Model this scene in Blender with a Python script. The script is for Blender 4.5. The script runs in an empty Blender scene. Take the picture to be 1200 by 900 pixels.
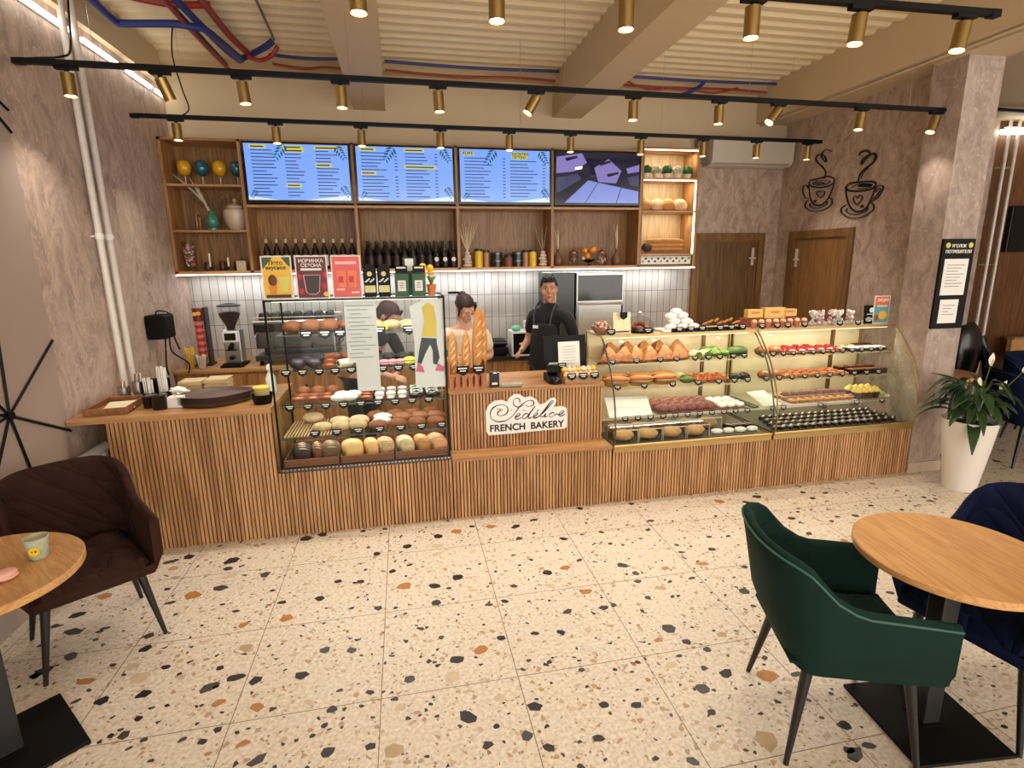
import bpy, bmesh, math, random
from mathutils import Vector, Matrix, Euler
random.seed(7)
S = bpy.context.scene
COL = S.collection
PI = math.pi

# ---------------------------------------------------------------- camera
cam_d = bpy.data.cameras.new('camera')
cam = bpy.data.objects.new('camera', cam_d); COL.objects.link(cam)
_r = ((0.97957294, -0.20076098, -0.01148406), (0.05447956, 0.20998167, 0.97618629), (-0.19356867, -0.95687132, 0.21662973))
cam.matrix_world = Matrix(((_r[0][0], _r[1][0], _r[2][0], 0), (_r[0][1], _r[1][1], _r[2][1], 0), (_r[0][2], _r[1][2], _r[2][2], 1.83), (0, 0, 0, 1)))
cam_d.sensor_width = 36; cam_d.lens = 637.7 / 1200 * 36
cam_d.shift_x = -5.04 / 1200; cam_d.shift_y = -3.6 / 1200
cam_d.clip_start = 0.05; cam_d.clip_end = 100
S.camera = cam

# ---------------------------------------------------------------- light and exposure
LAMP_W = 20.0          # each ceiling spotlight
S.view_settings.view_transform = 'Standard'; S.view_settings.look = 'None'
S.view_settings.gamma = 1; S.view_settings.use_curve_mapping = False
S.view_settings.exposure = 0.64
S.cycles.use_denoising = True
S.cycles.max_bounces = 8; S.cycles.diffuse_bounces = 4; S.cycles.glossy_bounces = 4
S.cycles.transmission_bounces = 6; S.cycles.transparent_max_bounces = 16
S.cycles.sample_clamp_indirect = 4; S.cycles.caustics_reflective = False; S.cycles.caustics_refractive = False
W = bpy.data.worlds.new('World'); S.world = W; W.use_nodes = True
W.node_tree.nodes['Background'].inputs[0].default_value = (1.0, 0.955, 0.90, 1)
W.node_tree.nodes['Background'].inputs[1].default_value = 2.7   # daylight through the shop front behind the viewer
def area_light(name, loc, rot, sx, sy, watt, col):
    l = bpy.data.lights.new(name, 'AREA'); l.shape = 'RECTANGLE'; l.size = sx; l.size_y = sy; l.energy = watt; l.color = col
    o = bpy.data.objects.new(name, l); COL.objects.link(o); o.location = loc; o.rotation_euler = rot; return o
area_light('shelf_led_light', (0.55, 5.80, 1.715), (0, 0, 0), 5.0, 0.03, 9, (0.95, 0.97, 1.0))
area_light('left_case_light', (-0.3, 3.74, 1.575), (0.25, 0, 0), 1.05, 0.03, 2.6, (1, 0.96, 0.9))
for i, zz in enumerate((1.345, 1.10, 0.865, 0.65)):
    area_light('left_case_shelf_light', (-0.3, 3.90, zz - 0.005), (0, 0, 0), 1.05, 0.02, 0.8, (1, 0.95, 0.86))
for cx in (2.13, 3.48):
    area_light('curved_case_light', (cx, 3.99, 1.225), (0.1, 0, 0), 1.2, 0.03, 2.9, (1, 0.91, 0.74))
    for zz in (1.018, 0.83, 0.625):
        area_light('curved_case_shelf_light', (cx, 4.0, zz - 0.004), (0, 0, 0), 1.2, 0.02, 1.0, (1, 0.91, 0.74))

# ---------------------------------------------------------------- materials
def lin(c):
    return tuple(((x / 255) / 12.92 if x / 255 <= 0.04045 else ((x / 255 + 0.055) / 1.055) ** 2.4) for x in c) + (1.0,)
def nd(nt, t, **k):
    n = nt.nodes.new(t)
    for a, b in k.items():
        setattr(n, a, b)
    return n
def base_mat(name):
    m = bpy.data.materials.new(name); m.use_nodes = True
    return m, m.node_tree, m.node_tree.nodes['Principled BSDF']
_MC = {}
def mat(name, rgb=None, rough=0.5, metal=0.0, emis=0.0, sheen=0.0, coat=0.0, trans=0.0, alpha=1.0, spec=0.5, vary=0.06, vscale=18, bump=0.0, bscale=60, ecol=None):
    """plain material with a faint procedural mottling; cached by name"""
    if name in _MC: return _MC[name]
    m, nt, b = base_mat(name)
    c = lin(rgb)
    b.inputs['Base Color'].default_value = c
    if vary > 0 and metal < 0.5 and emis == 0:
        tc = nd(nt, 'ShaderNodeTexCoord'); no = nd(nt, 'ShaderNodeTexNoise'); no.inputs['Scale'].default_value = vscale; no.inputs['Detail'].default_value = 3
        nt.links.new(tc.outputs['Object'], no.inputs['Vector'])
        mx = nd(nt, 'ShaderNodeMix', data_type='RGBA')
        mx.inputs[6].default_value = tuple(x * (1 - vary * 2) for x in c[:3]) + (1,)
        mx.inputs[7].default_value = tuple(min(1, x * (1 + vary * 2)) for x in c[:3]) + (1,)
        nt.links.new(no.outputs['Fac'], mx.inputs[0]); nt.links.new(mx.outputs[2], b.inputs['Base Color'])
    if bump > 0:
        tc = nd(nt, 'ShaderNodeTexCoord'); n2 = nd(nt, 'ShaderNodeTexNoise'); n2.inputs['Scale'].default_value = bscale; n2.inputs['Detail'].default_value = 4
        bp = nd(nt, 'ShaderNodeBump'); bp.inputs['Strength'].default_value = bump; bp.inputs['Distance'].default_value = 0.01
        nt.links.new(tc.outputs['Object'], n2.inputs['Vector']); nt.links.new(n2.outputs['Fac'], bp.inputs['Height']); nt.links.new(bp.outputs['Normal'], b.inputs['Normal'])
    b.inputs['Roughness'].default_value = rough; b.inputs['Metallic'].default_value = metal
    b.inputs['Specular IOR Level'].default_value = spec
    b.inputs['Sheen Weight'].default_value = sheen; b.inputs['Sheen Roughness'].default_value = 0.35
    b.inputs['Coat Weight'].default_value = coat
    b.inputs['Transmission Weight'].default_value = trans; b.inputs['Alpha'].default_value = alpha
    if emis:
        b.inputs['Emission Color'].default_value = lin(ecol or rgb); b.inputs['Emission Strength'].default_value = emis
    _MC[name] = m
    return m
def wood(name, dark, light, axis='z', rough=0.42, scale=1.0, ring=0.5, coat=0.0):
    if name in _MC: return _MC[name]
    m, nt, b = base_mat(name)
    tc = nd(nt, 'ShaderNodeTexCoord'); mp = nd(nt, 'ShaderNodeMapping')
    s = [16 * scale] * 3; s['xyz'.index(axis)] = 1.1 * scale
    mp.inputs['Scale'].default_value = s
    n1 = nd(nt, 'ShaderNodeTexNoise'); n1.inputs['Scale'].default_value = 1.0; n1.inputs['Detail'].default_value = 5; n1.inputs['Roughness'].default_value = 0.65; n1.inputs['Distortion'].default_value = 0.6
    mp2 = nd(nt, 'ShaderNodeMapping'); s2 = [90 * scale] * 3; s2['xyz'.index(axis)] = 3 * scale; mp2.inputs['Scale'].default_value = s2
    n2 = nd(nt, 'ShaderNodeTexNoise'); n2.inputs['Scale'].default_value = 1.0; n2.inputs['Detail'].default_value = 3
    nt.links.new(tc.outputs['Object'], mp.inputs[0]); nt.links.new(tc.outputs['Object'], mp2.inputs[0])
    nt.links.new(mp.outputs[0], n1.inputs['Vector']); nt.links.new(mp2.outputs[0], n2.inputs['Vector'])
    ml = nd(nt, 'ShaderNodeMath', operation='MULTIPLY'); ml.inputs[1].default_value = 7.0 * ring
    sn = nd(nt, 'ShaderNodeMath', operation='PINGPONG'); sn.inputs[1].default_value = 0.5
    nt.links.new(n1.outputs['Fac'], ml.inputs[0]); nt.links.new(ml.outputs[0], sn.inputs[0])
    ad = nd(nt, 'ShaderNodeMath', operation='ADD'); m2 = nd(nt, 'ShaderNodeMath', operation='MULTIPLY'); m2.inputs[1].default_value = 0.55
    nt.links.new(n2.outputs['Fac'], m2.inputs[0]); nt.links.new(sn.outputs[0], ad.inputs[0]); nt.links.new(m2.outputs[0], ad.inputs[1])
    cr = nd(nt, 'ShaderNodeValToRGB'); cr.color_ramp.elements[0].position = 0.2; cr.color_ramp.elements[1].position = 0.85
    cr.color_ramp.elements[0].color = lin(dark); cr.color_ramp.elements[1].color = lin(light)
    nt.links.new(ad.outputs[0], cr.inputs[0]); nt.links.new(cr.outputs[0], b.inputs['Base Color'])
    bp = nd(nt, 'ShaderNodeBump'); bp.inputs['Strength'].default_value = 0.15; bp.inputs['Distance'].default_value = 0.002
    nt.links.new(ad.outputs[0], bp.inputs['Height']); nt.links.new(bp.outputs['Normal'], b.inputs['Normal'])
    b.inputs['Roughness'].default_value = rough; b.inputs['Coat Weight'].default_value = coat
    _MC[name] = m
    return m
def glass(name, tint=(250, 252, 250), refl=1.0, op=0.0):
    """thin pane: clear with fresnel reflections (op = share of milky film)"""
    if name in _MC: return _MC[name]
    m = bpy.data.materials.new(name); m.use_nodes = True; nt = m.node_tree; nt.nodes.clear()
    o = nd(nt, 'ShaderNodeOutputMaterial'); t = nd(nt, 'ShaderNodeBsdfTransparent'); g = nd(nt, 'ShaderNodeBsdfGlossy')
    t.inputs[0].default_value = lin(tint); g.inputs['Roughness'].default_value = 0.02
    f = nd(nt, 'ShaderNodeFresnel'); f.inputs[0].default_value = 1.45
    k = nd(nt, 'ShaderNodeMath', operation='MULTIPLY'); k.inputs[1].default_value = refl
    mx = nd(nt, 'ShaderNodeMixShader'); ge = nd(nt, 'ShaderNodeNewGeometry'); iv = nd(nt, 'ShaderNodeMath', operation='SUBTRACT'); iv.inputs[0].default_value = 1.0; nt.links.new(ge.outputs['Backfacing'], iv.inputs[1])
    k2 = nd(nt, 'ShaderNodeMath', operation='MULTIPLY'); nt.links.new(iv.outputs[0], k2.inputs[1])
    nt.links.new(f.outputs[0], k.inputs[0]); nt.links.new(k.outputs[0], k2.inputs[0]); nt.links.new(k2.outputs[0], mx.inputs[0])
    nt.links.new(t.outputs[0], mx.inputs[1]); nt.links.new(g.outputs[0], mx.inputs[2])
    out = mx
    if op:
        d = nd(nt, 'ShaderNodeBsdfDiffuse'); d.inputs[0].default_value = (0.9, 0.92, 0.95, 1)
        m2 = nd(nt, 'ShaderNodeMixShader'); m2.inputs[0].default_value = op
        nt.links.new(mx.outputs[0], m2.inputs[1]); nt.links.new(d.outputs[0], m2.inputs[2]); out = m2
    nt.links.new(out.outputs[0], o.inputs[0]); _MC[name] = m
    return m
def plaster(name, c1, c2, c3, scale=1.0, rough=0.55):
    if name in _MC: return _MC[name]
    m, nt, b = base_mat(name)
    tc = nd(nt, 'ShaderNodeTexCoord'); mp = nd(nt, 'ShaderNodeMapping'); mp.inputs['Scale'].default_value = (1, 1, 0.55)
    nt.links.new(tc.outputs['Object'], mp.inputs[0])
    n1 = nd(nt, 'ShaderNodeTexNoise'); n1.inputs['Scale'].default_value = 5 * scale; n1.inputs['Detail'].default_value = 6; n1.inputs['Distortion'].default_value = 1.4; n1.inputs['Roughness'].default_value = 0.62
    n2 = nd(nt, 'ShaderNodeTexNoise'); n2.inputs['Scale'].default_value = 17 * scale; n2.inputs['Detail'].default_value = 5; n2.inputs['Distortion'].default_value = 2.5
    for n in (n1, n2): nt.links.new(mp.outputs[0], n.inputs['Vector'])
    cr = nd(nt, 'ShaderNodeValToRGB'); e = cr.color_ramp.elements; e[0].position = 0.36; e[0].color = lin(c1); e[1].position = 0.62; e[1].color = lin(c2)
    nt.links.new(n1.outputs['Fac'], cr.inputs[0])
    c3r = nd(nt, 'ShaderNodeValToRGB'); e = c3r.color_ramp.elements; e[0].position = 0.55; e[0].color = (0, 0, 0, 1); e[1].position = 0.70; e[1].color = (1, 1, 1, 1)
    nt.links.new(n2.outputs['Fac'], c3r.inputs[0])
    mx = nd(nt, 'ShaderNodeMix', data_type='RGBA'); mx.inputs[7].default_value = lin(c3)
    k = nd(nt, 'ShaderNodeMath', operation='MULTIPLY'); k.inputs[1].default_value = 0.6
    nt.links.new(c3r.outputs[0], k.inputs[0]); nt.links.new(k.outputs[0], mx.inputs[0]); nt.links.new(cr.outputs[0], mx.inputs[6])
    nt.links.new(mx.outputs[2], b.inputs['Base Color'])
    bp = nd(nt, 'ShaderNodeBump'); bp.inputs['Strength'].default_value = 0.25; bp.inputs['Distance'].default_value = 0.004
    nt.links.new(n2.outputs['Fac'], bp.inputs['Height']); nt.links.new(bp.outputs['Normal'], b.inputs['Normal'])
    b.inputs['Roughness'].default_value = rough
    _MC[name] = m
    return m
def velvet(name, rgb, quilt=0.0, pitch=9.0):
    if name in _MC: return _MC[name]
    m, nt, b = base_mat(name)
    tc = nd(nt, 'ShaderNodeTexCoord'); no = nd(nt, 'ShaderNodeTexNoise'); no.inputs['Scale'].default_value = 9
    nt.links.new(tc.outputs['Object'], no.inputs['Vector']); c = lin(rgb)
    mx = nd(nt, 'ShaderNodeMix', data_type='RGBA'); mx.inputs[6].default_value = tuple(x * 0.75 for x in c[:3]) + (1,); mx.inputs[7].default_value = tuple(x * 1.25 for x in c[:3]) + (1,)
    nt.links.new(no.outputs['Fac'], mx.inputs[0]); nt.links.new(mx.outputs[2], b.inputs['Base Color'])
    if quilt:
        sp = nd(nt, 'ShaderNodeSeparateXYZ'); nt.links.new(tc.outputs['Object'], sp.inputs[0])
        zx = nd(nt, 'ShaderNodeMath', operation='ADD'); nt.links.new(sp.outputs[0], zx.inputs[0]); nt.links.new(sp.outputs[2], zx.inputs[1])
        hs = []
        for sg in (1, -1):
            a = nd(nt, 'ShaderNodeMath', operation='MULTIPLY'); a.inputs[1].default_value = sg
            nt.links.new(sp.outputs[1], a.inputs[0])
            s = nd(nt, 'ShaderNodeMath', operation='ADD'); nt.links.new(zx.outputs[0], s.inputs[0]); nt.links.new(a.outputs[0], s.inputs[1])
            k = nd(nt, 'ShaderNodeMath', operation='MULTIPLY'); k.inputs[1].default_value = pitch; nt.links.new(s.outputs[0], k.inputs[0])
            p = nd(nt, 'ShaderNodeMath', operation='PINGPONG'); p.inputs[1].default_value = 0.5; nt.links.new(k.outputs[0], p.inputs[0]); hs.append(p)
        mn = nd(nt, 'ShaderNodeMath', operation='MINIMUM'); nt.links.new(hs[0].outputs[0], mn.inputs[0]); nt.links.new(hs[1].outputs[0], mn.inputs[1])
        pw = nd(nt, 'ShaderNodeMath', operation='POWER'); pw.inputs[1].default_value = 0.4; nt.links.new(mn.outputs[0], pw.inputs[0])
        bp = nd(nt, 'ShaderNodeBump'); bp.inputs['Strength'].default_value = quilt; bp.inputs['Distance'].default_value = 0.03
        nt.links.new(pw.outputs[0], bp.inputs['Height']); nt.links.new(bp.outputs['Normal'], b.inputs['Normal'])
    b.inputs['Roughness'].default_value = 0.8; b.inputs['Specular IOR Level'].default_value = 0.15; b.inputs['Sheen Weight'].default_value = 0.16; b.inputs['Sheen Roughness'].default_value = 0.35
    b.inputs['Sheen Tint'].default_value = tuple(min(1, x * 4 + 0.05) for x in c[:3]) + (1,)
    _MC[name] = m
    return m

# ---------------------------------------------------------------- mesh builder
def frame_for(d):
    d = d.normalized(); u = Vector((0, 0, 1)) if abs(d.z) < 0.95 else Vector((1, 0, 0))
    a = d.cross(u).normalized(); return a, d.cross(a).normalized()
class MB:
    def __init__(s): s.v = []; s.f = []; s.m = []
    def add(s, vs, fs, mi=0):
        o = len(s.v); s.v += [tuple(x) for x in vs]
        for f in fs: s.f.append([o + i for i in f]); s.m.append(mi)
        return s
    def box(s, x0, y0, z0, x1, y1, z1, mi=0):
        if x0 > x1: x0, x1 = x1, x0
        if y0 > y1: y0, y1 = y1, y0
        if z0 > z1: z0, z1 = z1, z0
        return s.add([(x0, y0, z0), (x1, y0, z0), (x1, y1, z0), (x0, y1, z0), (x0, y0, z1), (x1, y0, z1), (x1, y1, z1), (x0, y1, z1)],
              [(0, 3, 2, 1), (4, 5, 6, 7), (0, 1, 5, 4), (1, 2, 6, 5), (2, 3, 7, 6), (3, 0, 4, 7)], mi)
    def cbox(s, c, d, mi=0): return s.box(c[0] - d[0] / 2, c[1] - d[1] / 2, c[2] - d[2] / 2, c[0] + d[0] / 2, c[1] + d[1] / 2, c[2] + d[2] / 2, mi)
    def obox(s, c, d, rot, mi=0):
        R = Euler(rot).to_matrix(); t = MB().cbox((0, 0, 0), d)
        return s.add([R @ Vector(v) + Vector(c) for v in t.v], t.f, mi)
    def tube(s, pts, r, n=8, mi=0, caps=True, flat=1.0):
        pts = [Vector(p) for p in pts]; rs = r if isinstance(r, (list, tuple)) else [r] * len(pts)
        o = len(s.v); prev = None
        for i, p in enumerate(pts):
            d = (pts[min(i + 1, len(pts) - 1)] - pts[max(i - 1, 0)])
            if d.length < 1e-9: d = Vector((0, 0, 1))
            if prev is None: a, b = frame_for(d)
            else:
                dn = d.normalized(); a = (prev - dn * prev.dot(dn))
                a = a.normalized() if a.length > 1e-6 else frame_for(d)[0]; b = dn.cross(a)
            prev = a
            for k in range(n):
                t = 2 * PI * k / n; s.v.append(tuple(p + a * math.cos(t) * rs[i] + b * math.sin(t) * rs[i] * flat))
        for i in range(len(pts) - 1):
            for k in range(n):
                k2 = (k + 1) % n; s.f.append([o + i * n + k, o + i * n + k2, o + (i + 1) * n + k2, o + (i + 1) * n + k]); s.m.append(mi)
        if caps:
            s.f.append([o + k for k in range(n)][::-1]); s.m.append(mi)
            s.f.append([o + (len(pts) - 1) * n + k for k in range(n)]); s.m.append(mi)
        return s
    def lathe(s, prof, n=16, c=(0, 0, 0), mi=0, sx=1, sy=1, caps=True, wob=None):
        o = len(s.v)
        for i, (r, z) in enumerate(prof):
            for k in range(n):
                t = 2 * PI * k / n; w = wob(t, i) if wob else 1
                s.v.append((c[0] + r * w * sx * math.cos(t), c[1] + r * w * sy * math.sin(t), c[2] + z))
        for i in range(len(prof) - 1):
            for k in range(n):
                k2 = (k + 1) % n; s.f.append([o + i * n + k, o + i * n + k2, o + (i + 1) * n + k2, o + (i + 1) * n + k]); s.m.append(mi)
        if caps:
            s.f.append([o + k for k in range(n)][::-1]); s.m.append(mi)
            s.f.append([o + (len(prof) - 1) * n + k for k in range(n)]); s.m.append(mi)
        return s
    def ball(s, c, r, nu=12, nv=8, mi=0, fn=None, rot=None):
        if not isinstance(r, (tuple, list)): r = (r, r, r)
        o = len(s.v); R = Euler(rot).to_matrix() if rot else None
        def P(u, v):
            p = Vector((math.cos(u) * math.sin(v), math.sin(u) * math.sin(v), math.cos(v)))
            k = fn(p) if fn else 1
            q = Vector((p.x * r[0], p.y * r[1], p.z * r[2])) * k
            if R: q = R @ q
            return (c[0] + q.x, c[1] + q.y, c[2] + q.z)
        s.v.append(P(0, 0))
        for j in range(1, nv):
            for i in range(nu): s.v.append(P(2 * PI * i / nu, PI * j / nv))
        s.v.append(P(0, PI)); L = len(s.v) - 1
        for i in range(nu):
            i2 = (i + 1) % nu
            s.f.append([o, o + 1 + i, o + 1 + i2]); s.m.append(mi)
            for j in range(nv - 2):
                a = o + 1 + j * nu; s.f.append([a + i, a + nu + i, a + nu + i2, a + i2]); s.m.append(mi)
            a = o + 1 + (nv - 2) * nu; s.f.append([a + i, L, a + i2]); s.m.append(mi)
        return s
    def prism(s, poly, a0, a1, axis='y', mi=0, mi_side=None):
        """poly in the two other axes, extruded along axis from a0 to a1"""
        n = len(poly)
        def P(p, a):
            return (p[0], a, p[1]) if axis == 'y' else ((a, p[0], p[1]) if axis == 'x' else (p[0], p[1], a))
        o = len(s.v); s.v += [P(p, a0) for p in poly] + [P(p, a1) for p in poly]
        s.f.append([o + i for i in range(n)]); s.m.append(mi)
        s.f.append([o + n + i for i in range(n)][::-1]); s.m.append(mi)
        ms = mi if mi_side is None else mi_side
        for i in range(n):
            j = (i + 1) % n; s.f.append([o + i, o + n + i, o + n + j, o + j]); s.m.append(ms)
        return s
    def sheet(s, rows, mi=0):
        """grid of points rows[i][j]"""
        o = len(s.v); n = len(rows[0])
        for r in rows: s.v += [tuple(p) for p in r]
        for i in range(len(rows) - 1):
            for j in range(n - 1):
                s.f.append([o + i * n + j, o + i * n + j + 1, o + (i + 1) * n + j + 1, o + (i + 1) * n + j]); s.m.append(mi)
        return s
    def xf(s, M):
        s.v = [tuple(M @ Vector(v)) for v in s.v]; return s
    def build(s, name, mats, parent=None, smooth=True, bevel=0, fixn=True):
        me = bpy.data.meshes.new(name); me.from_pydata(s.v, [], s.f)
        if not isinstance(mats, (list, tuple)): mats = [mats]
        for m in mats: me.materials.append(m)
        for p, mi in zip(me.polygons, s.m): p.material_index = mi; p.use_smooth = smooth
        me.update()
        if fixn:
            b = bmesh.new(); b.from_mesh(me); bmesh.ops.recalc_face_normals(b, faces=b.faces); b.to_mesh(me); b.free()
        if smooth: me.set_sharp_from_angle(angle=math.radians(38))
        o = bpy.data.objects.new(name, me); COL.objects.link(o)
        if parent is not None:
            o.parent = parent
            if parent.parent is None and s_world.get(parent.name): o.matrix_parent_inverse = Matrix.Translation(-Vector(parent.location))
        if bevel:
            bv = o.modifiers.new('bevel', 'BEVEL'); bv.width = bevel; bv.segments = 2; bv.limit_method = 'ANGLE'
        return o
s_world = {}
def tag(o, label, cat, group=None, kind=None):
    o['label'] = label; o['category'] = cat
    if group: o['group'] = group
    if kind: o['kind'] = kind
    return o
def thing(name, label, cat, loc=(0, 0, 0), group=None, world=True, rotz=0):
    """an Empty at the thing's base; with world=True its parts are modelled in room coordinates"""
    o = bpy.data.objects.new(name, None); COL.objects.link(o); o.location = loc; o.rotation_euler = (0, 0, rotz)
    o.empty_display_size = 0.05
    if world: s_world[o.name] = 1
    return tag(o, label, cat, group)
def struct(o):
    o['kind'] = 'structure'; return o
def dup(root, loc, rot=(0, 0, 0), label=None, group=None, scale=None):
    r = root.copy(); COL.objects.link(r); r.location = loc; r.rotation_euler = rot
    if scale: r.scale = (scale,) * 3 if not isinstance(scale, (tuple, list)) else scale
    if label: r['label'] = label
    if group: r['group'] = group
    for ch in list(root.children):
        c = ch.copy(); COL.objects.link(c); c.parent = r
        for g in ch.children:
            d = g.copy(); COL.objects.link(d); d.parent = c
    return r
def text_mesh(name, body, size, m, parent, loc, rot=(PI / 2, 0, 0), ext=0.001, off=0.0, align='CENTER', sx=1.0, spacing=1.0):
    cu = bpy.data.curves.new(name, 'FONT'); cu.body = body; cu.size = size; cu.extrude = ext; cu.offset = off; cu.align_x = align; cu.space_character = spacing
    t = bpy.data.objects.new(name + '_tmp', cu); COL.objects.link(t)
    bpy.context.view_layer.update()
    me = bpy.data.meshes.new_from_object(t.evaluated_get(bpy.context.evaluated_depsgraph_get()))
    bpy.data.objects.remove(t); bpy.data.curves.remove(cu)
    me.transform(Matrix.Translation(loc) @ Euler(rot).to_matrix().to_4x4() @ Matrix.Diagonal((sx, 1, 1, 1)))
    me.materials.clear(); me.materials.append(m)
    o = bpy.data.objects.new(name, me); COL.objects.link(o)
    if parent is not None:
        o.parent = parent
        if parent.parent is None and s_world.get(parent.name): o.matrix_parent_inverse = Matrix.Translation(-Vector(parent.location))
    return o
ORD = ['first', 'second', 'third', 'fourth', 'fifth', 'sixth', 'seventh', 'eighth', 'ninth', 'tenth', 'eleventh', 'twelfth', 'thirteenth', 'fourteenth', 'fifteenth', 'sixteenth', 'seventeenth', 'eighteenth', 'nineteenth', 'twentieth']

# palette
OAK_V = wood('oak_vertical', (132, 90, 48), (188, 138, 82), 'z')
OAK_H = wood('oak_horizontal', (146, 102, 62), (196, 148, 98), 'x', rough=0.35)
OAK_SLAT = wood('oak_slat', (148, 104, 64), (206, 158, 108), 'z', rough=0.5)
OAK_DARK = wood('oak_shelf_back', (104, 70, 34), (170, 124, 70), 'z', scale=0.7, ring=1.2)
TABLE_OAK = wood('table_oak', (186, 134, 78), (214, 166, 108), 'y', rough=0.3, ring=1.6, scale=0.45)
DOOR_FRAME = wood('door_frame_oak', (104, 72, 38), (142, 104, 60), 'z', scale=0.7, ring=0.6)
DOOR_LIGHT = wood('door_oak_light', (118, 82, 46), (156, 112, 66), 'z', scale=0.7, ring=0.8)
DOOR_WOOD = wood('door_walnut', (84, 62, 34), (118, 90, 52), 'z', scale=0.7, ring=0.8)
FAR_WOOD = wood('dark_panel_wood', (72, 44, 22), (124, 80, 44), 'z', scale=0.6, ring=0.9)
PLASTER = plaster('textured_plaster', (156, 135, 122), (196, 174, 157), (220, 201, 183), scale=1.5)
PLASTER_L = plaster('light_plaster', (148, 130, 120), (182, 162, 150), (206, 188, 176), scale=1.5)
SMOOTH_PAINT = mat('smooth_taupe_paint', (166, 148, 136), 0.6, vary=0.02, vscale=3)
CEIL_PAINT = mat('beige_ceiling_paint', (204, 184, 150), 0.6, vary=0.02, vscale=4)
BLACK = mat('black_powder_coat', (5, 5, 6), 0.5, vary=0.0, spec=.2)
BLACKG = mat('gloss_black', (10, 10, 11), 0.12, vary=0)
BRASS = mat('brushed_brass', (158, 130, 78), 0.36, metal=0.9)
GOLDT = mat('gold_trim', (176, 146, 92), 0.35, metal=0.75)
STEEL = mat('stainless_steel', (190, 188, 184), 0.28, metal=0.95)
DSTEEL = mat('dark_steel', (92, 92, 92), 0.3, metal=0.9)
WHITE = mat('white_plastic', (232, 230, 226), 0.45, vary=0.01)
PAPER = mat('white_paper', (238, 236, 230), 0.8, vary=0.02)
CREAMP = mat('cream_paper', (232, 220, 190), 0.8, vary=0.03)
LED = mat('led_glow', (255, 250, 240), 0.5, emis=5.0, ecol=(255, 250, 240))
LEDW = mat('warm_led_glow', (255, 240, 214), 0.5, emis=5.0, ecol=(255, 238, 205))
LENS = mat('lamp_lens_glow', (255, 246, 228), 0.5, emis=14.0, ecol=(255, 240, 214))
GLASS = glass('clear_glass')
GLASSC = glass('case_glass', (250, 252, 250), 0.35)
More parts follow.
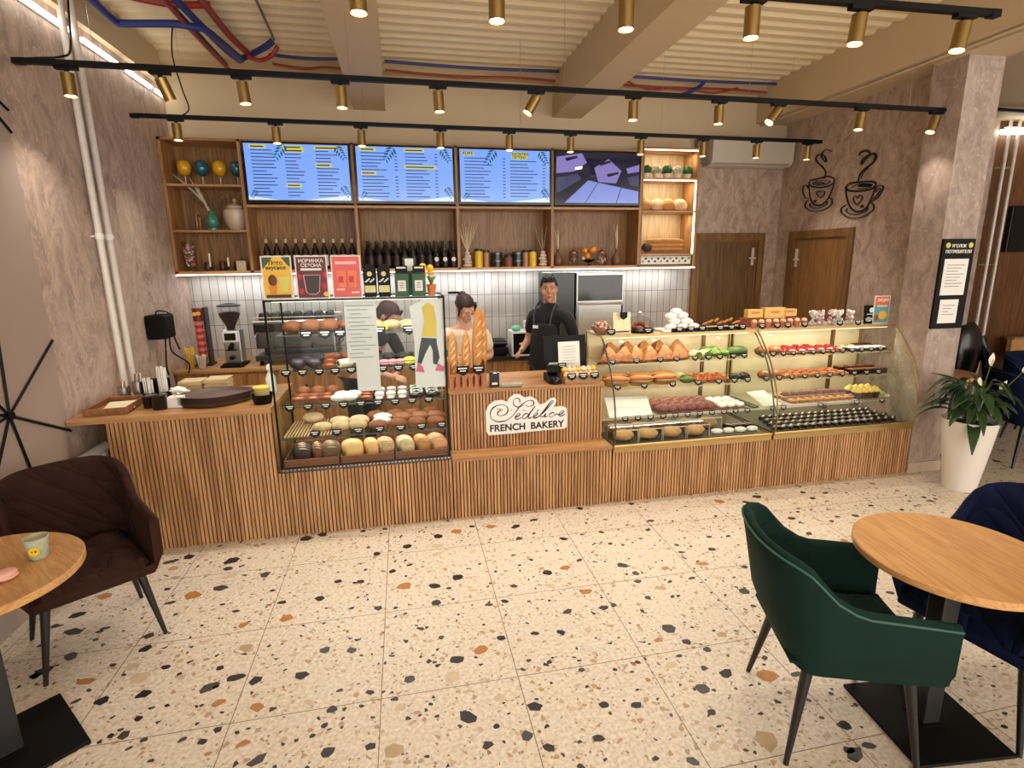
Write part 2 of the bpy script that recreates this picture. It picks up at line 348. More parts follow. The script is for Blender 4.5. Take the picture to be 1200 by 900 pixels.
# ================================================================ SETTING
LX, BY, CZ = -2.05, 5.95, 3.68
def terrazzo():
    m, nt, b = base_mat('terrazzo')
    tc = nd(nt, 'ShaderNodeTexCoord'); cur = None
    n0 = nd(nt, 'ShaderNodeTexNoise'); n0.inputs['Scale'].default_value = 60; n0.inputs['Detail'].default_value = 4
    nt.links.new(tc.outputs['Object'], n0.inputs['Vector'])
    cr = nd(nt, 'ShaderNodeValToRGB'); e = cr.color_ramp.elements; e[0].position = 0.35; e[0].color = lin((198, 185, 167)); e[1].position = 0.65; e[1].color = lin((224, 213, 197))
    nt.links.new(n0.outputs['Fac'], cr.inputs[0]); cur = cr.outputs[0]
    for scale, p, shrink, ramp in ((95, 0.10, 0.06, [((196, 176, 148), 0), ((150, 130, 108), .5), ((222, 205, 182), .8)]),
                                   (42, 0.055, 0.10, [((188, 166, 140), 0), ((176, 146, 112), .4), ((206, 190, 168), .75)]),
                                   (38, 0.010, 0.12, [((42, 40, 40), 0), ((60, 56, 54), .5), ((150, 84, 40), .93)]),
                                   (62, 0.014, 0.08, [((46, 44, 42), 0), ((64, 60, 58), .5), ((150, 100, 60), .9)])):
        mp = nd(nt, 'ShaderNodeMapping'); mp.inputs['Location'].default_value = (scale * 0.37, scale * 0.11, 0); nt.links.new(tc.outputs['Object'], mp.inputs[0])
        v = nd(nt, 'ShaderNodeTexVoronoi', voronoi_dimensions='2D'); v.inputs['Scale'].default_value = scale; nt.links.new(mp.outputs[0], v.inputs['Vector'])
        ve = nd(nt, 'ShaderNodeTexVoronoi', voronoi_dimensions='2D', feature='DISTANCE_TO_EDGE'); ve.inputs['Scale'].default_value = scale; nt.links.new(mp.outputs[0], ve.inputs['Vector'])
        sp = nd(nt, 'ShaderNodeSeparateColor'); nt.links.new(v.outputs['Color'], sp.inputs[0])
        lt = nd(nt, 'ShaderNodeMath', operation='LESS_THAN'); lt.inputs[1].default_value = p; nt.links.new(sp.outputs[0], lt.inputs[0])
        gt = nd(nt, 'ShaderNodeMath', operation='GREATER_THAN'); gt.inputs[1].default_value = shrink; nt.links.new(ve.outputs[0], gt.inputs[0])
        mk = nd(nt, 'ShaderNodeMath', operation='MULTIPLY'); nt.links.new(lt.outputs[0], mk.inputs[0]); nt.links.new(gt.outputs[0], mk.inputs[1])
        rr = nd(nt, 'ShaderNodeValToRGB'); rr.color_ramp.interpolation = 'CONSTANT'; el = rr.color_ramp.elements
        while len(el) < len(ramp): el.new(0.5)
        for q, (c, po) in zip(el, ramp): q.position = po; q.color = lin(c)
        nt.links.new(sp.outputs[1], rr.inputs[0])
        mx = nd(nt, 'ShaderNodeMix', data_type='RGBA'); nt.links.new(mk.outputs[0], mx.inputs[0]); nt.links.new(cur, mx.inputs[6]); nt.links.new(rr.outputs[0], mx.inputs[7]); cur = mx.outputs[2]
    # grout lines of the 60 cm tiles
    sp = nd(nt, 'ShaderNodeSeparateXYZ'); nt.links.new(tc.outputs['Object'], sp.inputs[0]); ms = []
    for k, off in ((0, -0.190), (1, 2.063)):
        a = nd(nt, 'ShaderNodeMath', operation='SUBTRACT'); a.inputs[1].default_value = off; nt.links.new(sp.outputs[k], a.inputs[0])
        d = nd(nt, 'ShaderNodeMath', operation='DIVIDE'); d.inputs[1].default_value = 0.5993; nt.links.new(a.outputs[0], d.inputs[0])
        pg = nd(nt, 'ShaderNodeMath', operation='PINGPONG'); pg.inputs[1].default_value = 0.5; nt.links.new(d.outputs[0], pg.inputs[0])
        l = nd(nt, 'ShaderNodeMath', operation='LESS_THAN'); l.inputs[1].default_value = 0.0032; nt.links.new(pg.outputs[0], l.inputs[0]); ms.append(l)
    mxx = nd(nt, 'ShaderNodeMath', operation='MAXIMUM'); nt.links.new(ms[0].outputs[0], mxx.inputs[0]); nt.links.new(ms[1].outputs[0], mxx.inputs[1])
    mx = nd(nt, 'ShaderNodeMix', data_type='RGBA'); nt.links.new(mxx.outputs[0], mx.inputs[0]); nt.links.new(cur, mx.inputs[6]); mx.inputs[7].default_value = lin((120, 104, 84))
    nt.links.new(mx.outputs[2], b.inputs['Base Color'])
    b.inputs['Roughness'].default_value = 0.32; b.inputs['Specular IOR Level'].default_value = 0.4
    return m
CHIPS = "-1.16,3.41,103,k;-1.15,3.31,60,k;-1.13,3.10,94,k;-0.91,3.19,68,k;-0.74,3.60,84,k;-0.64,3.64,85,k;-1.16,3.67,44,k;-0.99,3.65,22,k;-0.37,3.62,45,k;-0.22,3.62,41,k;0.14,3.43,77,k;-0.07,3.34,60,k;-0.26,3.29,52,k;-0.75,2.88,63,k;-0.55,2.87,69,k;-0.47,3.02,53,k;-0.34,2.99,53,k;-0.16,3.06,51,k;-0.05,3.11,36,k;0.22,2.91,77,k;0.08,2.85,78,k;0.08,2.69,60,k;0.16,2.81,33,k;0.53,2.75,56,k;0.36,2.61,56,k;0.45,2.62,46,k;0.75,2.84,73,k;0.67,3.28,57,k;0.83,3.52,74,k;0.68,3.45,73,k;0.38,3.52,55,k;0.59,3.08,37,k;0.69,3.00,30,k;-0.70,2.73,77,o;-0.09,2.89,90,o;0.27,3.47,85,o;0.51,3.49,86,o;-0.70,2.13,75,o;-0.91,2.72,54,o;0.27,2.27,78,o;-0.87,2.19,56,o;-0.71,1.95,61,o;-0.85,2.53,79,t;-0.13,1.79,87,t;0.12,2.12,90,b;0.12,3.20,83,b;0.12,3.30,85,b;0.34,3.18,52,b;-0.49,2.11,55,b;-0.61,2.43,53,b;-0.11,2.00,52,b;0.31,1.96,58,b;-0.08,2.61,48,b;0.29,2.76,66,b;-0.54,3.31,54,b;-1.12,3.22,98,b;0.73,2.71,93,b;-0.23,2.71,53,k;-0.37,2.74,35,k;-0.34,2.40,53,k;-0.47,2.43,56,k;-0.98,2.85,46,k;-1.07,2.93,36,k;-0.83,3.01,30,k;-0.55,2.28,68,k;-0.75,2.29,64,k;-0.84,2.33,85,k;-0.91,2.29,29,k;-0.93,2.41,39,k;-0.24,2.11,48,k;-0.37,2.15,37,k;-0.39,2.05,49,k;-0.34,2.04,22,k;-0.27,2.04,27,k;-0.22,1.97,24,k;-0.41,1.97,32,k;-0.45,1.93,28,k;-0.51,1.92,25,k;-0.75,2.01,26,k;-0.71,2.02,21,k;-0.83,2.04,39,k;-0.84,2.13,22,k;-0.64,1.86,92,k;-0.38,1.84,57,k;-0.22,1.83,53,k;-0.15,2.32,34,k;-0.07,2.15,55,k;0.15,2.23,76,k;0.06,2.21,36,k;-0.01,2.49,43,k;0.09,2.40,35,k;0.38,2.33,54,k;0.55,2.33,52,k;0.31,2.45,20,k;0.16,1.89,95,k;0.22,1.74,55,k;0.04,1.92,24,k;-0.03,1.94,19,k;0.27,1.82,29,k;0.38,1.75,51,k;0.45,1.68,52,k;0.33,1.87,19,k;0.46,1.92,22,k;0.44,2.10,32,k;0.48,2.15,27,k;0.57,2.12,30,k;-0.01,1.74,24,k;-0.50,2.64,27,k;-0.74,2.52,25,k;-0.68,2.52,19,k;-0.35,2.49,16,k;0.58,2.59,28,k;0.45,2.92,27,k;-0.08,2.99,23,k;0.96,3.21,59,k;1.21,3.62,61,k;0.98,2.93,55,k;0.87,2.87,75,o;0.91,2.61,84,o;0.76,2.46,58,k;0.68,2.31,48,k;0.82,2.30,48,b;0.96,2.45,62,k;1.02,2.46,44,k;1.22,2.82,75,k;1.26,2.72,53,k;1.24,2.64,51,k;1.23,2.48,45,k;1.34,2.55,70,t;1.70,2.73,96,o;1.46,2.73,62,o;1.64,2.88,56,k;1.85,2.87,57,k;1.56,2.60,52,k;1.71,2.57,72,b;1.78,2.42,72,k;1.93,2.64,45,k;1.93,2.48,78,k;1.56,2.34,51,b;1.22,2.22,83,k;1.26,2.11,53,k;1.33,2.04,42,k;1.34,2.20,24,k;1.13,2.15,53,o;1.46,2.12,64,t;1.67,2.14,55,b;1.11,1.98,69,b;1.18,1.82,68,k;1.33,1.88,83,k;1.25,1.93,40,k;1.50,1.83,106,o;1.63,1.81,55,k;1.56,1.93,35,k;0.86,1.80,57,k;0.73,1.83,49,k;0.59,1.84,43,b;0.65,1.68,61,k;0.71,2.10,32,k;0.70,2.04,34,k;0.85,2.01,28,k;0.92,1.98,25,k;0.97,2.03,32,k;0.97,1.92,30,o;0.83,1.55,33,k;0.96,1.51,51,k;1.07,1.55,49,b;1.28,1.53,105,t;1.15,1.70,39,k;1.14,1.63,24,k;1.18,1.51,26,k;1.34,1.65,31,k;1.45,1.69,34,k;1.58,1.67,34,k;1.63,1.53,59,k;1.56,1.43,51,k;1.49,1.73,23,k;2.62,3.51,74,k;2.29,3.50,94,o;2.48,3.44,78,k;1.64,3.32,63,k;1.56,3.20,47,k;1.24,3.24,47,k;1.24,3.08,36,k;1.33,3.41,34,k;2.75,3.21,45,k;2.60,2.91,69,k;2.44,2.98,46,k;2.75,2.77,71,o;3.02,3.50,48,k;3.19,3.45,64,k;2.97,3.08,44,k;2.88,3.03,48,k;3.02,3.39,52,k;1.62,3.61,52,k;1.92,3.02,46,k;2.05,3.00,50,k;1.56,2.94,44,b;1.40,2.46,34,k;1.16,2.36,22,k;1.75,2.29,36,k;1.71,1.87,41,o;1.70,1.68,26,k;1.57,1.58,25,k;-1.53,3.48,92,k;-1.44,3.52,79,k;-1.48,3.39,66,t;-1.75,3.16,100,o;-1.26,3.06,100,o;-1.36,3.01,64,k;-1.75,2.85,102,k;-1.81,3.00,87,k;-1.62,2.82,43,k;-1.85,2.92,40,k;-1.66,2.65,81,k;-1.75,2.54,42,k;-1.43,2.54,36,k;-1.34,2.51,57,b;-1.27,2.42,97,b;-1.36,2.73,62,k;-1.33,2.63,67,k;-1.18,2.47,46,k;-1.21,2.31,67,k;-1.14,2.22,32,k;-1.08,2.22,29,k;-1.37,2.31,63,k;-1.17,2.17,35,k;-1.19,2.09,55,k;-1.10,2.05,33,k;-1.24,2.10,30,k;-1.14,2.02,33,k;-0.94,2.29,91,k;-1.06,2.62,57,b;-0.87,1.99,39,k;-0.95,2.02,39,k;-0.83,1.93,35,o;-1.50,2.45,90,o;-1.10,2.41,25,k;-1.29,2.89,29,k;-1.12,2.76,28,k;2.67,2.28,51,o;2.53,2.11,82,b;2.53,2.05,43,k;2.56,2.23,50,k;2.28,1.55,68,b;2.67,1.69,27,k;2.54,1.66,29,k;2.24,1.39,30,k;2.31,1.44,34,k;2.47,1.55,55,b;1.57,1.41,92,k;1.65,1.43,56,k;2.34,1.63,20,k;3.35,3.18,57,k;3.51,3.07,47,k;3.89,3.09,57,b;3.86,3.21,49,k;3.19,2.98,41,k;3.77,3.36,40,k"
fl = MB(); fl.add([(LX - .1, -4, 0), (11, -4, 0), (11, BY + .1, 0), (LX - .1, BY + .1, 0)], [(0, 1, 2, 3)])
fl.add([(LX - .1, -4, -.1), (11, -4, -.1), (11, BY + .1, -.1), (LX - .1, BY + .1, -.1)], [(3, 2, 1, 0)])
rc = random.Random(3)
def chip(x, y, w, mi):
    n = rc.choice((5, 6, 6, 7)); a0 = rc.random() * 6; asp = rc.uniform(0.5, 0.95); th = rc.uniform(-.6, .6); pts = []
    for i in range(n):
        a = a0 + 2 * PI * (i + rc.uniform(-.28, .28)) / n; r = w / 2 * rc.uniform(.82, 1.12)
        px, py = r * math.cos(a), r * math.sin(a) * asp
        pts.append((x + px * math.cos(th) - py * math.sin(th), y + px * math.sin(th) + py * math.cos(th), 0.0006))
    fl.add(pts, [tuple(range(n))], mi)
taken = []
for e in CHIPS.split(';'):
    x, y, w, c = e.split(','); x, y, w = float(x), float(y), int(w) / 1000
    chip(x, y, min(w, .12), {'k': 1 if rc.random() < .7 else 2, 'o': 3, 't': 4, 'b': 5}[c]); taken.append((x, y))
for i in range(900):       # the stretches of floor where the chips are too small to tell apart
    x, y = rc.uniform(-2, 8), rc.uniform(-1, 5.9)
    if -1.3 < x < 2.25 and 1 < y < 3.6 and rc.random() < .985: continue
    w = rc.choice((.03, .035, .045, .06, .08)); chip(x, y, w, rc.choice((1, 1, 1, 2, 2, 3, 4, 5)))
CH = [mat('chip_black', (40, 38, 38), .3, vary=.1), mat('chip_charcoal', (66, 64, 62), .3, vary=.15), mat('chip_orange', (172, 118, 66), .3, vary=.2, vscale=60), mat('chip_tan', (176, 152, 116), .3, vary=.1), mat('chip_beige', (198, 178, 152), .3, vary=.1)]
floor = struct(fl.build('floor', [terrazzo()] + CH, smooth=False, fixn=False))

struct(MB().box(LX - .15, -4, 0, LX, 3.67, CZ, 0).box(LX - .15, 3.67, 0, LX, BY + .15, CZ, 1).build('wall_left', [SMOOTH_PAINT, PLASTER], smooth=False))
wb = MB().box(LX, BY, 0, 3.2, BY + .15, CZ, 0)
wb.box(3.2, BY, 0, 4.55, BY + .15, 3.11, 1).box(3.2, BY, 3.11, 4.55, BY + .15, CZ, 0)
struct(wb.build('wall_back', [CEIL_PAINT, PLASTER], smooth=False))
# wall with the cup decals, door 2 set into it
wr = MB().box(4.4, 3.95, 0, 4.5, 4.83, 3.4, 0).box(4.4, 5.66, 0, 4.5, BY, 3.4, 0).box(4.4, 4.83, 2.06, 4.5, 5.66, 3.4, 0)
struct(wr.build('wall_right', PLASTER, smooth=False))
struct(MB().box(4.5, BY, 0, 11, BY + .15, CZ).build('wall_far_right', FAR_WOOD, smooth=False))
struct(MB().box(10.9, -4, 0, 11, BY, CZ).build('wall_side_far', SMOOTH_PAINT, smooth=False))
struct(MB().box(4.17, 3.66, 0, 4.5, 3.95, 3.32).build('wall_column', PLASTER_L, smooth=False))
struct(MB().box(4.165, 3.645, 0, 4.505, 3.66, .09).build('baseboard_column', mat('stone_skirting', (196, 176, 152), .4), smooth=False))
# corrugated ceiling deck
ce = MB(); rows = []; y = -4.0; prof = []
while y < BY + .1:
    for dy, dz in ((0, 0), (.05, 0), (.08, .022), (.12, .022)): prof.append((y + dy, CZ - .022 + dz))
    y += .15
ce.sheet([[(LX, p[0], p[1]), (11, p[0], p[1])] for p in prof])
ce.box(LX, -4, CZ + .01, 11, BY + .15, CZ + .1)
struct(ce.build('ceiling', mat('corrugated_cream_steel', (236, 220, 184), .5, vary=.02), smooth=False))
struct(MB().box(-.38, -4, 3.28, -.08, BY, CZ).build('trim_1', CEIL_PAINT, smooth=False))
struct(MB().box(1.62, -4, 3.28, 1.93, BY, CZ).build('trim_2', CEIL_PAINT, smooth=False))
bm3 = MB().box(4.0, -4, 3.3, 4.55, BY, CZ)
bm3.box(4.10, -4, 3.27, 4.5, 3.9, 3.3).tube([(4.06, -4, 3.285), (4.06, BY, 3.285)], .012, 6)
struct(bm3.build('trim_3', CEIL_PAINT, smooth=False))
struct(MB().box(4.55, -4, 3.45, 10.95, BY, CZ).build('trim_6', CEIL_PAINT, smooth=False))
struct(MB().box(LX, -4, 3.40, -2.0, 5.80, CZ).build('trim_5', CEIL_PAINT, smooth=False))
struct(MB().box(LX, 5.80, 3.60, 4.0, 5.95, CZ).build('trim_4', CEIL_PAINT, smooth=False))
# tiled backsplash
def tile_mat():
    m, nt, b = base_mat('glazed_tiles')
    tc = nd(nt, 'ShaderNodeTexCoord'); mp = nd(nt, 'ShaderNodeMapping'); mp.inputs['Rotation'].default_value = (PI / 2, 0, PI / 2) ; nt.links.new(tc.outputs['Object'], mp.inputs[0])
    sp = nd(nt, 'ShaderNodeSeparateXYZ'); nt.links.new(tc.outputs['Object'], sp.inputs[0]); cb = nd(nt, 'ShaderNodeCombineXYZ')
    nt.links.new(sp.outputs[2], cb.inputs[0]); nt.links.new(sp.outputs[0], cb.inputs[1])
    br = nd(nt, 'ShaderNodeTexBrick'); br.offset = 0; br.inputs['Scale'].default_value = 1; br.inputs['Brick Width'].default_value = .245; br.inputs['Row Height'].default_value = .078; br.inputs['Mortar Size'].default_value = .003; br.inputs['Bias'].default_value = 0
    br.inputs['Color1'].default_value = lin((186, 182, 174)); br.inputs['Color2'].default_value = lin((206, 203, 196)); br.inputs['Mortar'].default_value = lin((120, 116, 110))
    nt.links.new(cb.outputs[0], br.inputs['Vector']); nt.links.new(br.outputs['Color'], b.inputs['Base Color'])
    no = nd(nt, 'ShaderNodeTexNoise'); no.inputs['Scale'].default_value = 14; nt.links.new(tc.outputs['Object'], no.inputs['Vector'])
    sm = nd(nt, 'ShaderNodeMath', operation='SUBTRACT'); nt.links.new(no.outputs['Fac'], sm.inputs[0]); nt.links.new(br.outputs['Fac'], sm.inputs[1])
    bp = nd(nt, 'ShaderNodeBump'); bp.inputs['Strength'].default_value = .5; bp.inputs['Distance'].default_value = .006; nt.links.new(sm.outputs[0], bp.inputs['Height']); nt.links.new(bp.outputs['Normal'], b.inputs['Normal'])
    b.inputs['Roughness'].default_value = .12
    return m
struct(MB().box(-2.05, 5.93, .88, 3.26, 5.95, 1.72).build('wall_back_tiles', tile_mat(), smooth=False))
# door 1 (back wall) and door 2 (in the cup wall)
def door(n, axis, a0, a1, depth, hinge):
    root = bpy.data.objects.new('door_%d' % n, None); COL.objects.link(root); struct(root)
    def B(u0, w0, z0, u1, w1, z1):
        return (u0, w0, z0, u1, w1, z1) if axis == 'x' else (w0, u0, z0, w1, u1, z1)
    fr = MB(); t = .08; sg = -1
    fr.box(*B(a0, depth, 0, a0 + t, depth + .02 * sg, 2.11)).box(*B(a1 - t, depth, 0, a1, depth + .02 * sg, 2.11)).box(*B(a0 + t, depth, 2.03, a1 - t, depth + .02 * sg, 2.11))
    fr.box(*B(a0 + t, depth, 0, a0 + t + .02, depth + .09, 2.03)).box(*B(a1 - t - .02, depth, 0, a1 - t, depth + .09, 2.03)).box(*B(a0 + t + .02, depth, 2.01, a1 - t - .02, depth + .09, 2.03))
    fr.build('frame', DOOR_FRAME, root, smooth=False)
    MB().box(*B(a0 + t + .02, depth + .0, .01, a1 - t - .02, depth + .035, 2.01)).build('leaf', DOOR_WOOD if n == 1 else DOOR_LIGHT, root, smooth=False)
    return root, B
d1, B = door(1, 'x', 3.30, 4.22, BY - .012, 1)
NICK = mat('satin_nickel', (214, 210, 200), .55, metal=.3)
MB().tube([(4.08, 5.935, 1.82), (4.08, 5.88, 1.82)], .012, 8).tube([(4.08, 5.88, 1.82), (4.0, 5.88, 1.82)], .009, 8).box(4.065, 5.925, 1.74, 4.095, 5.938, 1.94).build('door_handle', NICK, d1)
d2, B = door(2, 'y', 4.78, 5.72, 4.40, 1)
MB().tube([(4.41, 5.58, 1.80), (4.36, 5.58, 1.80)], .012, 8).tube([(4.36, 5.58, 1.80), (4.36, 5.5, 1.80)], .009, 8).box(4.385, 5.565, 1.72, 4.41, 5.595, 1.92).build('door_handle', NICK, d2)

# ================================================================ CEILING FITTINGS
def track(name, label, x0, y0, x1, y1, z=2.92, cables=()):
    t = thing('track_rail', label, 'lighting track', ((x0 + x1) / 2, (y0 + y1) / 2, z), 'black spotlight tracks under the ceiling')
    L = math.hypot(x1 - x0, y1 - y0); a = math.atan2(y1 - y0, x1 - x0)
    m = MB().obox(((x0 + x1) / 2, (y0 + y1) / 2, z), (L, .034, .022), (0, 0, a)).obox(((x0 + x1) / 2, (y0 + y1) / 2, z + .014), (L, .012, .012), (0, 0, a))
    m.obox((x0, y0, z), (.05, .038, .03), (0, 0, a)).obox((x1, y1, z), (.05, .038, .03), (0, 0, a))
    m.build('rail', BLACK, t, smooth=False)
    n = max(2, int(L / 1.4))
    for i in range(n + 1):
        f = .06 + .88 * i / n; px, py = x0 + (x1 - x0) * f, y0 + (y1 - y0) * f
        MB().tube([(px, py, z + .01), (px, py, CZ - .04)], .0015, 4).build('suspension_wire', STEEL, t)
    return t
track('a', 'long black track rail hung highest across the room above the counter front', -1.99, 3.75, 4.21, 3.80)
track('b', 'black track rail hung behind, just in front of the menu screens', -1.91, 4.90, 4.04, 4.97)
track('c', 'black track rail nearest overhead, cut by the top of the picture', -1.3, 2.42, 2.75, 2.33)
def cable(name, label, pts, r, m, n=6):
    o = MB().tube(smooth_pts(pts), r, n).build(name, m); tag(o, label, 'cable'); return o
def smooth_pts(pts, k=6):
    P = [Vector(p) for p in pts]; out = []
    for i in range(len(P) - 1):
        p0, p1, p2, p3 = P[max(i - 1, 0)], P[i], P[i + 1], P[min(i + 2, len(P) - 1)]
        for j in range(k):
            t = j / k; out.append(.5 * ((2 * p1) + (p2 - p0) * t + (2 * p0 - 5 * p1 + 4 * p2 - p3) * t * t + (3 * p1 - p0 - 3 * p2 + p3) * t ** 3))
    out.append(P[-1]); return out
cable('power_cord', 'thin black cord dropping from ceiling pipes to the rear track rail', [(-1.5, 4.70, 3.485), (-1.54, 4.74, 3.3), (-1.53, 4.82, 3.1), (-1.52, 4.88, 2.98), (-1.58, 4.9, 2.935)], .005, BLACK)
cable('power_cord', 'thin black cord looping beside the white wall pipes to front track', [(-1.93, 4.3, 3.64), (-1.91, 4.2, 3.35), (-1.82, 3.95, 3.06), (-1.80, 3.8, 2.97), (-1.9, 3.76, 2.945), (-1.97, 3.755, 2.935)], .006, BLACK)
# one spotlight, copied
def make_spot():
    t = thing('track_spotlight', 'x', 'spotlight', (0, 0, 0), world=False)
    MB().box(-.055, -.017, -.028, .055, .017, 0).tube([(0, 0, -.028), (0, 0, -.05)], .012, 8).build('adapter', BLACK, t, smooth=False)
    b = MB().tube([(0, 0, -.045), (0, 0, -.165)], .0325, 20, caps=False).tube([(0, 0, -.046), (0, 0, -.05)], .032, 20).tube([(0, 0, -.148), (0, 0, -.149)], .031, 20)
    b.build('lamp_shade', BRASS, t)
    MB().tube([(0, 0, -.1495), (0, 0, -.158)], .026, 16).build('lens', LENS, t)
    l = bpy.data.lights.new('spot_beam', 'SPOT'); l.energy = LAMP_W; l.spot_size = math.radians(105); l.spot_blend = .9; l.shadow_soft_size = .025; l.color = (1, .885, .76)
    o = bpy.data.objects.new('spot_beam', l); COL.objects.link(o); o.parent = t; o.location = (0, 0, -.165)
    return t
spot0 = make_spot(); first = True
spots = [('front track rail', [(-1.77, 3.76, 0, 0), (-1.30, 3.76, .3, .25), (-.87, 3.77, 0, .08), (-.31, 3.77, 0, 0), (.28, 3.77, 0, .05), (.92, 3.78, 0, -.55), (1.6, 3.78, 0, 0), (2.25, 3.79, 0, 0), (2.72, 3.79, 0, -.65), (3.43, 3.8, 0, -.12), (4.10, 3.8, 0, -.3)]),
         ('rear track rail', [(-1.63, 4.90, 0, 0), (-.92, 4.91, 0, 0), (-.27, 4.92, 0, 0), (.37, 4.92, 0, 0), (.96, 4.93, 0, 0), (1.51, 4.93, 0, 0), (2.18, 4.95, 0, 0), (2.80, 4.95, 0, 0), (3.36, 4.96, 0, 0), (3.92, 4.97, 0, 0)]),
         ('nearest overhead track rail', [(-.11, 2.40, 0, 0), (.42, 2.38, 0, 0), (.96, 2.37, 0, 0), (1.53, 2.36, 0, 0), (2.05, 2.345, 0, -.1), (2.60, 2.335, 0, -.15)])]
for rail, ls in spots:
    for i, (x, y, rx, ry) in enumerate(ls):
        lab = '%s brass cylinder spotlight from the left end of the %s' % (ORD[i], rail)
        if first: o = spot0; o.location = (x, y, 2.92); o['label'] = lab; o['group'] = 'brass spotlights on the tracks'; first = False
        else: o = dup(spot0, (x, y, 2.92), label=lab)
        if rx or ry:
            for ch in o.children:
                if not ch.name.startswith('adapter'):
                    M = Matrix.Translation((0, 0, -.05)) @ Euler((rx, -ry, 0)).to_matrix().to_4x4() @ Matrix.Translation((0, 0, .05))
                    ch.matrix_basis = M @ ch.matrix_basis
# LED tubes on the left wall, parted by small gaps
for i, (y0, y1) in enumerate(((2.9, 4.40), (4.56, 5.06), (5.18, 5.60), (5.70, 5.90))):
    t = thing('led_tube', '%s glowing white light tube from the viewer along the upper left wall' % ORD[i], 'light tube', (-2.02, (y0 + y1) / 2, 3.31), 'light tubes along the left wall')
    MB().tube([(-2.02, y0, 3.31), (-2.02, y1, 3.31)], .014, 10).build('diffuser', LED, t)
    MB().box(-2.05, y0, 3.295, -2.035, y1, 3.325).build('bracket', WHITE, t, smooth=False)
RED = mat('red_conduit', (150, 44, 34), .45, vary=.05); BLUE = mat('blue_conduit', (34, 50, 120), .45, vary=.05); GREYC = mat('grey_conduit', (120, 110, 98), .5)
def pipe(label, pts, r, m, name='ceiling_pipe'):
    o = MB().tube(smooth_pts(pts, 5), r, 8).build(name, m); tag(o, label, 'pipe'); return o
pipe('thick blue pipe bending under the ceiling nearest the left wall', [(-1.86, 4.2, 3.5), (-1.87, 4.45, 3.5), (-1.87, 4.70, 3.49), (-1.83, 4.75, 3.49), (-1.5, 4.70, 3.49), (-1.38, 4.73, 3.49), (-1.32, 4.80, 3.50), (-1.28, 5.1, 3.51), (-1.25, 5.5, 3.53)], .026, BLUE)
pipe('thick red pipe crossing under the ceiling beside the bent blue pipe', [(-1.9, 4.40, 3.56), (-1.7, 4.47, 3.56), (-1.44, 4.56, 3.56), (-1.20, 4.55, 3.57)], .024, RED)
pipe('blue pipe running straight back left of the concrete beam', [(-1.38, 4.1, 3.53), (-1.34, 4.9, 3.53), (-1.31, 5.3, 3.53), (-1.28, 5.56, 3.54)], .025, BLUE)
pipe('blue pipe running back, innermost of the left bundle', [(-1.48, 4.1, 3.57), (-1.46, 5.0, 3.57), (-1.45, 5.78, 3.57)], .021, BLUE)
pipe('red pipe running straight back, rightmost of the ceiling bundle', [(-1.22, 4.1, 3.56), (-1.22, 5.0, 3.56), (-1.18, 5.40, 3.56)], .025, RED)
pipe('thin red pipe between two blue pipes in the ceiling bundle', [(-1.42, 4.1, 3.5), (-1.42, 5.0, 3.5), (-1.40, 5.78, 3.5)], .016, RED)
pipe('short blue pipe elbow turning right at the back of the bundle', [(-1.29, 5.58, 3.55), (-1.15, 5.44, 3.56), (-1.03, 5.34, 3.58), (-.95, 5.30, 3.62)], .025, BLUE)
pipe('short red pipe elbow under the blue elbow by the bulkhead', [(-1.18, 5.40, 3.53), (-1.1, 5.46, 3.52), (-.99, 5.42, 3.55), (-.93, 5.40, 3.62)], .018, RED)
pipe('thin grey conduit running back along the ceiling to the pipe elbows', [(-.89, 4.0, 3.62), (-.90, 4.6, 3.62), (-.92, 5.2, 3.60)], .010, GREYC)
for i, (x0, x1, w) in enumerate(((-1.05, -.4, 'left of the first ceiling beam'), (-.06, 1.6, 'between the two ceiling beams'), (1.95, 3.98, 'right of the second ceiling beam'))):
    pipe('dark blue conduit along the back of the ceiling ' + w, [(x0, 5.62, 3.62), ((x0 + x1) / 2, 5.63, 3.61), (x1, 5.62, 3.62)], .014, BLUE, 'ceiling_conduit')
    pipe('dark red conduit along the back of the ceiling ' + w, [(x0, 5.76, 3.59), (x0 * .6 + x1 * .4, 5.78, 3.57), (x0 * .3 + x1 * .7, 5.76, 3.585), (x1, 5.77, 3.58)], .012, RED, 'ceiling_conduit')
pipe('short blue pipe offset hanging below the conduits near the right beam', [(3.15, 5.62, 3.6), (3.1, 5.7, 3.55), (2.95, 5.8, 3.5)], .02, BLUE)
pipe('second red cable sagging among conduits right of the second beam', [(2.3, 5.7, 3.6), (2.6, 5.72, 3.53), (2.9, 5.72, 3.56), (3.3, 5.72, 3.53), (3.6, 5.72, 3.59)], .010, RED)
# white riser pipes on the left wall
for i, (y, lab) in enumerate(((4.30, 'white vertical heating pipe nearer the viewer on the left wall'), (4.43, 'white vertical heating pipe further back on the left wall'))):
    t = thing('riser_pipe', lab, 'pipe', (-2.0, y, 0), 'white heating risers on the left wall')
    MB().tube([(-2.0, y, 0), (-2.0, y, CZ - .04)], .021, 12).build('pipe', mat('white_enamel', (214, 208, 198), .3), t)
    MB().tube([(-2.05, y, 2.02), (-1.97, y, 2.02)], .006, 6).tube([(-2.0, y, 2.0), (-2.0, y, 2.04)], .025, 12).build('clamp', WHITE, t)
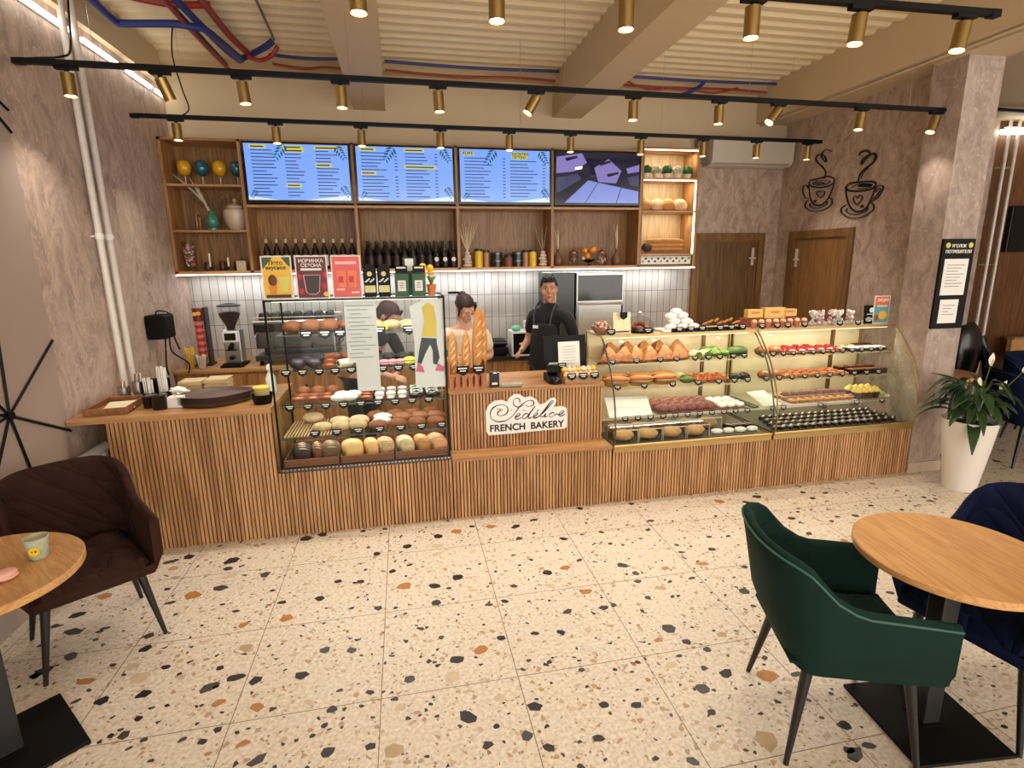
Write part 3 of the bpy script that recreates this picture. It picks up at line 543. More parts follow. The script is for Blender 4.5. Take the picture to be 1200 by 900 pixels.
# wall decoration: black rays
t = thing('wall_ray_decor', 'large black starburst of thin bars on the smooth left wall', 'wall decoration', (-2.04, 3.2, 1.07))
for (y, z) in ((3.67, 1.40), (3.68, .84), (3.28, .70), (3.24, 1.52), (2.9, 1.45), (2.75, 1.0), (2.95, .7), (2.8, 1.2)):
    MB().tube([(-2.045, 3.2, 1.07), (-2.045, y, z)], .009, 4).build('ray', BLACK, t, smooth=False)
MB().tube([(-2.05, 3.2, 1.07), (-2.03, 3.2, 1.07)], .022, 12).build('hub', BLACK, t)
t = thing('wall_ray_decor', 'second black starburst higher up, its ray tips at the left picture edge', 'wall decoration', (-2.04, 3.25, 2.85))
for (y, z) in ((3.68, 2.655), (3.67, 2.54), (3.3, 2.4), (2.9, 3.1), (3.3, 3.25)):
    MB().tube([(-2.045, 3.25, 2.85), (-2.045, y, z)], .009, 4).build('ray', BLACK, t, smooth=False)
# radiator
t = thing('radiator', 'white ribbed panel radiator low on the left wall behind brown chair', 'radiator', (-1.97, 3.2, .12))
m = MB().box(-2.01, 3.10, .15, -1.99, 3.95, .66).box(-1.93, 3.10, .15, -1.91, 3.95, .66)
for i in range(22): m.box(-1.99, 3.12 + i * .038, .18, -1.93, 3.13 + i * .038, .64); m.box(-1.91, 3.11 + i * .038, .2, -1.904, 3.128 + i * .038, .62)
m.build('panel', WHITE, t, smooth=False)
g = MB().box(-2.02, 3.09, .66, -2.0, 3.96, .68).box(-1.92, 3.09, .66, -1.9, 3.96, .68)
for i in range(25): g.box(-2.0, 3.10 + i * .034, .665, -1.92, 3.112 + i * .034, .678)
g.build('top_grille', WHITE, t, smooth=False)
for yy in (3.25, 3.75): MB().box(-2.048, yy, .5, -2.01, yy + .04, .62).build('bracket', WHITE, t, smooth=False)
# ================================================================ COUNTER
SLAT_BACK = mat('slat_shadow_board', (70, 42, 24), .7, vary=.05)
def slats(m, x0, x1, y, z0, z1, depth=.012, pitch=.0245, mi=0, mb=1):
    """vertical battens on a backing board, front face at y"""
    n = max(1, round((x1 - x0) / pitch)); p = (x1 - x0) / n
    m.box(x0, y + depth, z0, x1, y + depth + .018, z1, mb)
    for i in range(n):
        a = x0 + i * p; m.box(a + p * .14, y, z0, a + p * .80, y + depth, z1, mi)
# tall left counter
t = thing('counter_cabinet', 'tall left slatted oak counter cabinet under the self-service worktop', 'counter', (-1.37, 3.95, 0))
m = MB(); slats(m, -1.85, -.89, 3.66, .0, .875); m.build('slatted_front', [OAK_SLAT, SLAT_BACK], t, smooth=False)
MB().box(-1.85, 3.69, 0, -1.83, 4.35, .875).box(-.91, 3.69, 0, -.89, 4.35, .875).box(-1.83, 4.33, 0, -.91, 4.35, .875).build('body', OAK_V, t, smooth=False)
wt = MB().box(-2.045, 3.635, .88, -.885, 4.40, .915).build('worktop', OAK_H, smooth=False, bevel=.003); tag(wt, 'oak worktop slab of the left self-service counter reaching the wall', 'worktop')
# low base under the cases
t = thing('counter_cabinet', 'low slatted oak counter base under the square glass case', 'counter', (-.3, 3.9, 0))
m = MB(); slats(m, -.89, .27, 3.66, 0, .455); m.build('slatted_front', [OAK_SLAT, SLAT_BACK], t, smooth=False)
MB().box(-.885, 3.69, 0, .27, 4.25, .455).build('body', OAK_V, t, smooth=False)
t = thing('counter_cabinet', 'stepped slatted oak counter of the cash desk behind the bakery sign', 'counter', (.87, 3.9, 0))
m = MB(); slats(m, .272, 1.47, 3.66, 0, .44); m.build('slatted_front', [OAK_SLAT, SLAT_BACK], t, smooth=False)
MB().box(.272, 3.69, 0, 1.47, 4.35, .44).build('body', OAK_V, t, smooth=False)
MB().box(.272, 3.65, .44, 1.47, 3.85, .46).build('ledge', OAK_H, t, smooth=False)
m = MB(); slats(m, .28, 1.455, 3.84, .46, .885); m.build('upper_slatted_front', [OAK_SLAT, SLAT_BACK], t, smooth=False)
MB().box(.28, 3.87, .46, 1.455, 4.32, .885).build('upper_body', OAK_V, t, smooth=False)
wt = MB().box(.275, 3.825, .887, 1.46, 4.40, .915).build('worktop', OAK_H, smooth=False, bevel=.003); tag(wt, 'oak worktop slab of the cash desk', 'worktop')
for nm, a, b, w in (('c', 1.475, 2.80, 'left'), ('d', 2.83, 4.16, 'right')):
    t = thing('counter_cabinet', 'low slatted oak base under the %s curved glass case' % w, 'counter', ((a + b) / 2, 3.9, 0))
    m = MB(); slats(m, a, b, 3.66, 0, .405); m.build('slatted_front', [OAK_SLAT, SLAT_BACK], t, smooth=False)
    MB().box(a, 3.69, 0, b, 4.35, .405).build('body', OAK_V, t, smooth=False)
o = MB().box(2.802, 3.657, 0, 2.828, 3.70, .405).build('joint_strip', OAK_V, smooth=False); tag(o, 'narrow plain oak strip between the two curved case bases', 'trim strip')

# ---------------------------------------------------------------- square glass case
t = thing('display_case', 'upright square glass display case on the left counter base', 'display case', (-.3, 3.9, .455)); CASE1 = t
X0, X1, Y0, Y1 = -.868, .262, 3.672, 4.16
m = MB().box(X0, Y0, .457, X1, Y1, .478)
m.build('base_tray', DSTEEL, t, smooth=False)
lp = MB()
for i in range(46): lp.box(X0 + .01 + i * .0245, 3.664, .468, X0 + .02 + i * .0245, 3.672, .476)
lp.build('pearl_edge', STEEL, t, smooth=False)
fr = MB()
for x in (X0, X1 - .012):
    fr.box(x, Y0, .478, x + .012, Y0 + .012, 1.60).box(x, Y1 - .012, .478, x + .012, Y1, 1.60)
    fr.box(x, Y0, 1.59, x + .012, Y1, 1.602)
fr.box(X0, Y0, 1.592, X1, Y0 + .01, 1.602).box(X0, Y1 - .01, 1.592, X1, Y1, 1.602)
fr.build('case_frame', BLACK, t, smooth=False)
MB().box(X0 + .012, Y0 + .002, .48, X1 - .012, Y0 + .006, 1.592).build('front_glass', GLASSC, t, smooth=False)
for x in (X0 + .003, X1 - .007): MB().box(x, Y0 + .012, .48, x + .004, Y1 - .012, 1.592).build('side_glass', GLASSC, t, smooth=False)
MB().box(X0 + .012, Y0 + .01, 1.594, X1 - .012, Y1 - .01, 1.60).build('top_glass', GLASSC, t, smooth=False)
MB().tube([(X0 + .04, Y0 + .05, 1.587), (X1 - .04, Y0 + .05, 1.587)], .003, 6).build('led_strip', mat('dim_led', (255, 250, 240), .5, emis=.5, ecol=(255, 250, 240)), t)
C1Z = {'A': 1.355, 'B': 1.115, 'C': .885, 'D': .675}; C1Y = {'A': 3.86, 'B': 3.80, 'C': 3.76, 'D': 3.72}
for k in 'ABCD':
    MB().box(X0 + .014, C1Y[k], C1Z[k] - .007, X1 - .014, Y1 - .02, C1Z[k]).build('glass_shelf', glass('shelf_glass', (236, 246, 241), .7), t, smooth=False)
    MB().box(X0 + .014, C1Y[k] - .003, C1Z[k] - .008, X1 - .014, C1Y[k], C1Z[k] + .001).build('shelf_edge', DSTEEL, t, smooth=False)
m = MB()
for i in range(18): m.obox((X0 + .03 + i * .021, 3.93, .682), (.009, .40, .008), (0, 0, -.0))
tag(m.build('slatted_board', mat('pale_wood_slat', (196, 160, 116), .5), smooth=False), 'pale slatted wooden board left empty on the fourth shelf', 'board')
# two translucent pale sheets with flat coloured marks just inside the front glass
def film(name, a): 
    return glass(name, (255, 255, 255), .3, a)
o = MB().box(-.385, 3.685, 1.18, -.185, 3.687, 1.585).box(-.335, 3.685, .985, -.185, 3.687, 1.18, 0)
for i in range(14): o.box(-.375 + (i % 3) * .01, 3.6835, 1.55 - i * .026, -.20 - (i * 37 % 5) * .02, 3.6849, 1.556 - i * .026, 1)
tag(o.build('translucent_sheet', [film('sheet_film', .72), mat('faint_print', (150, 160, 172), .8)], smooth=False), 'white translucent sheet with thin grey lines inside the square case front', 'printed sheet')
t = thing('translucent_sheet', 'pale translucent sheet with a yellow shape and dark legs inside the square case front', 'printed sheet', (.14, 3.687, .98))
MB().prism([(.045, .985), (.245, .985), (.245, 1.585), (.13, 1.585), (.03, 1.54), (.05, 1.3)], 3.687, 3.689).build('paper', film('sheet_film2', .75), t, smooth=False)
MB().prism([(.10, 1.34), (.20, 1.33), (.205, 1.44), (.19, 1.54), (.15, 1.565), (.11, 1.53), (.125, 1.44)], 3.683, 3.686).build('yellow_shape', mat('sheet_yellow', (232, 204, 92), .7), t, smooth=False)
MB().prism([(.10, 1.33), (.20, 1.32), (.20, 1.29), (.215, 1.19), (.195, 1.14), (.17, 1.15), (.17, 1.24), (.155, 1.28), (.12, 1.22), (.09, 1.15), (.065, 1.16), (.08, 1.24)], 3.683, 3.686).build('dark_legs', mat('sheet_blue_grey', (58, 62, 74), .7), t, smooth=False)
MB().prism([(.18, 1.10), (.24, 1.09), (.245, 1.12), (.205, 1.15)], 3.683, 3.686).prism([(.05, 1.10), (.11, 1.09), (.10, 1.13), (.07, 1.16)], 3.683, 3.686).build('pink_shoes', mat('sheet_pink', (214, 110, 140), .7), t, smooth=False)

# ---------------------------------------------------------------- curved glass cases
PROF = [(3.645, .47), (3.632, .57), (3.640, .68), (3.668, .80), (3.712, .91), (3.772, 1.02), (3.850, 1.12), (3.925, 1.205), (3.965, 1.236)]
CURV = {}
for nm, a, b, w in (('A', 1.475, 2.805, 'left'), ('B', 2.825, 4.155, 'right')):
    t = thing('display_case', '%s curved-front glass display case with gold trim' % w, 'display case', ((a + b) / 2, 3.9, .405)); CURV[nm] = t
    MB().box(a, 3.645, .407, b, 4.34, .445).build('base_tray', GOLDT, t, smooth=False)
    MB().tube([(a, 3.648, .455), (b, 3.648, .455)], .012, 8).build('front_rail', GOLDT, t)
    MB().box(a + .02, 3.70, .446, b - .02, 4.30, .456).build('deck', mat('grey_deck', (96, 90, 80), .3), t, smooth=False)
    MB().sheet([[(a + .012, p[0], p[1]), (b - .012, p[0], p[1])] for p in PROF]).sheet([[(a + .012, p[0] + .004, p[1]), (b - .012, p[0] + .004, p[1])] for p in PROF][::-1]).build('curved_glass', GLASSC, t, fixn=False)
    MB().box(a, 3.955, 1.236, b, 4.32, 1.250).build('top_shelf', mat('cream_metal', (206, 190, 158), .3), t, smooth=False)
    MB().box(a, 3.948, 1.232, b, 3.957, 1.254).build('top_trim', GOLDT, t, smooth=False)
    for x in (a, b - .012):
        sidep = [(p[0] + .006, p[1]) for p in PROF] + [(4.30, 1.235), (4.30, .446), (3.66, .446)]
        MB().prism(sidep, x + .003, x + .007, 'x').build('side_glass', GLASSC, t, smooth=False)
        mm = MB(); q = [(x + .006, p[0], p[1]) for p in PROF]; mm.tube(q, .0065, 8); mm.build('edge_trim', GOLDT if x > 4 else (BRASS if nm == 'B' else DSTEEL), t)
        MB().box(x, 4.29, .446, x + .012, 4.31, 1.236).build('back_post', GOLDT, t, smooth=False)
    for k in range(2):
        MB().box(a + .012 + k * .655, 4.30 + k * .008, .448, a + .66 + k * .655, 4.306 + k * .008, 1.234).build('sliding_back_door', mat('cream_back_panel', (232, 214, 176), .4), t, smooth=False)
    MB().tube([(a + .05, 3.985, 1.23), (b - .05, 3.985, 1.23)], .005, 6).build('led_strip', LEDW, t)
    for z, y in ((1.025, 3.93), (.838, 3.86), (.632, 3.79)):
        MB().box(a + .014, y, z - .007, b - .014, 4.28, z).build('glass_shelf', glass('shelf_glass_b', (252, 250, 244), .6), t, smooth=False)
        MB().box(a + .014, y - .003, z - .008, b - .014, y, z + .001).build('shelf_edge', mat('satin_edge', (200, 184, 150), .3, metal=.6), t, smooth=False)
    MB().box((a + b) / 2 + .02 + (.32 if nm == 'A' else .25), 4.2, .456, (a + b) / 2 + .045 + (.32 if nm == 'A' else .25), 4.225, 1.236).build('shelf_post', mat('bronze_post', (110, 84, 52), .35, metal=.7), t, smooth=False)

# ---------------------------------------------------------------- bakery sign
def SG(x, y): # sign drawing units -> the plane of the desk front
    a = (560 + x / 10 - 605.04) / 637.7; b = (450 + y / 10 - 446.4) / 637.7
    d = Vector(_r[0]) * a - Vector(_r[1]) * b - Vector(_r[2]); k = 3.82 / d.y
    return (d.x * k, 1.83 + d.z * k)
t = thing('bakery_sign', 'white cut-out sign reading French Bakery on the cash desk front', 'sign', (.86, 3.84, .56))
out = [(100, 560), (98, 440), (95, 330), (125, 250), (195, 200), (280, 190), (345, 212), (370, 165), (425, 122), (490, 120), (545, 160), (620, 146), (690, 185), (725, 245), (790, 225), (845, 172), (895, 158), (922, 188), (905, 240), (880, 275), (990, 262), (1040, 285), (1048, 370), (1042, 505), (1015, 522), (700, 550), (400, 580), (125, 603)]
MB().prism([SG(*p) for p in out], 3.820, 3.838).build('sign_board', mat('white_acrylic', (240, 238, 234), .35, vary=.01), t, smooth=False)
INK = mat('black_ink', (14, 13, 13), .5, vary=0)
strokes = [([(262, 310), (235, 332), (228, 352), (250, 370), (290, 368), (335, 345), (352, 305), (338, 265), (300, 245), (240, 247), (180, 278), (148, 330), (148, 385), (175, 418), (225, 440), (290, 438), (350, 418), (405, 375), (445, 325), (480, 275), (520, 235), (570, 203), (620, 190), (650, 203), (655, 228), (635, 255), (590, 262), (560, 250)], .0034),
    ([(492, 215), (490, 185), (465, 165), (432, 175), (413, 210), (425, 248), (460, 268), (505, 262), (548, 235)], .003),
    ([(430, 392), (470, 376), (495, 355), (482, 343), (455, 362), (438, 392), (455, 412), (490, 402), (522, 385)], .0034),
    ([(590, 352), (562, 346), (532, 368), (520, 398), (540, 408), (575, 385), (605, 345), (672, 258), (620, 335), (592, 385), (600, 402), (630, 388)], .0034),
    ([(640, 388), (680, 368), (702, 346), (682, 338), (656, 365), (654, 396), (688, 394), (716, 375)], .0034), ([(688, 322), (714, 300)], .003),
    ([(716, 378), (780, 320), (850, 242), (888, 205), (872, 194), (840, 224), (790, 292), (742, 350), (735, 384), (762, 382), (795, 352)], .0034),
    ([(802, 340), (784, 372), (792, 386), (822, 372)], .0034), ([(826, 312), (830, 308)], .003),
    ([(896, 342), (870, 334), (838, 360), (842, 386), (878, 378), (915, 350), (940, 358)], .0032),
    ([(940, 362), (982, 346), (1006, 322), (986, 314), (956, 342), (954, 370), (986, 370), (1022, 348)], .0034), ([(1030, 372), (1034, 372)], .003),
    ([(222, 290), (262, 296), (268, 318), (290, 296), (262, 290)], .0018), ([(520, 312), (556, 304)], .0018), ([(384, 300), (398, 308)], .0018)]
m = MB()
for pts, r in strokes:
    q = smooth_pts([(SG(*p)[0], 3.819, SG(*p)[1]) for p in pts], 4); m.tube(q, [r * (1 + .35 * math.sin(i * .35)) for i in range(len(q))], 6)
m.build('script_lettering', INK, t)
for _w, _x in (('FRENCH', 350), ('BAKERY', 812)): text_mesh('capital_lettering', _w, .072, INK, t, (SG(_x, 528)[0], 3.8195, SG(580, 528)[1]), off=.0022, sx=.98, spacing=1.03, ext=.0015)

# ================================================================ BACK COUNTER
t = thing('back_counter_unit', 'oak back counter unit under the coffee machines by the left wall', 'cabinet', (-1.35, 5.5, 0))
MB().box(-2.04, 5.28, 0, -.3, 5.92, .865).build('body', OAK_V, t, smooth=False)
for i in range(3):
    a = -2.02 + i * .575; d = MB().box(a, 5.262, .1, a + .565, 5.28, .84).build('cabinet_door', OAK_V, t, smooth=False, bevel=.002)
    MB().box(a + .50, 5.25, .6, a + .515, 5.262, .72).build('handle', BLACK, d, smooth=False)
o = MB().box(-2.045, 5.25, .866, -.3, 5.925, .90).build('worktop', OAK_H, smooth=False, bevel=.003); tag(o, 'oak worktop of the back counter under the coffee machines', 'worktop')
t = thing('back_counter_unit', 'oak back counter unit with black top behind the cash desk', 'cabinet', (.65, 5.5, 0))
MB().box(-.295, 5.35, 0, 1.40, 5.92, .845).build('body', OAK_V, t, smooth=False)
for i in range(3):
    a = -.28 + i * .56; d = MB().box(a, 5.332, .1, a + .55, 5.35, .83).build('cabinet_door', OAK_V, t, smooth=False, bevel=.002)
    MB().box(a + .5, 5.32, .6, a + .512, 5.332, .72).build('handle', BLACK, d, smooth=False)
o = MB().box(-.295, 5.32, .847, 1.42, 5.925, .88).build('worktop', mat('black_worktop', (36, 34, 34), .35), smooth=False); tag(o, 'dark worktop of the back counter behind the two workers', 'worktop')

# ================================================================ WALL SHELVING
SHZ0, SHZ1, SY0, SY1 = 1.745, 2.92, 5.62, 5.945
t = thing('wall_shelving', 'long oak wall shelving with open compartments around the menu screens', 'shelving', (.6, 5.8, SHZ0)); SHELV = t
xs = [-2.045, -1.385, -.405, .565, 1.535, 2.495]
for i, x in enumerate(xs): MB().box(x - (.0 if i == 0 else .014), SY0, SHZ0, x + .028 - (.0 if i == 0 else .014), SY1, SHZ1).build('upright', OAK_V, t, smooth=False)
MB().box(-2.03, SY1 - .012, SHZ0 + .02, 2.495, SY1, SHZ1 - .02).build('back_panel', OAK_DARK, t, smooth=False)
MB().box(-2.045, SY0, SHZ0 - .012, 2.51, SY1, SHZ0 + .018).build('bottom_board', OAK_H, t, smooth=False)
MB().box(-2.045, SY0, SHZ1 - .022, 2.51, SY1, SHZ1).build('top_board', OAK_H, t, smooth=False)
for i in range(1, 5): MB().box(xs[i] + .014, SY0 + .0, 2.335, xs[i + 1] - .014, SY1 - .012, 2.357).build('shelf_board', OAK_H, t, smooth=False)
for z in (2.125, 2.525): MB().box(-2.017, SY0 + .01, z - .012, -1.399, SY1 - .012, z + .008).build('shelf_board', OAK_H, t, smooth=False)
MB().box(-2.04, SY0 - .008, SHZ0 - .020, 3.16, SY0 + .012, SHZ0 - .012).build('led_profile', mat('led_profile_glow', (255, 255, 255), .5, emis=3.0, ecol=(250, 250, 255)), t, smooth=False)
# lit bread niche
t = thing('bread_niche', 'lit shelf niche with glowing edges holding bread at the shelving end', 'shelving', (2.83, 5.8, SHZ0))
MB().box(2.512, SY0, SHZ0 - .012, 2.524, SY1, 2.96).build('side_panel', OAK_V, t, smooth=False)
MB().box(3.13, SY0, SHZ0 - .012, 3.155, SY1, 2.96).build('side_panel', OAK_V, t, smooth=False)
MB().box(2.524, SY1 - .012, SHZ0 + .02, 3.13, SY1, 2.94).build('back_panel', wood('niche_back', (150, 120, 78), (190, 158, 110), 'z', ring=.8), t, smooth=False)
for z in (SHZ0 - .012, 1.86, 2.31, 2.64, 2.94): MB().box(2.524, SY0, z, 3.13, SY1 - .012, z + .02).build('shelf_board', OAK_H, t, smooth=False)
MB().box(2.53, SY0 + .004, 2.932, 3.13, SY0 + .016, 2.9395).build('led_strip', LEDW, t, smooth=False)
MB().box(2.53, SY0 + .004, 2.632, 3.13, SY0 + .016, 2.6395).build('led_strip', LEDW, t, smooth=False)
MB().box(3.118, SY0 + .004, 2.33, 3.129, SY0 + .016, 2.632).build('led_strip', LEDW, t, smooth=False)
MB().box(3.118, SY0 + .004, 1.88, 3.129, SY0 + .016, 2.308).build('led_strip', LEDW, t, smooth=False)
for i, (c, w) in enumerate(((2.93, .6), (2.63, .6), (2.30, .6))):
    area_light('niche_light', (2.82, 5.70, c - .01), (0.25, 0, 0), .55, .02, 1.6, (1, .92, .74))

# ================================================================ MENU SCREENS
SCR_BLUE = mat('screen_blue', (70, 90, 130), .12, emis=.72, ecol=(112, 152, 232), vary=0)
SCR_DARK = mat('screen_ink', (14, 18, 36), .3, emis=.3, ecol=(24, 34, 70), vary=0)
SCR_YEL = mat('screen_yellow', (110, 106, 50), .2, emis=.62, ecol=(196, 192, 96), vary=0)
SCR_LEAF = mat('screen_leaf', (14, 50, 64), .2, emis=.5, ecol=(34, 100, 126), vary=0)
SCR_PALE = mat('screen_pale', (120, 130, 136), .2, emis=.62, ecol=(200, 220, 232), vary=0)
def leafspray(m, cx, cz, s, flip, y, mi):
    """a twig hanging down and sideways with paired narrow leaves"""
    for k in range(5):
        f = k / 5; px, pz = cx - flip * s * .75 * f, cz - s * 1.15 * f
        for sd in (-1, 1):
            a = math.radians(-118 if flip > 0 else -62) + sd * math.radians(48); L = s * (.62 - .06 * k)
            dx, dz = math.cos(a) * L, math.sin(a) * L; nx, nz = -dz * .17, dx * .17
            m.prism([(px, pz), (px + dx * .5 + nx, pz + dz * .5 + nz), (px + dx, pz + dz), (px + dx * .5 - nx, pz + dz * .5 - nz)], y, y + .0006, 'y', mi)
def screen(i, x0, x1, label, heads, colmns):
    t = thing('menu_screen', label, 'screen', ((x0 + x1) / 2, 5.62, 2.37), 'screens above the shelving')
    MB().box(x0, 5.605, 2.372, x1, 5.655, 2.905).build('bezel', BLACKG, t, smooth=False, bevel=.003)
    MB().box(x0 + .1, 5.655, 2.45, x1 - .1, 5.93, 2.8).build('wall_mount', BLACK, t, smooth=False)
    a, b, lo, hi = x0 + .022, x1 - .022, 2.398, 2.885
    if i < 3:
        MB().box(a, 5.6035, lo, b, 5.6049, hi).build('display_panel', SCR_BLUE, t, smooth=False)
        m = MB(); y = 5.6022; rr = random.Random(i + 5); Wd = b - a
        m.prism([(b - Wd * .45, lo), (b, lo), (b, lo + .05)], y, y + .0008, 'y', 3).prism([(a, lo), (a + Wd * .3, lo), (a, lo + .035)], y, y + .0008, 'y', 3)
        leafspray(m, a + Wd * .38, hi - .004, .115, 1, y - .0018, 2); leafspray(m, b - .10, hi - .01, .10, -1, y - .0018, 2)
        leafspray(m, b - .07, lo + .13, .085, -1, y - .0018, 2); leafspray(m, a + .07, lo + .085, .06, 1, y - .0018, 2)
        for (cx0, cx1, z0, rows_, hd) in colmns:
            X_0, X_1 = a + Wd * cx0, a + Wd * cx1
            for r in range(rows_):
                z = z0 - r * .030
                if z < lo + .02: break
                if r in hd:
                    m.box(X_0 - .008, y, z - .012, X_0 + (X_1 - X_0) * hd[r], y + .0008, z + .020, 1)
                    m.box(X_0 + .003, y - .0008, z - .002, X_0 + (X_1 - X_0) * hd[r] - .02, y, z + .009, 0); continue
                L = rr.uniform(.45, .8) * (X_1 - X_0); m.box(X_0, y, z, X_0 + L, y + .0008, z + .0075, 0)
                if colmns[0][1] > .4: m.box(X_1 - .028, y, z, X_1, y + .0008, z + .0075, 0)
        m.build('menu_print', [SCR_DARK, SCR_YEL, SCR_LEAF, SCR_PALE], t, smooth=False)
    else:
        m = MB().box(a, 5.6035, lo, b, 5.6049, hi, 0); y = 5.602; W_ = b - a; H_ = hi - lo
        P = lambda u, v: (a + u * W_, hi - v * H_)
        m.prism([P(.38, .55), P(1, .76), P(1, 1), P(.1, 1)], y + .0006, y + .0012, 'y', 1)
        m.prism([P(0, .1), P(.3, .02), P(.36, .2), P(.2, .38), P(0, .42)], y + .0006, y + .0012, 'y', 2)
        m.prism([P(.45, .3), P(.62, .12), P(.78, .35), P(.72, .6), P(.5, .58)], y + .0004, y + .0012, 'y', 2)
        m.prism([P(0, .5), P(.25, .42), P(.3, .52), P(.05, .78), P(0, .8)], y + .0006, y + .0012, 'y', 3)
        m.prism([P(.84, .3), P(1, .22), P(1, .36), P(.86, .4)], y + .0006, y + .0012, 'y', 2)
        m.prism([P(.85, .48), P(1, .42), P(1, .66), P(.9, .64)], y + .0006, y + .0012, 'y', 3)
        for q in ((.5, .57, .34, 1), (.78, .68, .72, 1)):
            m.prism([P(q[0], q[1]), P(q[0] + .012, q[1]), P(q[2] + .012, q[3]), P(q[2], q[3])], y, y + .0006, 'y', 4)
        m.prism([P(.22, .3), P(.31, .27), P(.3, .33), P(.22, .35)], y, y + .0006, 'y', 5)
        for u, v in ((.1, .12), (.5, .2), (.6, .42)): m.prism([P(u, v), P(u + .14, v - .05), P(u + .15, v - .01), P(u + .02, v + .06)], y, y + .0006, 'y', 0)
        m.build('display_panel', [mat('scr_a', (26, 28, 48), .1, emis=.35, vary=0), mat('scr_b', (96, 112, 172), .1, emis=.75, vary=0), mat('scr_c', (108, 102, 160), .1, emis=.6, vary=0), mat('scr_d', (56, 60, 92), .1, emis=.45, vary=0), mat('scr_e', (48, 54, 96), .1, emis=.4, vary=0), mat('scr_f', (220, 220, 240), .1, emis=.9, vary=0)], t, smooth=False)
    return t
S1 = screen(0, -1.362, -.418, 'leftmost blue menu screen with three text columns', 3, [(.06, .36, 2.855, 16, {0: .5, 15: .7}), (.38, .62, 2.855, 16, {0: .75, 1: .8, 11: .6}), (.68, .96, 2.855, 15, {0: .9, 5: .55})])
S2 = screen(1, -.392, .552, 'blue menu screen second from the left with two price columns', 2, [(.05, .42, 2.855, 15, {0: .42, 7: .4}), (.50, .84, 2.855, 15, {0: .6, 5: .95})])
S3 = screen(2, .578, 1.522, 'blue menu screen third from the left with coffee heading', 2, [(.05, .50, 2.80, 13, {}), (.55, .95, 2.78, 12, {})])
for tx, x, z, s in (('КОФЕ', .68, 2.835, .036), ('НАПИТКИ', 1.20, 2.838, .034), ('СЕЗОНА', 1.19, 2.808, .034)):
    MB().box(x - .058 - (.02 if len(tx) > 4 else 0), 5.6026, z - .006, x + .06 + (.02 if len(tx) > 4 else 0), 5.6032, z + .03).build('heading_patch', SCR_YEL, S3, smooth=False)
    text_mesh('heading', tx, s, SCR_DARK, S3, (x, 5.602, z), off=.0012, ext=.0003)
screen(3, 1.548, 2.482, 'dark photo screen rightmost of the four above the shelving', 0, [])
# ================================================================ THINGS ON THE SHELVES
def single(mb, name, mats, label, cat, group=None, smooth=True, bevel=0):
    o = mb.build(name, mats, smooth=smooth, bevel=bevel); return tag(o, label, cat, group)
def at(mb, x, y, z, rz=0, s=1): return mb.xf(Matrix.Translation((x, y, z)) @ Matrix.Rotation(rz, 4, 'Z') @ Matrix.Scale(s, 4))
# goblets on the top left shelf
YG = mat('amber_glass', (214, 158, 20), .12, coat=.6); TG = mat('teal_glass', (10, 92, 108), .12, coat=.6); STEMG = mat('pale_glass_stem', (206, 190, 170), .15)
for i, (x, c, n) in enumerate(((-1.90, YG, 'leftmost amber'), (-1.755, TG, 'left teal'), (-1.605, YG, 'right amber'), (-1.455, TG, 'rightmost teal'))):
    t = thing('goblet', '%s globe goblet on the top left shelf' % n, 'goblet', (x, 5.76, 2.533), 'globe goblets on the top shelf', world=False)
    MB().lathe([(.012, .085), (.038, .098), (.056, .13), (.060, .158), (.054, .19), (.036, .214), (.03, .216), (.028, .212)], 20, caps=True).build('bowl', c, t)
    MB().lathe([(.034, 0), (.034, .004), (.008, .01), (.005, .04), (.006, .075), (.014, .08)], 14).build('stem', STEMG, t)
t = thing('face_vase', 'teal head-shaped vase with dried feathers on the left shelf', 'vase', (-1.71, 5.74, 2.133), world=False)
MB().ball((0, 0, .085), (.058, .06, .082), 18, 14, fn=lambda p: 1 + (.12 * math.exp(-((p.x) ** 2 * 30 + (p.z + .1) ** 2 * 12)) if p.y < 0 else 0) - .12 * max(0, -p.z) ** 2).lathe([(.045, 0), (.045, .02), (.03, .03)], 14).lathe([(.032, .15), (.028, .165), (.034, .175)], 14).build('vase_body', mat('teal_glaze', (66, 132, 112), .3, coat=.4), t)
m = MB()
for s in (-1, 1): m.ball((s * .022, -.058, .1), (.012, .006, .005), 8, 6).ball((s * .022, -.056, .115), (.016, .005, .003), 8, 6)
m.ball((0, -.062, .055), (.018, .006, .006), 8, 6); m.build('face_relief', mat('teal_dark', (44, 104, 88), .3), t)
rr = random.Random(4)
for i in range(3):
    a = -.55 + i * .12; m = MB(); pts = []
    for k in range(7): f = k / 6; pts.append((math.sin(a) * f * .36 - .1 * f * f * (i == 0), 0, .165 + f * .33 - .03 * i))
    m.tube(smooth_pts(pts, 3), [.003 + .030 * math.sin(PI * min(1, j / 18)) for j in range(19)], 6, flat=.3); m.build('feather', mat('cream_feather', (222, 210, 190), .8), t)
for i in range(11):
    a = rr.uniform(-1.1, .9); L = rr.uniform(.2, .34); m = MB(); p2 = (math.sin(a) * L, rr.uniform(-.04, .05), .165 + math.cos(a) * L * .8); m.tube([(0, 0, .16), p2], .002, 5)
    for k in range(4): q = Vector((0, 0, .16)).lerp(Vector(p2), .5 + k * .16); m.ball(q, (.009, .005, .014), 6, 5)
    m.build('dried_twig', mat('dried_stem', (96, 74, 52), .8), t)
t = thing('ginger_jar', 'cream ribbed ceramic jar with knob lid on the left shelf', 'jar', (-1.525, 5.77, 2.133), world=False); t.location.x = -1.512; t.scale = (1.1,) * 3
MB().lathe([(.055, 0), (.06, .01), (.085, .06), (.098, .12), (.092, .165), (.07, .185)], 32, wob=lambda a, i: 1 + .025 * abs(math.sin(a * 8))).build('jar_body', mat('cream_ceramic', (198, 180, 156), .35, coat=.3), t)
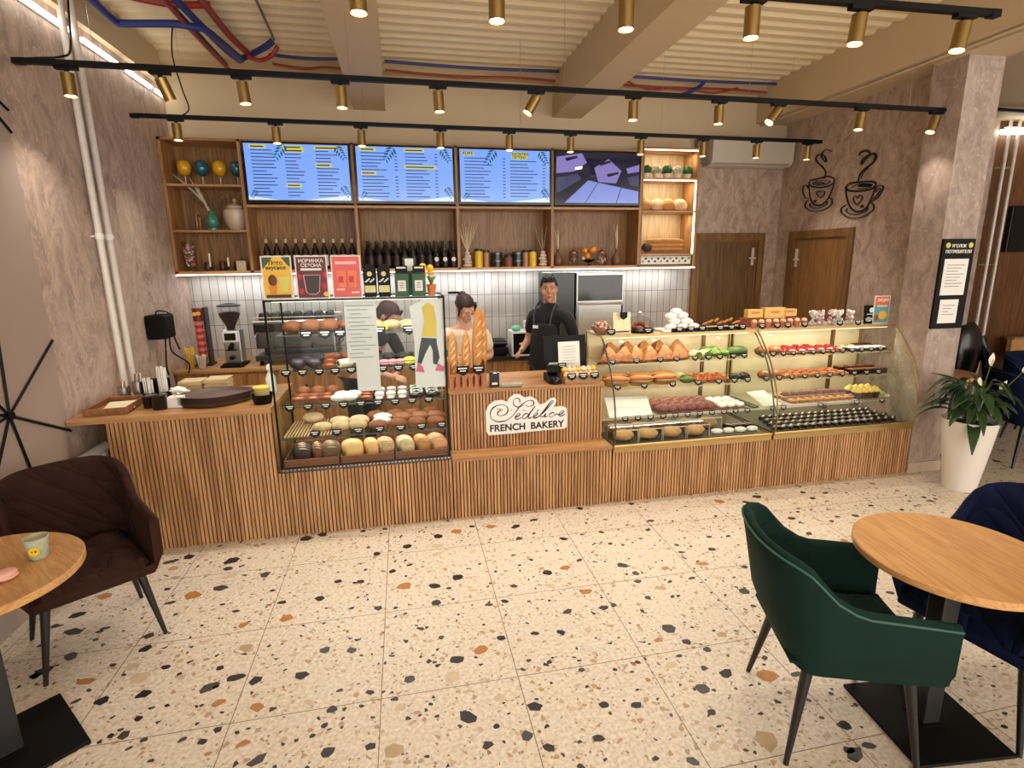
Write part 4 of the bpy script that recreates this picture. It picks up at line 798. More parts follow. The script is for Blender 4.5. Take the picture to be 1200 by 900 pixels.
MB().lathe([(.074, .185), (.07, .2), (.035, .218), (.012, .225), (.01, .235)], 24).ball((0, 0, .248), .017, 12, 8).build('lid', mat('cream_ceramic', (198, 180, 156), .35), t)
for i, (x, h) in enumerate(((-1.88, .15), (-1.85, .13))):
    single(at(MB().lathe([(.016, 0), (.012, .02), (.011, h - .03), (.018, h)], 12), x, 5.84, 2.133), 'candle_holder', mat('clear_amber', (150, 112, 74), .2), '%s slim brown glass holder left of the teal head vase' % ('taller' if i == 0 else 'shorter'), 'candle holder', 'glass holders behind the teal vase')
# bottom left compartment: tall candy vase and candles
t = thing('candy_vase', 'tall glass vase of pink and white sweets on the lowest left shelf', 'vase', (-1.94, 5.72, 1.763), world=False)
MB().lathe([(.052, 0), (.052, .012), (.045, .03), (.052, .05), (.055, .24), (.06, .27)], 18).build('vase_glass', glass('thin_glass', (240, 240, 240)), t)
m = MB()
for i in range(90): a = rr.random() * 6.28; r = rr.uniform(.02, .045); m.ball((r * math.cos(a), r * math.sin(a), .05 + rr.random() * .19), (.011, .011, .009), 6, 4, rr.choice((0, 0, 1, 2)))
m = m.build('sweets', [mat('sweet_pink', (206, 128, 122), .5), mat('sweet_white', (236, 226, 214), .5), mat('sweet_brown', (120, 66, 46), .5)], t); m['kind'] = 'stuff'
for i, (x, h, l) in enumerate(((-1.78, .16, 'tallest'), (-1.62, .12, 'middle'), (-1.34 - .07, .085, 'shortest'))):
    t = thing('candle_stick', '%s white candle in a glass holder on the lowest left shelf' % l, 'candle', (x, 5.74, 1.763), 'white candles on the lowest left shelf', world=False)
    MB().lathe([(.024, 0), (.024, .005), (.006, .012), (.006, .03), (.014, .04)], 12).build('holder', DSTEEL, t)
    MB().lathe([(.009, .036), (.009, h), (.004, h + .004)], 10).build('wax', mat('candle_wax', (232, 222, 204), .5), t)
t = thing('lantern_box', 'small pale patterned box with handle on the lowest left shelf', 'box', (-1.50, 5.74, 1.763), world=False)
MB().cbox((0, 0, .045), (.085, .07, .09)).build('body', mat('pale_pattern', (206, 188, 160), .7, vary=.15, vscale=70), t, smooth=False)
MB().tube([(-.02, 0, .09), (-.015, 0, .115), (.015, 0, .115), (.02, 0, .09)], .003, 6).build('handle', DSTEEL, t)
for i, x in enumerate((-1.83, -1.70, -1.57)):
    single(at(MB().lathe([(.03, 0), (.034, .03), (.033, .07), (.024, .085), (.014, .088)], 12), x, 5.84, 1.763), 'spice_jar', mat('brown_jar', (76, 48, 30), .3), '%s small dark jar from the left behind the candles' % ORD[i], 'jar', 'dark jars behind the candles')
# bottles
BOT_D = mat('dark_bottle_glass', (12, 12, 16), .08, coat=.5); LAB_W = mat('bottle_label', (222, 216, 204), .6); CAPM = mat('bottle_cap', (36, 34, 34), .4)
def make_bottle(h, r, glassm, labm, capm, label, cat='bottle', neck=.35, squat=False):
    t = thing('syrup_bottle', label, cat, (0, 0, 0), world=False)
    MB().lathe([(r * .95, 0), (r, .006), (r, h * (1 - neck) - .02), (r * .75, h * (1 - neck) + .015), (r * .34, h * (1 - neck) + .05), (r * .32, h - .03)], 14).build('bottle_glass', glassm, t)
    MB().lathe([(r * .42, h - .035), (r * .42, h), (r * .3, h + .003)], 10).build('cap', capm, t)
    MB().lathe([(r + .0008, h * .12), (r + .0008, h * .48)], 14, caps=False).build('label_band', labm, t)
    return t
b0 = make_bottle(.29, .034, BOT_D, LAB_W, mat('cream_cap', (206, 190, 160), .4), 'first cream-capped bottle from the left in the second compartment')
b0['group'] = 'cream-capped bottles behind the posters'; b0.location = (-1.27, 5.76, 1.763)
for i in range(1, 10): dup(b0, (-1.27 + i * .088, 5.76 + .02 * (i % 2), 1.763), (0, 0, i * .8), '%s cream-capped bottle from the left in the second compartment' % ORD[i])
b1 = make_bottle(.27, .036, BOT_D, mat('dark_label', (46, 30, 36), .5), CAPM, 'first dark bottle from the left, back row of the third compartment')
b1['group'] = 'dark bottles in the third compartment'; b1.location = (-.33, 5.82, 1.763)
for i in range(1, 11): dup(b1, (-.33 + i * .083, 5.82, 1.763), (0, 0, i * .9), '%s dark bottle from the left, back row of the third compartment' % ORD[i])
for i in range(9): dup(b1, (-.30 + i * .083, 5.70, 1.763), (0, 0, i * .7), '%s dark bottle from the left, front row of the third compartment' % ORD[i], scale=.93)
PNK = mat('pink_round_label', (214, 150, 160), .5)
b2 = make_bottle(.22, .036, BOT_D, mat('black_label2', (20, 16, 18), .5), CAPM, 'first squat bottle with round pale badge near the third upright')
MB().lathe([(.022, 0), (.022, .003)], 14).xf(Matrix.Translation((0, -.0365, .085)) @ Matrix.Rotation(PI / 2, 4, 'X')).build('badge', mat('pale_badge', (226, 206, 206), .5), b2)
b2.location = (.34, 5.66, 1.763); b2['group'] = 'badged bottles near the third upright'
for i in (1, 2): dup(b2, (.34 + i * .085, 5.66, 1.763), label='%s squat bottle with round pale badge near the third upright' % ORD[i])
# fourth compartment: stone diffusers, candles, jars
STONE = mat('white_stone', (216, 202, 184), .5); TWIG = mat('pale_twig', (214, 196, 164), .8); TWIGD = mat('dark_twig', (120, 92, 66), .8)
def stone_vase(x, label, cat, dark):
    t = thing('stone_vase', label, cat, (x, 5.72, 1.763), 'stacked pebble vases', world=False)
    m = MB()
    for k, (r, o) in enumerate(((.05, 0), (.043, .006), (.046, -.004), (.036, .004), (.028, 0))): m.ball((o, 0, .018 + k * .031), (r, r * .8, .019), 14, 8)
    m.build('vase_body', STONE, t)
    for i in range(9):
        a = -.35 + i * .09 + rr.uniform(-.03, .03); L = rr.uniform(.24, .33)
        MB().tube([(0, 0, .15), (math.sin(a) * L * .6, rr.uniform(-.02, .02), .15 + L * .6), (math.sin(a) * L, rr.uniform(-.03, .03), .15 + L)], [.003, .006 if not dark else .003, .002], 5).build('twig', TWIGD if dark and i % 3 else TWIG, t)
stone_vase(.66, 'white pebble vase with pale sticks at the left of the fourth compartment', 'vase', False)
stone_vase(1.46, 'white pebble vase with dark twigs at the right of the fourth compartment', 'vase', True)
YEL = mat('yellow_tin', (226, 186, 26), .4)
def tin(x, y, r, h, body, lid, label, cat, grp):
    t = thing('tea_tin', label, cat, (x, y, 1.763), grp, world=False)
    MB().lathe([(r, 0), (r, h)], 20).build('tin_body', body, t)
    MB().lathe([(r * 1.04, h - .004), (r * 1.04, h + .016), (r * .9, h + .02)], 20).build('lid', lid, t)
    return t
AMB = mat('amber_jar', (168, 120, 80), .3); BRJ = mat('brown_pot', (120, 74, 52), .5); BLJ = mat('black_tin', (22, 26, 28), .25)
tin(.775, 5.70, .040, .165, YEL, CAPM, 'yellow cylinder tin with dark lid beside the left pebble vase', 'tin', 'yellow tins')
tin(.855, 5.72, .032, .15, AMB, CAPM, 'amber jar beside the left yellow tin', 'jar', 'amber jars')
tin(1.27, 5.72, .032, .15, AMB, CAPM, 'amber jar beside the right yellow tin', 'jar', 'amber jars')
tin(1.345, 5.70, .038, .155, YEL, CAPM, 'yellow cylinder tin with dark lid beside the right pebble vase', 'tin', 'yellow tins')
for x, w in ((.965, 'left'), (1.135 + .05, 'right')):
    for k in (0, 1):
        t = tin(x, 5.72, .058, .055, BLJ, DSTEEL, '%s black tin in the %s pair of the fourth compartment' % ('lower' if k == 0 else 'upper', w), 'tin', 'stacked black tins'); t.location.z += k * .075
tin(1.09, 5.73, .046, .10, BRJ, CAPM, 'brown pot with dark lid between the two pairs of black tins', 'pot', None)
# fifth compartment
def gourd(x, label, hh):
    t = thing('gourd_vase', label, 'vase', (x, 5.74, 1.763), 'brown gourd vases', world=False)
    MB().lathe([(.035, 0), (.05, .02), (.058, .06), (.045, .1), (.018, .14), (.014, .17), (.018, .175)], 16).build('vase_body', mat('brown_gourd', (112, 74, 50), .45), t)
    for i in range(4): a = -.12 + i * .1; MB().tube([(0, 0, .16), (math.sin(a) * .1, 0, .16 + hh * .5), (math.sin(a) * .1 + .03 * (i - 1), 0, .16 + hh)], [.006, .014 if i == 1 else .004, .003], 6).build('dried_spray', TWIG if i < 2 else TWIGD, t)
gourd(1.63, 'brown gourd vase with pale plume at the left of the fifth compartment', .22)
gourd(2.29, 'brown gourd vase with pale plume at the right of the fifth compartment', .27)
def canister(x, label, fill):
    t = thing('lidded_jar', label, 'jar', (x, 5.74, 1.763), 'lidded glass jars around the fruit', world=False)
    MB().lathe([(.05, 0), (.055, .01), (.057, .11), (.045, .13)], 18).build('jar_glass', glass('thin_glass', (240, 240, 240)), t)
    MB().lathe([(.047, .13), (.047, .145), (.02, .16), (.008, .165)], 18).ball((0, 0, .178), .014, 10, 8).build('lid', mat('copper_lid', (150, 96, 66), .3, metal=.6), t)
    m = MB()
    for i in range(60): a = rr.random() * 6.28; r = rr.uniform(.0, .042); m.ball((r * math.cos(a), r * math.sin(a), .015 + rr.random() * .085), .011, 6, 4, i % 2)
    m.build('contents', fill, t)['kind'] = 'stuff'
canister(1.80, 'lidded glass jar of brown sweets left of the fruit stand', [mat('fill_a', (120, 72, 48), .6), mat('fill_b', (176, 130, 100), .6)])
canister(2.12, 'lidded glass jar of pink sweets right of the fruit stand', [mat('fill_c', (176, 106, 92), .6), mat('fill_d', (214, 170, 150), .6)])
single(MB().lathe([(.03, 0), (.03, .004), (.006, .012), (.006, .03), (.05, .045), (.075, .065), (.072, .066), (.03, .05)], 20, c=(1.97, 5.73, 1.763)), 'fruit_stand', BLACK, 'small black footed stand holding fruit in the fifth compartment', 'stand')
for c, p, r, l in (((236, 140, 20), (1.955, 5.72, 1.862), .035, 'lower orange resting on the small black fruit stand'), ((240, 160, 30), (1.925, 5.73, 1.925), .032, 'upper left orange on top of the fruit pile'), ((150, 160, 50), (2.02, 5.73, 1.932), .036, 'green apple on the upper right of the fruit pile'), ((70, 110, 70), (1.985, 5.71, 1.835), .025, 'small green fruit low on the fruit stand'), ((200, 190, 170), (1.90, 5.70, 1.84), .02, 'pale fruit low left on the fruit stand')):
    single(MB().ball(p, r, 14, 10).tube([(p[0], p[1], p[2] + r * .9), (p[0] + .003, p[1], p[2] + r * 1.15)], .002, 5), 'fruit', mat('fruit_%d' % c[1], c, .4), l, 'fruit')
# niche: five topiary pots, four loaves, basket of baguettes, printed cloth
GRN = mat('topiary_green', (44, 92, 34), .8, bump=1, bscale=120, vary=.2, vscale=90); SNOW = mat('topiary_white', (186, 182, 160), .8, bump=1, bscale=120, vary=.2, vscale=90)
for i in range(5):
    g = i % 2 == 0; x = 2.585 + i * .118
    t = thing('topiary_pot', '%s ball plant from the left on the niche top shelf, %s' % (ORD[i], 'green' if g else 'white-flecked'), 'potted plant', (x, 5.70, 2.66), 'ball plants on the niche top shelf', world=False)
    MB().lathe([(.03, 0), (.04, .045), (.042, .05)], 16).build('pot', mat('white_pot', (226, 220, 208), .4), t)
    m = MB().ball((0, 0, .082), .05, 14, 10)
    for k in range(60): a, b = rr.random() * 6.28, math.acos(rr.uniform(-.5, 1)); p = Vector((math.cos(a) * math.sin(b), math.sin(a) * math.sin(b), math.cos(b))) * .05; m.ball((p.x, p.y, .082 + p.z), .009, 5, 4)
    m.build('foliage', GRN if g else SNOW, t)
CRUST = mat('bread_crust', (186, 130, 72), .7, bump=.4, bscale=40, vary=.16, vscale=22); CRUST2 = mat('floured_crust', (206, 176, 136), .8, bump=.5, bscale=50, vary=.18, vscale=25); CRUSTD = mat('dark_crust', (118, 68, 36), .7, bump=.5, bscale=50, vary=.2, vscale=25)
def loaf_mb(l, w, h, cuts=4, mi_cut=1, boxy=0):
    m = MB().ball((0, 0, h * .45), (l / 2, w / 2, h * .55), 18, 12, fn=lambda p: (1 if p.z > -.6 else .93) * (1 + boxy * ((abs(p.x) ** 4 + abs(p.y) ** 4 + abs(p.z) ** 4) ** -.25 - 1)))
    for k in range(cuts):
        x = (-.5 + (k + .5) / cuts) * l * .8; hh = h * .45 + h * .55 * (max(0, 1 - (2 * x / l) ** (2 if not boxy else 4))) ** .5
        m.tube(smooth_pts([(x - .012, -w * .28, hh - h * .09), (x, 0, hh), (x + .012, w * .28, hh - h * .09)], 3), [.002, .004, .005, .006, .005, .004, .002], 6, mi_cut)
    return m
SCORE = mat('bread_score', (232, 206, 160), .8)
for i, x in enumerate((2.60, 2.74, 2.87, 3.01)):
    o = single(at(loaf_mb(.21, .13, .13), x, 5.74, 2.33, .5), 'bread_loaf', [CRUST if i in (0, 2) else CRUST2, SCORE], '%s round loaf from the left on the niche middle shelf' % ORD[i], 'bread', 'loaves on the niche middle shelf')
t = thing('wicker_basket', 'brown basket lying among baguettes on the niche lower shelf', 'basket', (2.80, 5.75, 1.88), world=False)
m = MB().box(-.26, -.1, 0, .26, .1, .01)
for k in range(3): m.box(-.26, -.105, .01 + k * .012, .26, -.098, .018 + k * .012).box(-.26, .098, .01 + k * .012, .26, .105, .018 + k * .012)
m.build('basket_body', mat('wicker', (140, 92, 50), .7), t, smooth=False)
for i in range(7):
    single(at(MB().ball((0, 0, 0), (.24, .031, .029), 12, 16, fn=lambda p: 1), 2.82 + .01 * (i % 3), 5.69 + (i % 3) * .045, 1.928 + (i // 3) * .046, .06 - .05 * (i % 3)), 'baguette', CRUST, '%s long baguette in the niche basket, counted from the bottom front' % ORD[i], 'bread', 'baguettes in the niche basket')
single(at(MB().lathe([(.02, 0), (.045, .02), (.05, .06), (.03, .1), (.0, .1)], 12).xf(Matrix.Rotation(PI / 2, 4, 'Y')), 2.55, 5.66, 1.945), 'bread_bag', mat('dark_bag', (60, 40, 26), .8), 'dark woven bag end in front of the niche baguettes', 'bag')
m = MB().box(2.53, 5.645, 1.768, 3.12, 5.652, 1.855)
for i in range(16): m.ball((2.555 + i * .036, 5.644, 1.80 + .03 * (i % 2)), (.014, .002, .012), 8, 5, 1 if i % 3 else 2)
single(m, 'printed_cloth', [mat('cloth_white', (222, 220, 210), .9), mat('cloth_blue', (40, 56, 66), .9), mat('cloth_green', (120, 150, 90), .9)], 'white cloth strip with dark blue pattern along the niche bottom', 'cloth')
# air conditioner
t = thing('air_conditioner', 'white wall air conditioner above the left door', 'air conditioner', (3.86, 5.8, 2.82))
m = MB().prism([(5.75, 2.84), (5.73, 2.88), (5.72, 3.08), (5.74, 3.12), (5.945, 3.12), (5.945, 2.82), (5.80, 2.82)], 3.36, 4.36, 'x')
m.build('housing', mat('ac_white', (206, 198, 186), .35, vary=.01), t, smooth=False, bevel=.008)
MB().box(3.40, 5.735, 2.835, 4.32, 5.79, 2.845).build('air_flap', mat('ac_grey', (160, 154, 146), .4), t, smooth=False)
m = MB()
for i in range(5): m.box(3.26 + i * .018, 5.86, 2.86, 3.27 + i * .018, 5.945, 3.13)
tag(m.build('drain_pipes', mat('grey_tube', (150, 142, 132), .5), smooth=False), 'bundle of ribbed grey tubes left of the air conditioner', 'pipes')

# cup decals on the right wall
def decal(label, strokes, name='cup_decal'):
    t = thing(name, label, 'wall decal', (4.395, 5.0, 2.3))
    m = MB()
    for pts, r in strokes:
        q = [Vector(p) for p in pts]; q = [Vector((4.394, p[0], p[1])) for p in q]
        m.tube(smooth_pts(q, 4), r * 1.1, 5, flat=.4)
    m.build('decal_lines', INK, t); return t
def DC(x, y):   # decal drawing units (ninths of a photo pixel from 930,165) -> wall plane X = 4.4
    px, py = 930 + x / 9, 165 + y / 9
    a = (px - 605.04) / 637.7; b = (py - 446.4) / 637.7
    d = Vector((_r[0][0], _r[0][1], _r[0][2])) * a + Vector((-_r[1][0], -_r[1][1], -_r[1][2])) * b + Vector((-_r[2][0], -_r[2][1], -_r[2][2]))
    k = 4.4 / d.x; return (d.y * k, 1.83 + d.z * k)
c1 = [([(165, 470), (180, 420), (250, 405), (340, 380), (400, 382), (436, 410), (425, 445), (370, 478), (290, 492), (210, 485), (168, 465)], .008), ([(200, 450), (260, 425), (340, 420), (390, 430), (340, 460), (260, 468), (205, 455)], .006), ([(220, 452), (290, 440), (330, 452), (250, 462)], .009), ([(436, 410), (425, 470), (395, 560), (345, 640), (280, 680), (215, 665), (180, 600), (168, 500), (165, 460)], .009),
      ([(162, 500), (140, 470), (108, 480), (105, 540), (130, 600), (165, 610)], .010), ([(285, 600), (255, 570), (250, 540), (270, 527), (288, 545), (305, 525), (330, 535), (328, 565), (290, 602)], .007),
      ([(165, 625), (135, 650), (132, 700), (190, 740), (270, 742), (360, 710), (410, 660), (405, 615), (375, 600)], .010), ([(185, 655), (180, 690), (240, 712), (300, 700), (355, 665), (360, 640)], .010), ([(220, 640), (235, 625), (240, 640), (225, 650)], .008),
      ([(325, 400), (345, 345), (330, 300), (285, 255), (245, 210), (245, 170), (280, 140), (320, 150), (350, 195), (345, 225), (315, 190), (300, 150), (320, 110), (360, 92), (405, 110)], .010), ([(300, 255), (325, 290), (345, 330)], .007)]
c2 = [([(560, 500), (580, 460), (660, 440), (760, 432), (850, 435), (872, 460), (840, 500), (750, 525), (650, 532), (580, 520), (560, 500)], .009), ([(620, 490), (700, 455), (830, 460), (780, 500), (680, 510)], .008), ([(690, 475), (760, 462), (820, 470), (760, 482), (700, 480)], .014), ([(556, 480), (560, 560), (580, 650), (620, 720), (680, 748), (750, 725), (800, 660), (840, 570), (868, 490)], .010),
      ([(860, 520), (890, 480), (945, 475), (950, 510), (900, 590), (830, 640)], .011), ([(870, 540), (910, 500), (920, 520), (870, 590), (840, 610)], .007), ([(670, 675), (640, 635), (638, 600), (660, 582), (682, 605), (700, 575), (728, 585), (726, 620), (675, 680)], .008),
      ([(560, 675), (512, 710), (515, 760), (590, 810), (690, 812), (790, 775), (850, 720), (848, 670), (820, 655)], .011), ([(575, 715), (562, 745), (620, 775), (700, 770), (770, 735), (790, 700)], .010), ([(712, 700), (735, 680), (738, 700), (715, 705)], .009),
      ([(690, 440), (695, 380), (740, 310), (820, 250), (875, 190), (875, 150), (840, 135), (790, 165), (730, 240), (718, 235), (740, 190), (800, 150), (800, 115), (760, 105), (710, 125), (700, 155)], .010), ([(850, 140), (870, 170), (850, 220)], .014), ([(715, 400), (740, 340), (800, 280)], .006)]
decal('left black line-drawn coffee cup decal, the smaller, on the textured wall', [([DC(*p) for p in s], r) for s, r in c1])
decal('right black line-drawn coffee cup decal, the larger, on the textured wall', [([DC(*p) for p in s], r) for s, r in c2])
# notice board on the column
t = thing('notice_board', 'tall black consumer notice board on the pale column', 'notice board', (4.33, 3.65, 1.24))
MB().box(4.172, 3.640, 1.245, 4.478, 3.658, 1.955).build('board', BLACK, t, smooth=False)
for (x0, z0, x1, z1, n) in ((4.205, 1.515, 4.435, 1.80, 8), (4.222, 1.29, 4.40, 1.48, 4)):
    p = MB().box(x0, 3.636, z0, x1, 3.6395, z1).build('posted_sheet', PAPER, t, smooth=False)
    l = MB()
    for i in range(n): l.box(x0 + .03, 3.6345, z1 - .05 - i * .024, x1 - .03 - .03 * (i % 3), 3.6359, z1 - .045 - i * .024)
    l.build('print_lines', mat('grey_print', (130, 130, 136), .8), p, smooth=False)
for x in (4.215, 4.432): MB().tube([(x, 3.639, 1.905), (x, 3.634, 1.905)], .021, 16).build('round_emblem', mat('emblem_yellow', (214, 206, 96), .5), t)
text_mesh('board_heading', 'УГОЛОК', .034, PAPER, t, (4.322, 3.637, 1.888), off=.0008)
text_mesh('board_heading', 'ПОТРЕБИТЕЛЯ', .034, PAPER, t, (4.325, 3.637, 1.845), off=.0008)
# ================================================================ MACHINES ON THE BACK COUNTER
t = thing('coffee_grinder', 'steel coffee grinder with bean-filled hopper by the left wall', 'coffee grinder', (-1.575, 5.42, .90), world=False)
MB().cbox((0, 0, .012), (.19, .26, .024)).cbox((0, -.03, .03), (.16, .16, .012)).build('base', BLACK, t, smooth=False, bevel=.006)
MB().cbox((0, .04, .18), (.15, .14, .31)).build('body', STEEL, t, smooth=False, bevel=.012)
MB().cbox((0, -.045, .275), (.13, .04, .10)).build('screen_frame', WHITE, t, smooth=False, bevel=.008)
MB().cbox((0, -.067, .278), (.095, .006, .065)).build('screen', BLACKG, t, smooth=False)
MB().tube([(0, -.02, .2), (0, -.09, .17)], .022, 10).tube([(-.05, -.07, .155), (.05, -.07, .155)], .006, 6).build('dosing_fork', BLACK, t)
MB().tube([(0, -.03, .085), (0, -.09, .085)], .02, 10).build('knob', BLACK, t)
MB().lathe([(.035, .335), (.04, .37), (.09, .47), (.095, .55)], 20, caps=False).build('hopper', glass('thin_glass', (240, 240, 240)), t)
MB().lathe([(.033, .337), (.038, .37), (.084, .462), (.086, .49), (.05, .50)], 20).build('coffee_beans', mat('coffee_beans', (52, 30, 20), .5, bump=1, bscale=160), t)
MB().lathe([(.1, .55), (.1, .56), (.05, .575), (.02, .58)], 20).build('hopper_lid', BLACK, t)
t = thing('espresso_machine', 'wide chrome espresso machine with cups stacked on top', 'espresso machine', (-1.0, 5.55, .90), world=False)
MB().cbox((0, .03, .28), (.76, .40, .26)).cbox((0, .12, .12), (.70, .18, .12)).build('body', mat('machine_steel', (104, 100, 96), .25, metal=.9), t, smooth=False, bevel=.015)
MB().cbox((0, -.08, .07), (.74, .30, .05)).build('drip_tray', DSTEEL, t, smooth=False, bevel=.004)
for x in (-.33, .33):
    for y in (-.18, .2): MB().tube([(x, y, 0), (x, y, .05)], .018, 10).build('foot', BLACK, t)
MB().cbox((0, -.175, .34), (.74, .012, .07)).build('control_panel', BLACKG, t, smooth=False)
MB().tube([(-.37, -.19, .40), (.37, -.19, .40)], .012, 8).tube([(-.37, .2, .44), (.37, .2, .44)], .006, 6).tube([(-.37, -.19, .44), (.37, -.19, .44)], .006, 6).build('cup_rail', STEEL, t)
for x in (-.2, .12):
    g = MB().tube([(x, -.12, .27), (x, -.12, .19)], .045, 16).build('group_head', STEEL, t); MB().tube([(x, -.12, .19), (x, -.12, .165)], .04, 14).tube([(x, -.12, .18), (x + .02, -.28, .17)], .013, 8).build('portafilter_handle', BLACK, g)
for x in (-.35, .34): MB().tube(smooth_pts([(x, -.17, .3), (x, -.24, .27), (x, -.25, .12)]), .006, 6).build('steam_wand', STEEL, t)
MB().cbox((0, -.178, .22), (.3, .008, .05)).build('badge_plate', DSTEEL, t, smooth=False)
CUPB = mat('black_cup', (28, 32, 34), .3); CUPW = mat('cup_white', (226, 224, 220), .35)
cup0 = None
for i in range(14):
    x, y = -1.30 + (i % 7) * .098, 5.46 + (i // 7) * .11
    lb = '%s cup from the left, %s row on top of the espresso machine' % (ORD[i % 7], 'front' if i < 7 else 'rear')
    if cup0 is None:
        cup0 = thing('coffee_cup', lb, 'cup', (x, y, 1.31), 'cups on the espresso machine', world=False)
        MB().lathe([(.024, .07), (.036, .055), (.041, .02), (.041, 0), (.038, 0), (.036, .02), (.03, .05), (.0, .062)], 16).build('cup_body', CUPB, cup0)
        MB().tube(smooth_pts([(.036, 0, .05), (.06, 0, .045), (.06, 0, .02), (.039, 0, .015)], 3), .004, 6).build('handle', CUPB, cup0)
    else: dup(cup0, (x, y, 1.31), (0, 0, i * 1.3), lb)
# black box with cables on the left wall, red cup dispenser
t = thing('wall_terminal', 'black boxy device with hanging cables on the left wall', 'device', (-1.98, 4.98, 1.2))
MB().box(-2.05, 4.86, 1.235, -1.90, 5.06, 1.43).build('housing', mat('black_plastic', (8, 8, 8), .6, spec=.15), t, smooth=False, bevel=.015)
for i, pts in enumerate(([(-1.92, 4.88, 1.24), (-1.93, 4.87, 1.1), (-1.95, 4.9, 1.0), (-1.95, 4.92, .93)], [(-1.92, 4.96, 1.24), (-1.91, 4.95, 1.12), (-1.8, 4.95, 1.02), (-1.82, 4.98, .93)], [(-1.90, 5.0, 1.24), (-1.88, 5.0, 1.16), (-1.87, 5.0, 1.13)], [(-1.97, 4.9, 1.43), (-1.97, 4.92, 1.46), (-1.94, 5.0, 1.45), (-1.92, 5.05, 1.42)])): MB().tube(smooth_pts(pts), .006, 6).build('cable', BLACK, t)
t = thing('cup_dispenser', 'leaning tower of red paper cups with yellow badges by left wall', 'cup dispenser', (-1.86, 5.48, .90), world=False)
MB().cbox((.05, .05, .27), (.02, .1, .54)).cbox((0, .04, .01), (.15, .14, .02)).build('stand', mat('dispenser_black', (34, 32, 32), .4), t, smooth=False)
for k in range(13):
    MB().lathe([(.031, .02 + k * .030), (.037, .047 + k * .030), (.037, .052 + k * .030), (.03, .052 + k * .03)], 16, c=(0, 0, 0)).build('paper_cup', mat('cup_red', (176, 44, 40), .5) if k % 2 else mat('cup_pink', (214, 120, 110), .5), t)
MB().lathe([(.04, .42), (.042, .53), (.036, .535)], 16).build('top_cup', mat('cup_dark_red', (112, 26, 28), .5), t)
for x, z in ((-.012, .485), (.02, .49)): MB().tube([(x, -.039, z), (x, -.045, z)], .018, 14).build('badge', mat('badge_yellow', (232, 190, 60), .5), t)
for i, (x, y, h, lb) in enumerate(((-1.93, 5.36, .13, 'larger clear jar of yellow sticks on the back counter by wall'), (-1.83, 5.33, .11, 'smaller clear jar of pale sachets on the back counter by wall'))):
    t = thing('glass_jar', lb, 'jar', (x, y, .90), world=False)
    MB().lathe([(.045, 0), (.048, .01), (.048, h), (.05, h + .005)], 16, caps=False).build('jar_glass', glass('thin_glass'), t)
    m = MB()
    for k in range(9): a = k * .7; m.tube([(.018 * math.cos(a), .018 * math.sin(a), .005), (.034 * math.cos(a), .034 * math.sin(a), h + .05 * (i == 0) + .01 * (k % 3))], .009, 5)
    m.build('contents', mat('jar_fill%d' % i, ((224, 186, 70), (214, 206, 190))[i], .6), t)
# big steel fridge / oven right of the man
t = thing('steel_oven', 'tall steel cabinet oven with dark glass behind the cash desk', 'oven', (1.98, 5.6, 0))
MB().box(1.70, 5.30, .1, 2.20, 5.92, 1.70).build('body', STEEL, t, smooth=False, bevel=.004)
MB().box(1.715, 5.288, 1.42, 2.185, 5.30, 1.675).build('control_panel', mat('dark_glass_panel', (52, 48, 46), .15), t, smooth=False)
d = MB().box(1.715, 5.285, 1.02, 2.185, 5.30, 1.405).build('oven_door', STEEL, t, smooth=False, bevel=.003)
MB().tube([(1.73, 5.255, 1.39), (2.17, 5.255, 1.39)], .010, 8).tube([(1.76, 5.255, 1.39), (1.76, 5.287, 1.39)], .006, 6).tube([(2.14, 5.255, 1.39), (2.14, 5.287, 1.39)], .006, 6).build('door_handle', STEEL, d)
MB().box(1.715, 5.285, .3, 2.185, 5.30, 1.0).build('lower_panel', DSTEEL, t, smooth=False)
for x in (1.74, 2.16): MB().tube([(x, 5.4, 0), (x, 5.4, .1)], .02, 8).build('foot', BLACK, t)
t = thing('fridge', 'dark green-grey tall fridge side beside the steel oven', 'fridge', (1.57, 5.6, 0))
MB().box(1.46, 5.34, .02, 1.69, 5.92, 1.70).build('body', mat('dark_fridge', (44, 52, 52), .3), t, smooth=False, bevel=.006)
d = MB().box(1.465, 5.325, .05, 1.685, 5.34, 1.69).build('fridge_door', mat('dark_fridge', (44, 52, 52), .3), t, smooth=False); MB().box(1.475, 5.30, 1.1, 1.49, 5.325, 1.5).build('handle', BRASS, d, smooth=False)
# black press and white-edged crate
t = thing('waffle_press', 'low black double grill press on the back counter', 'grill press', (.88, 5.5, .88), world=False)
MB().cbox((0, 0, .05), (.26, .26, .07)).build('lower_plate', BLACK, t, smooth=False, bevel=.01)
MB().cbox((0, .01, .125), (.25, .24, .06)).build('upper_plate', BLACK, t, smooth=False, bevel=.02)
MB().tube(smooth_pts([(-.1, -.12, .13), (-.08, -.17, .14), (.08, -.17, .14), (.1, -.12, .13)]), .009, 8).build('handle', DSTEEL, t)
for a in (-.1, .1):
    for b in (-.1, .1): MB().tube([(a, b, 0), (a, b, .02)], .012, 8).build('foot', BLACK, t)
t = thing('napkin_crate', 'black crate with white edges standing beside the man', 'crate', (1.17, 5.45, .88), world=False)
MB().box(-.13, -.12, 0, .13, .12, .012).box(-.13, -.12, .23, .13, .12, .245).box(-.13, -.12, .012, -.118, .12, .23).box(.118, -.12, .012, .13, .12, .23).build('shell', WHITE, t, smooth=False)
MB().box(-.118, -.105, .012, .118, .12, .23).build('interior', BLACK, t, smooth=False)
MB().ball((0, -.108, .12), (.055, .01, .02), 10, 6).build('crest_relief', mat('crest_cream', (206, 190, 150), .5), t)
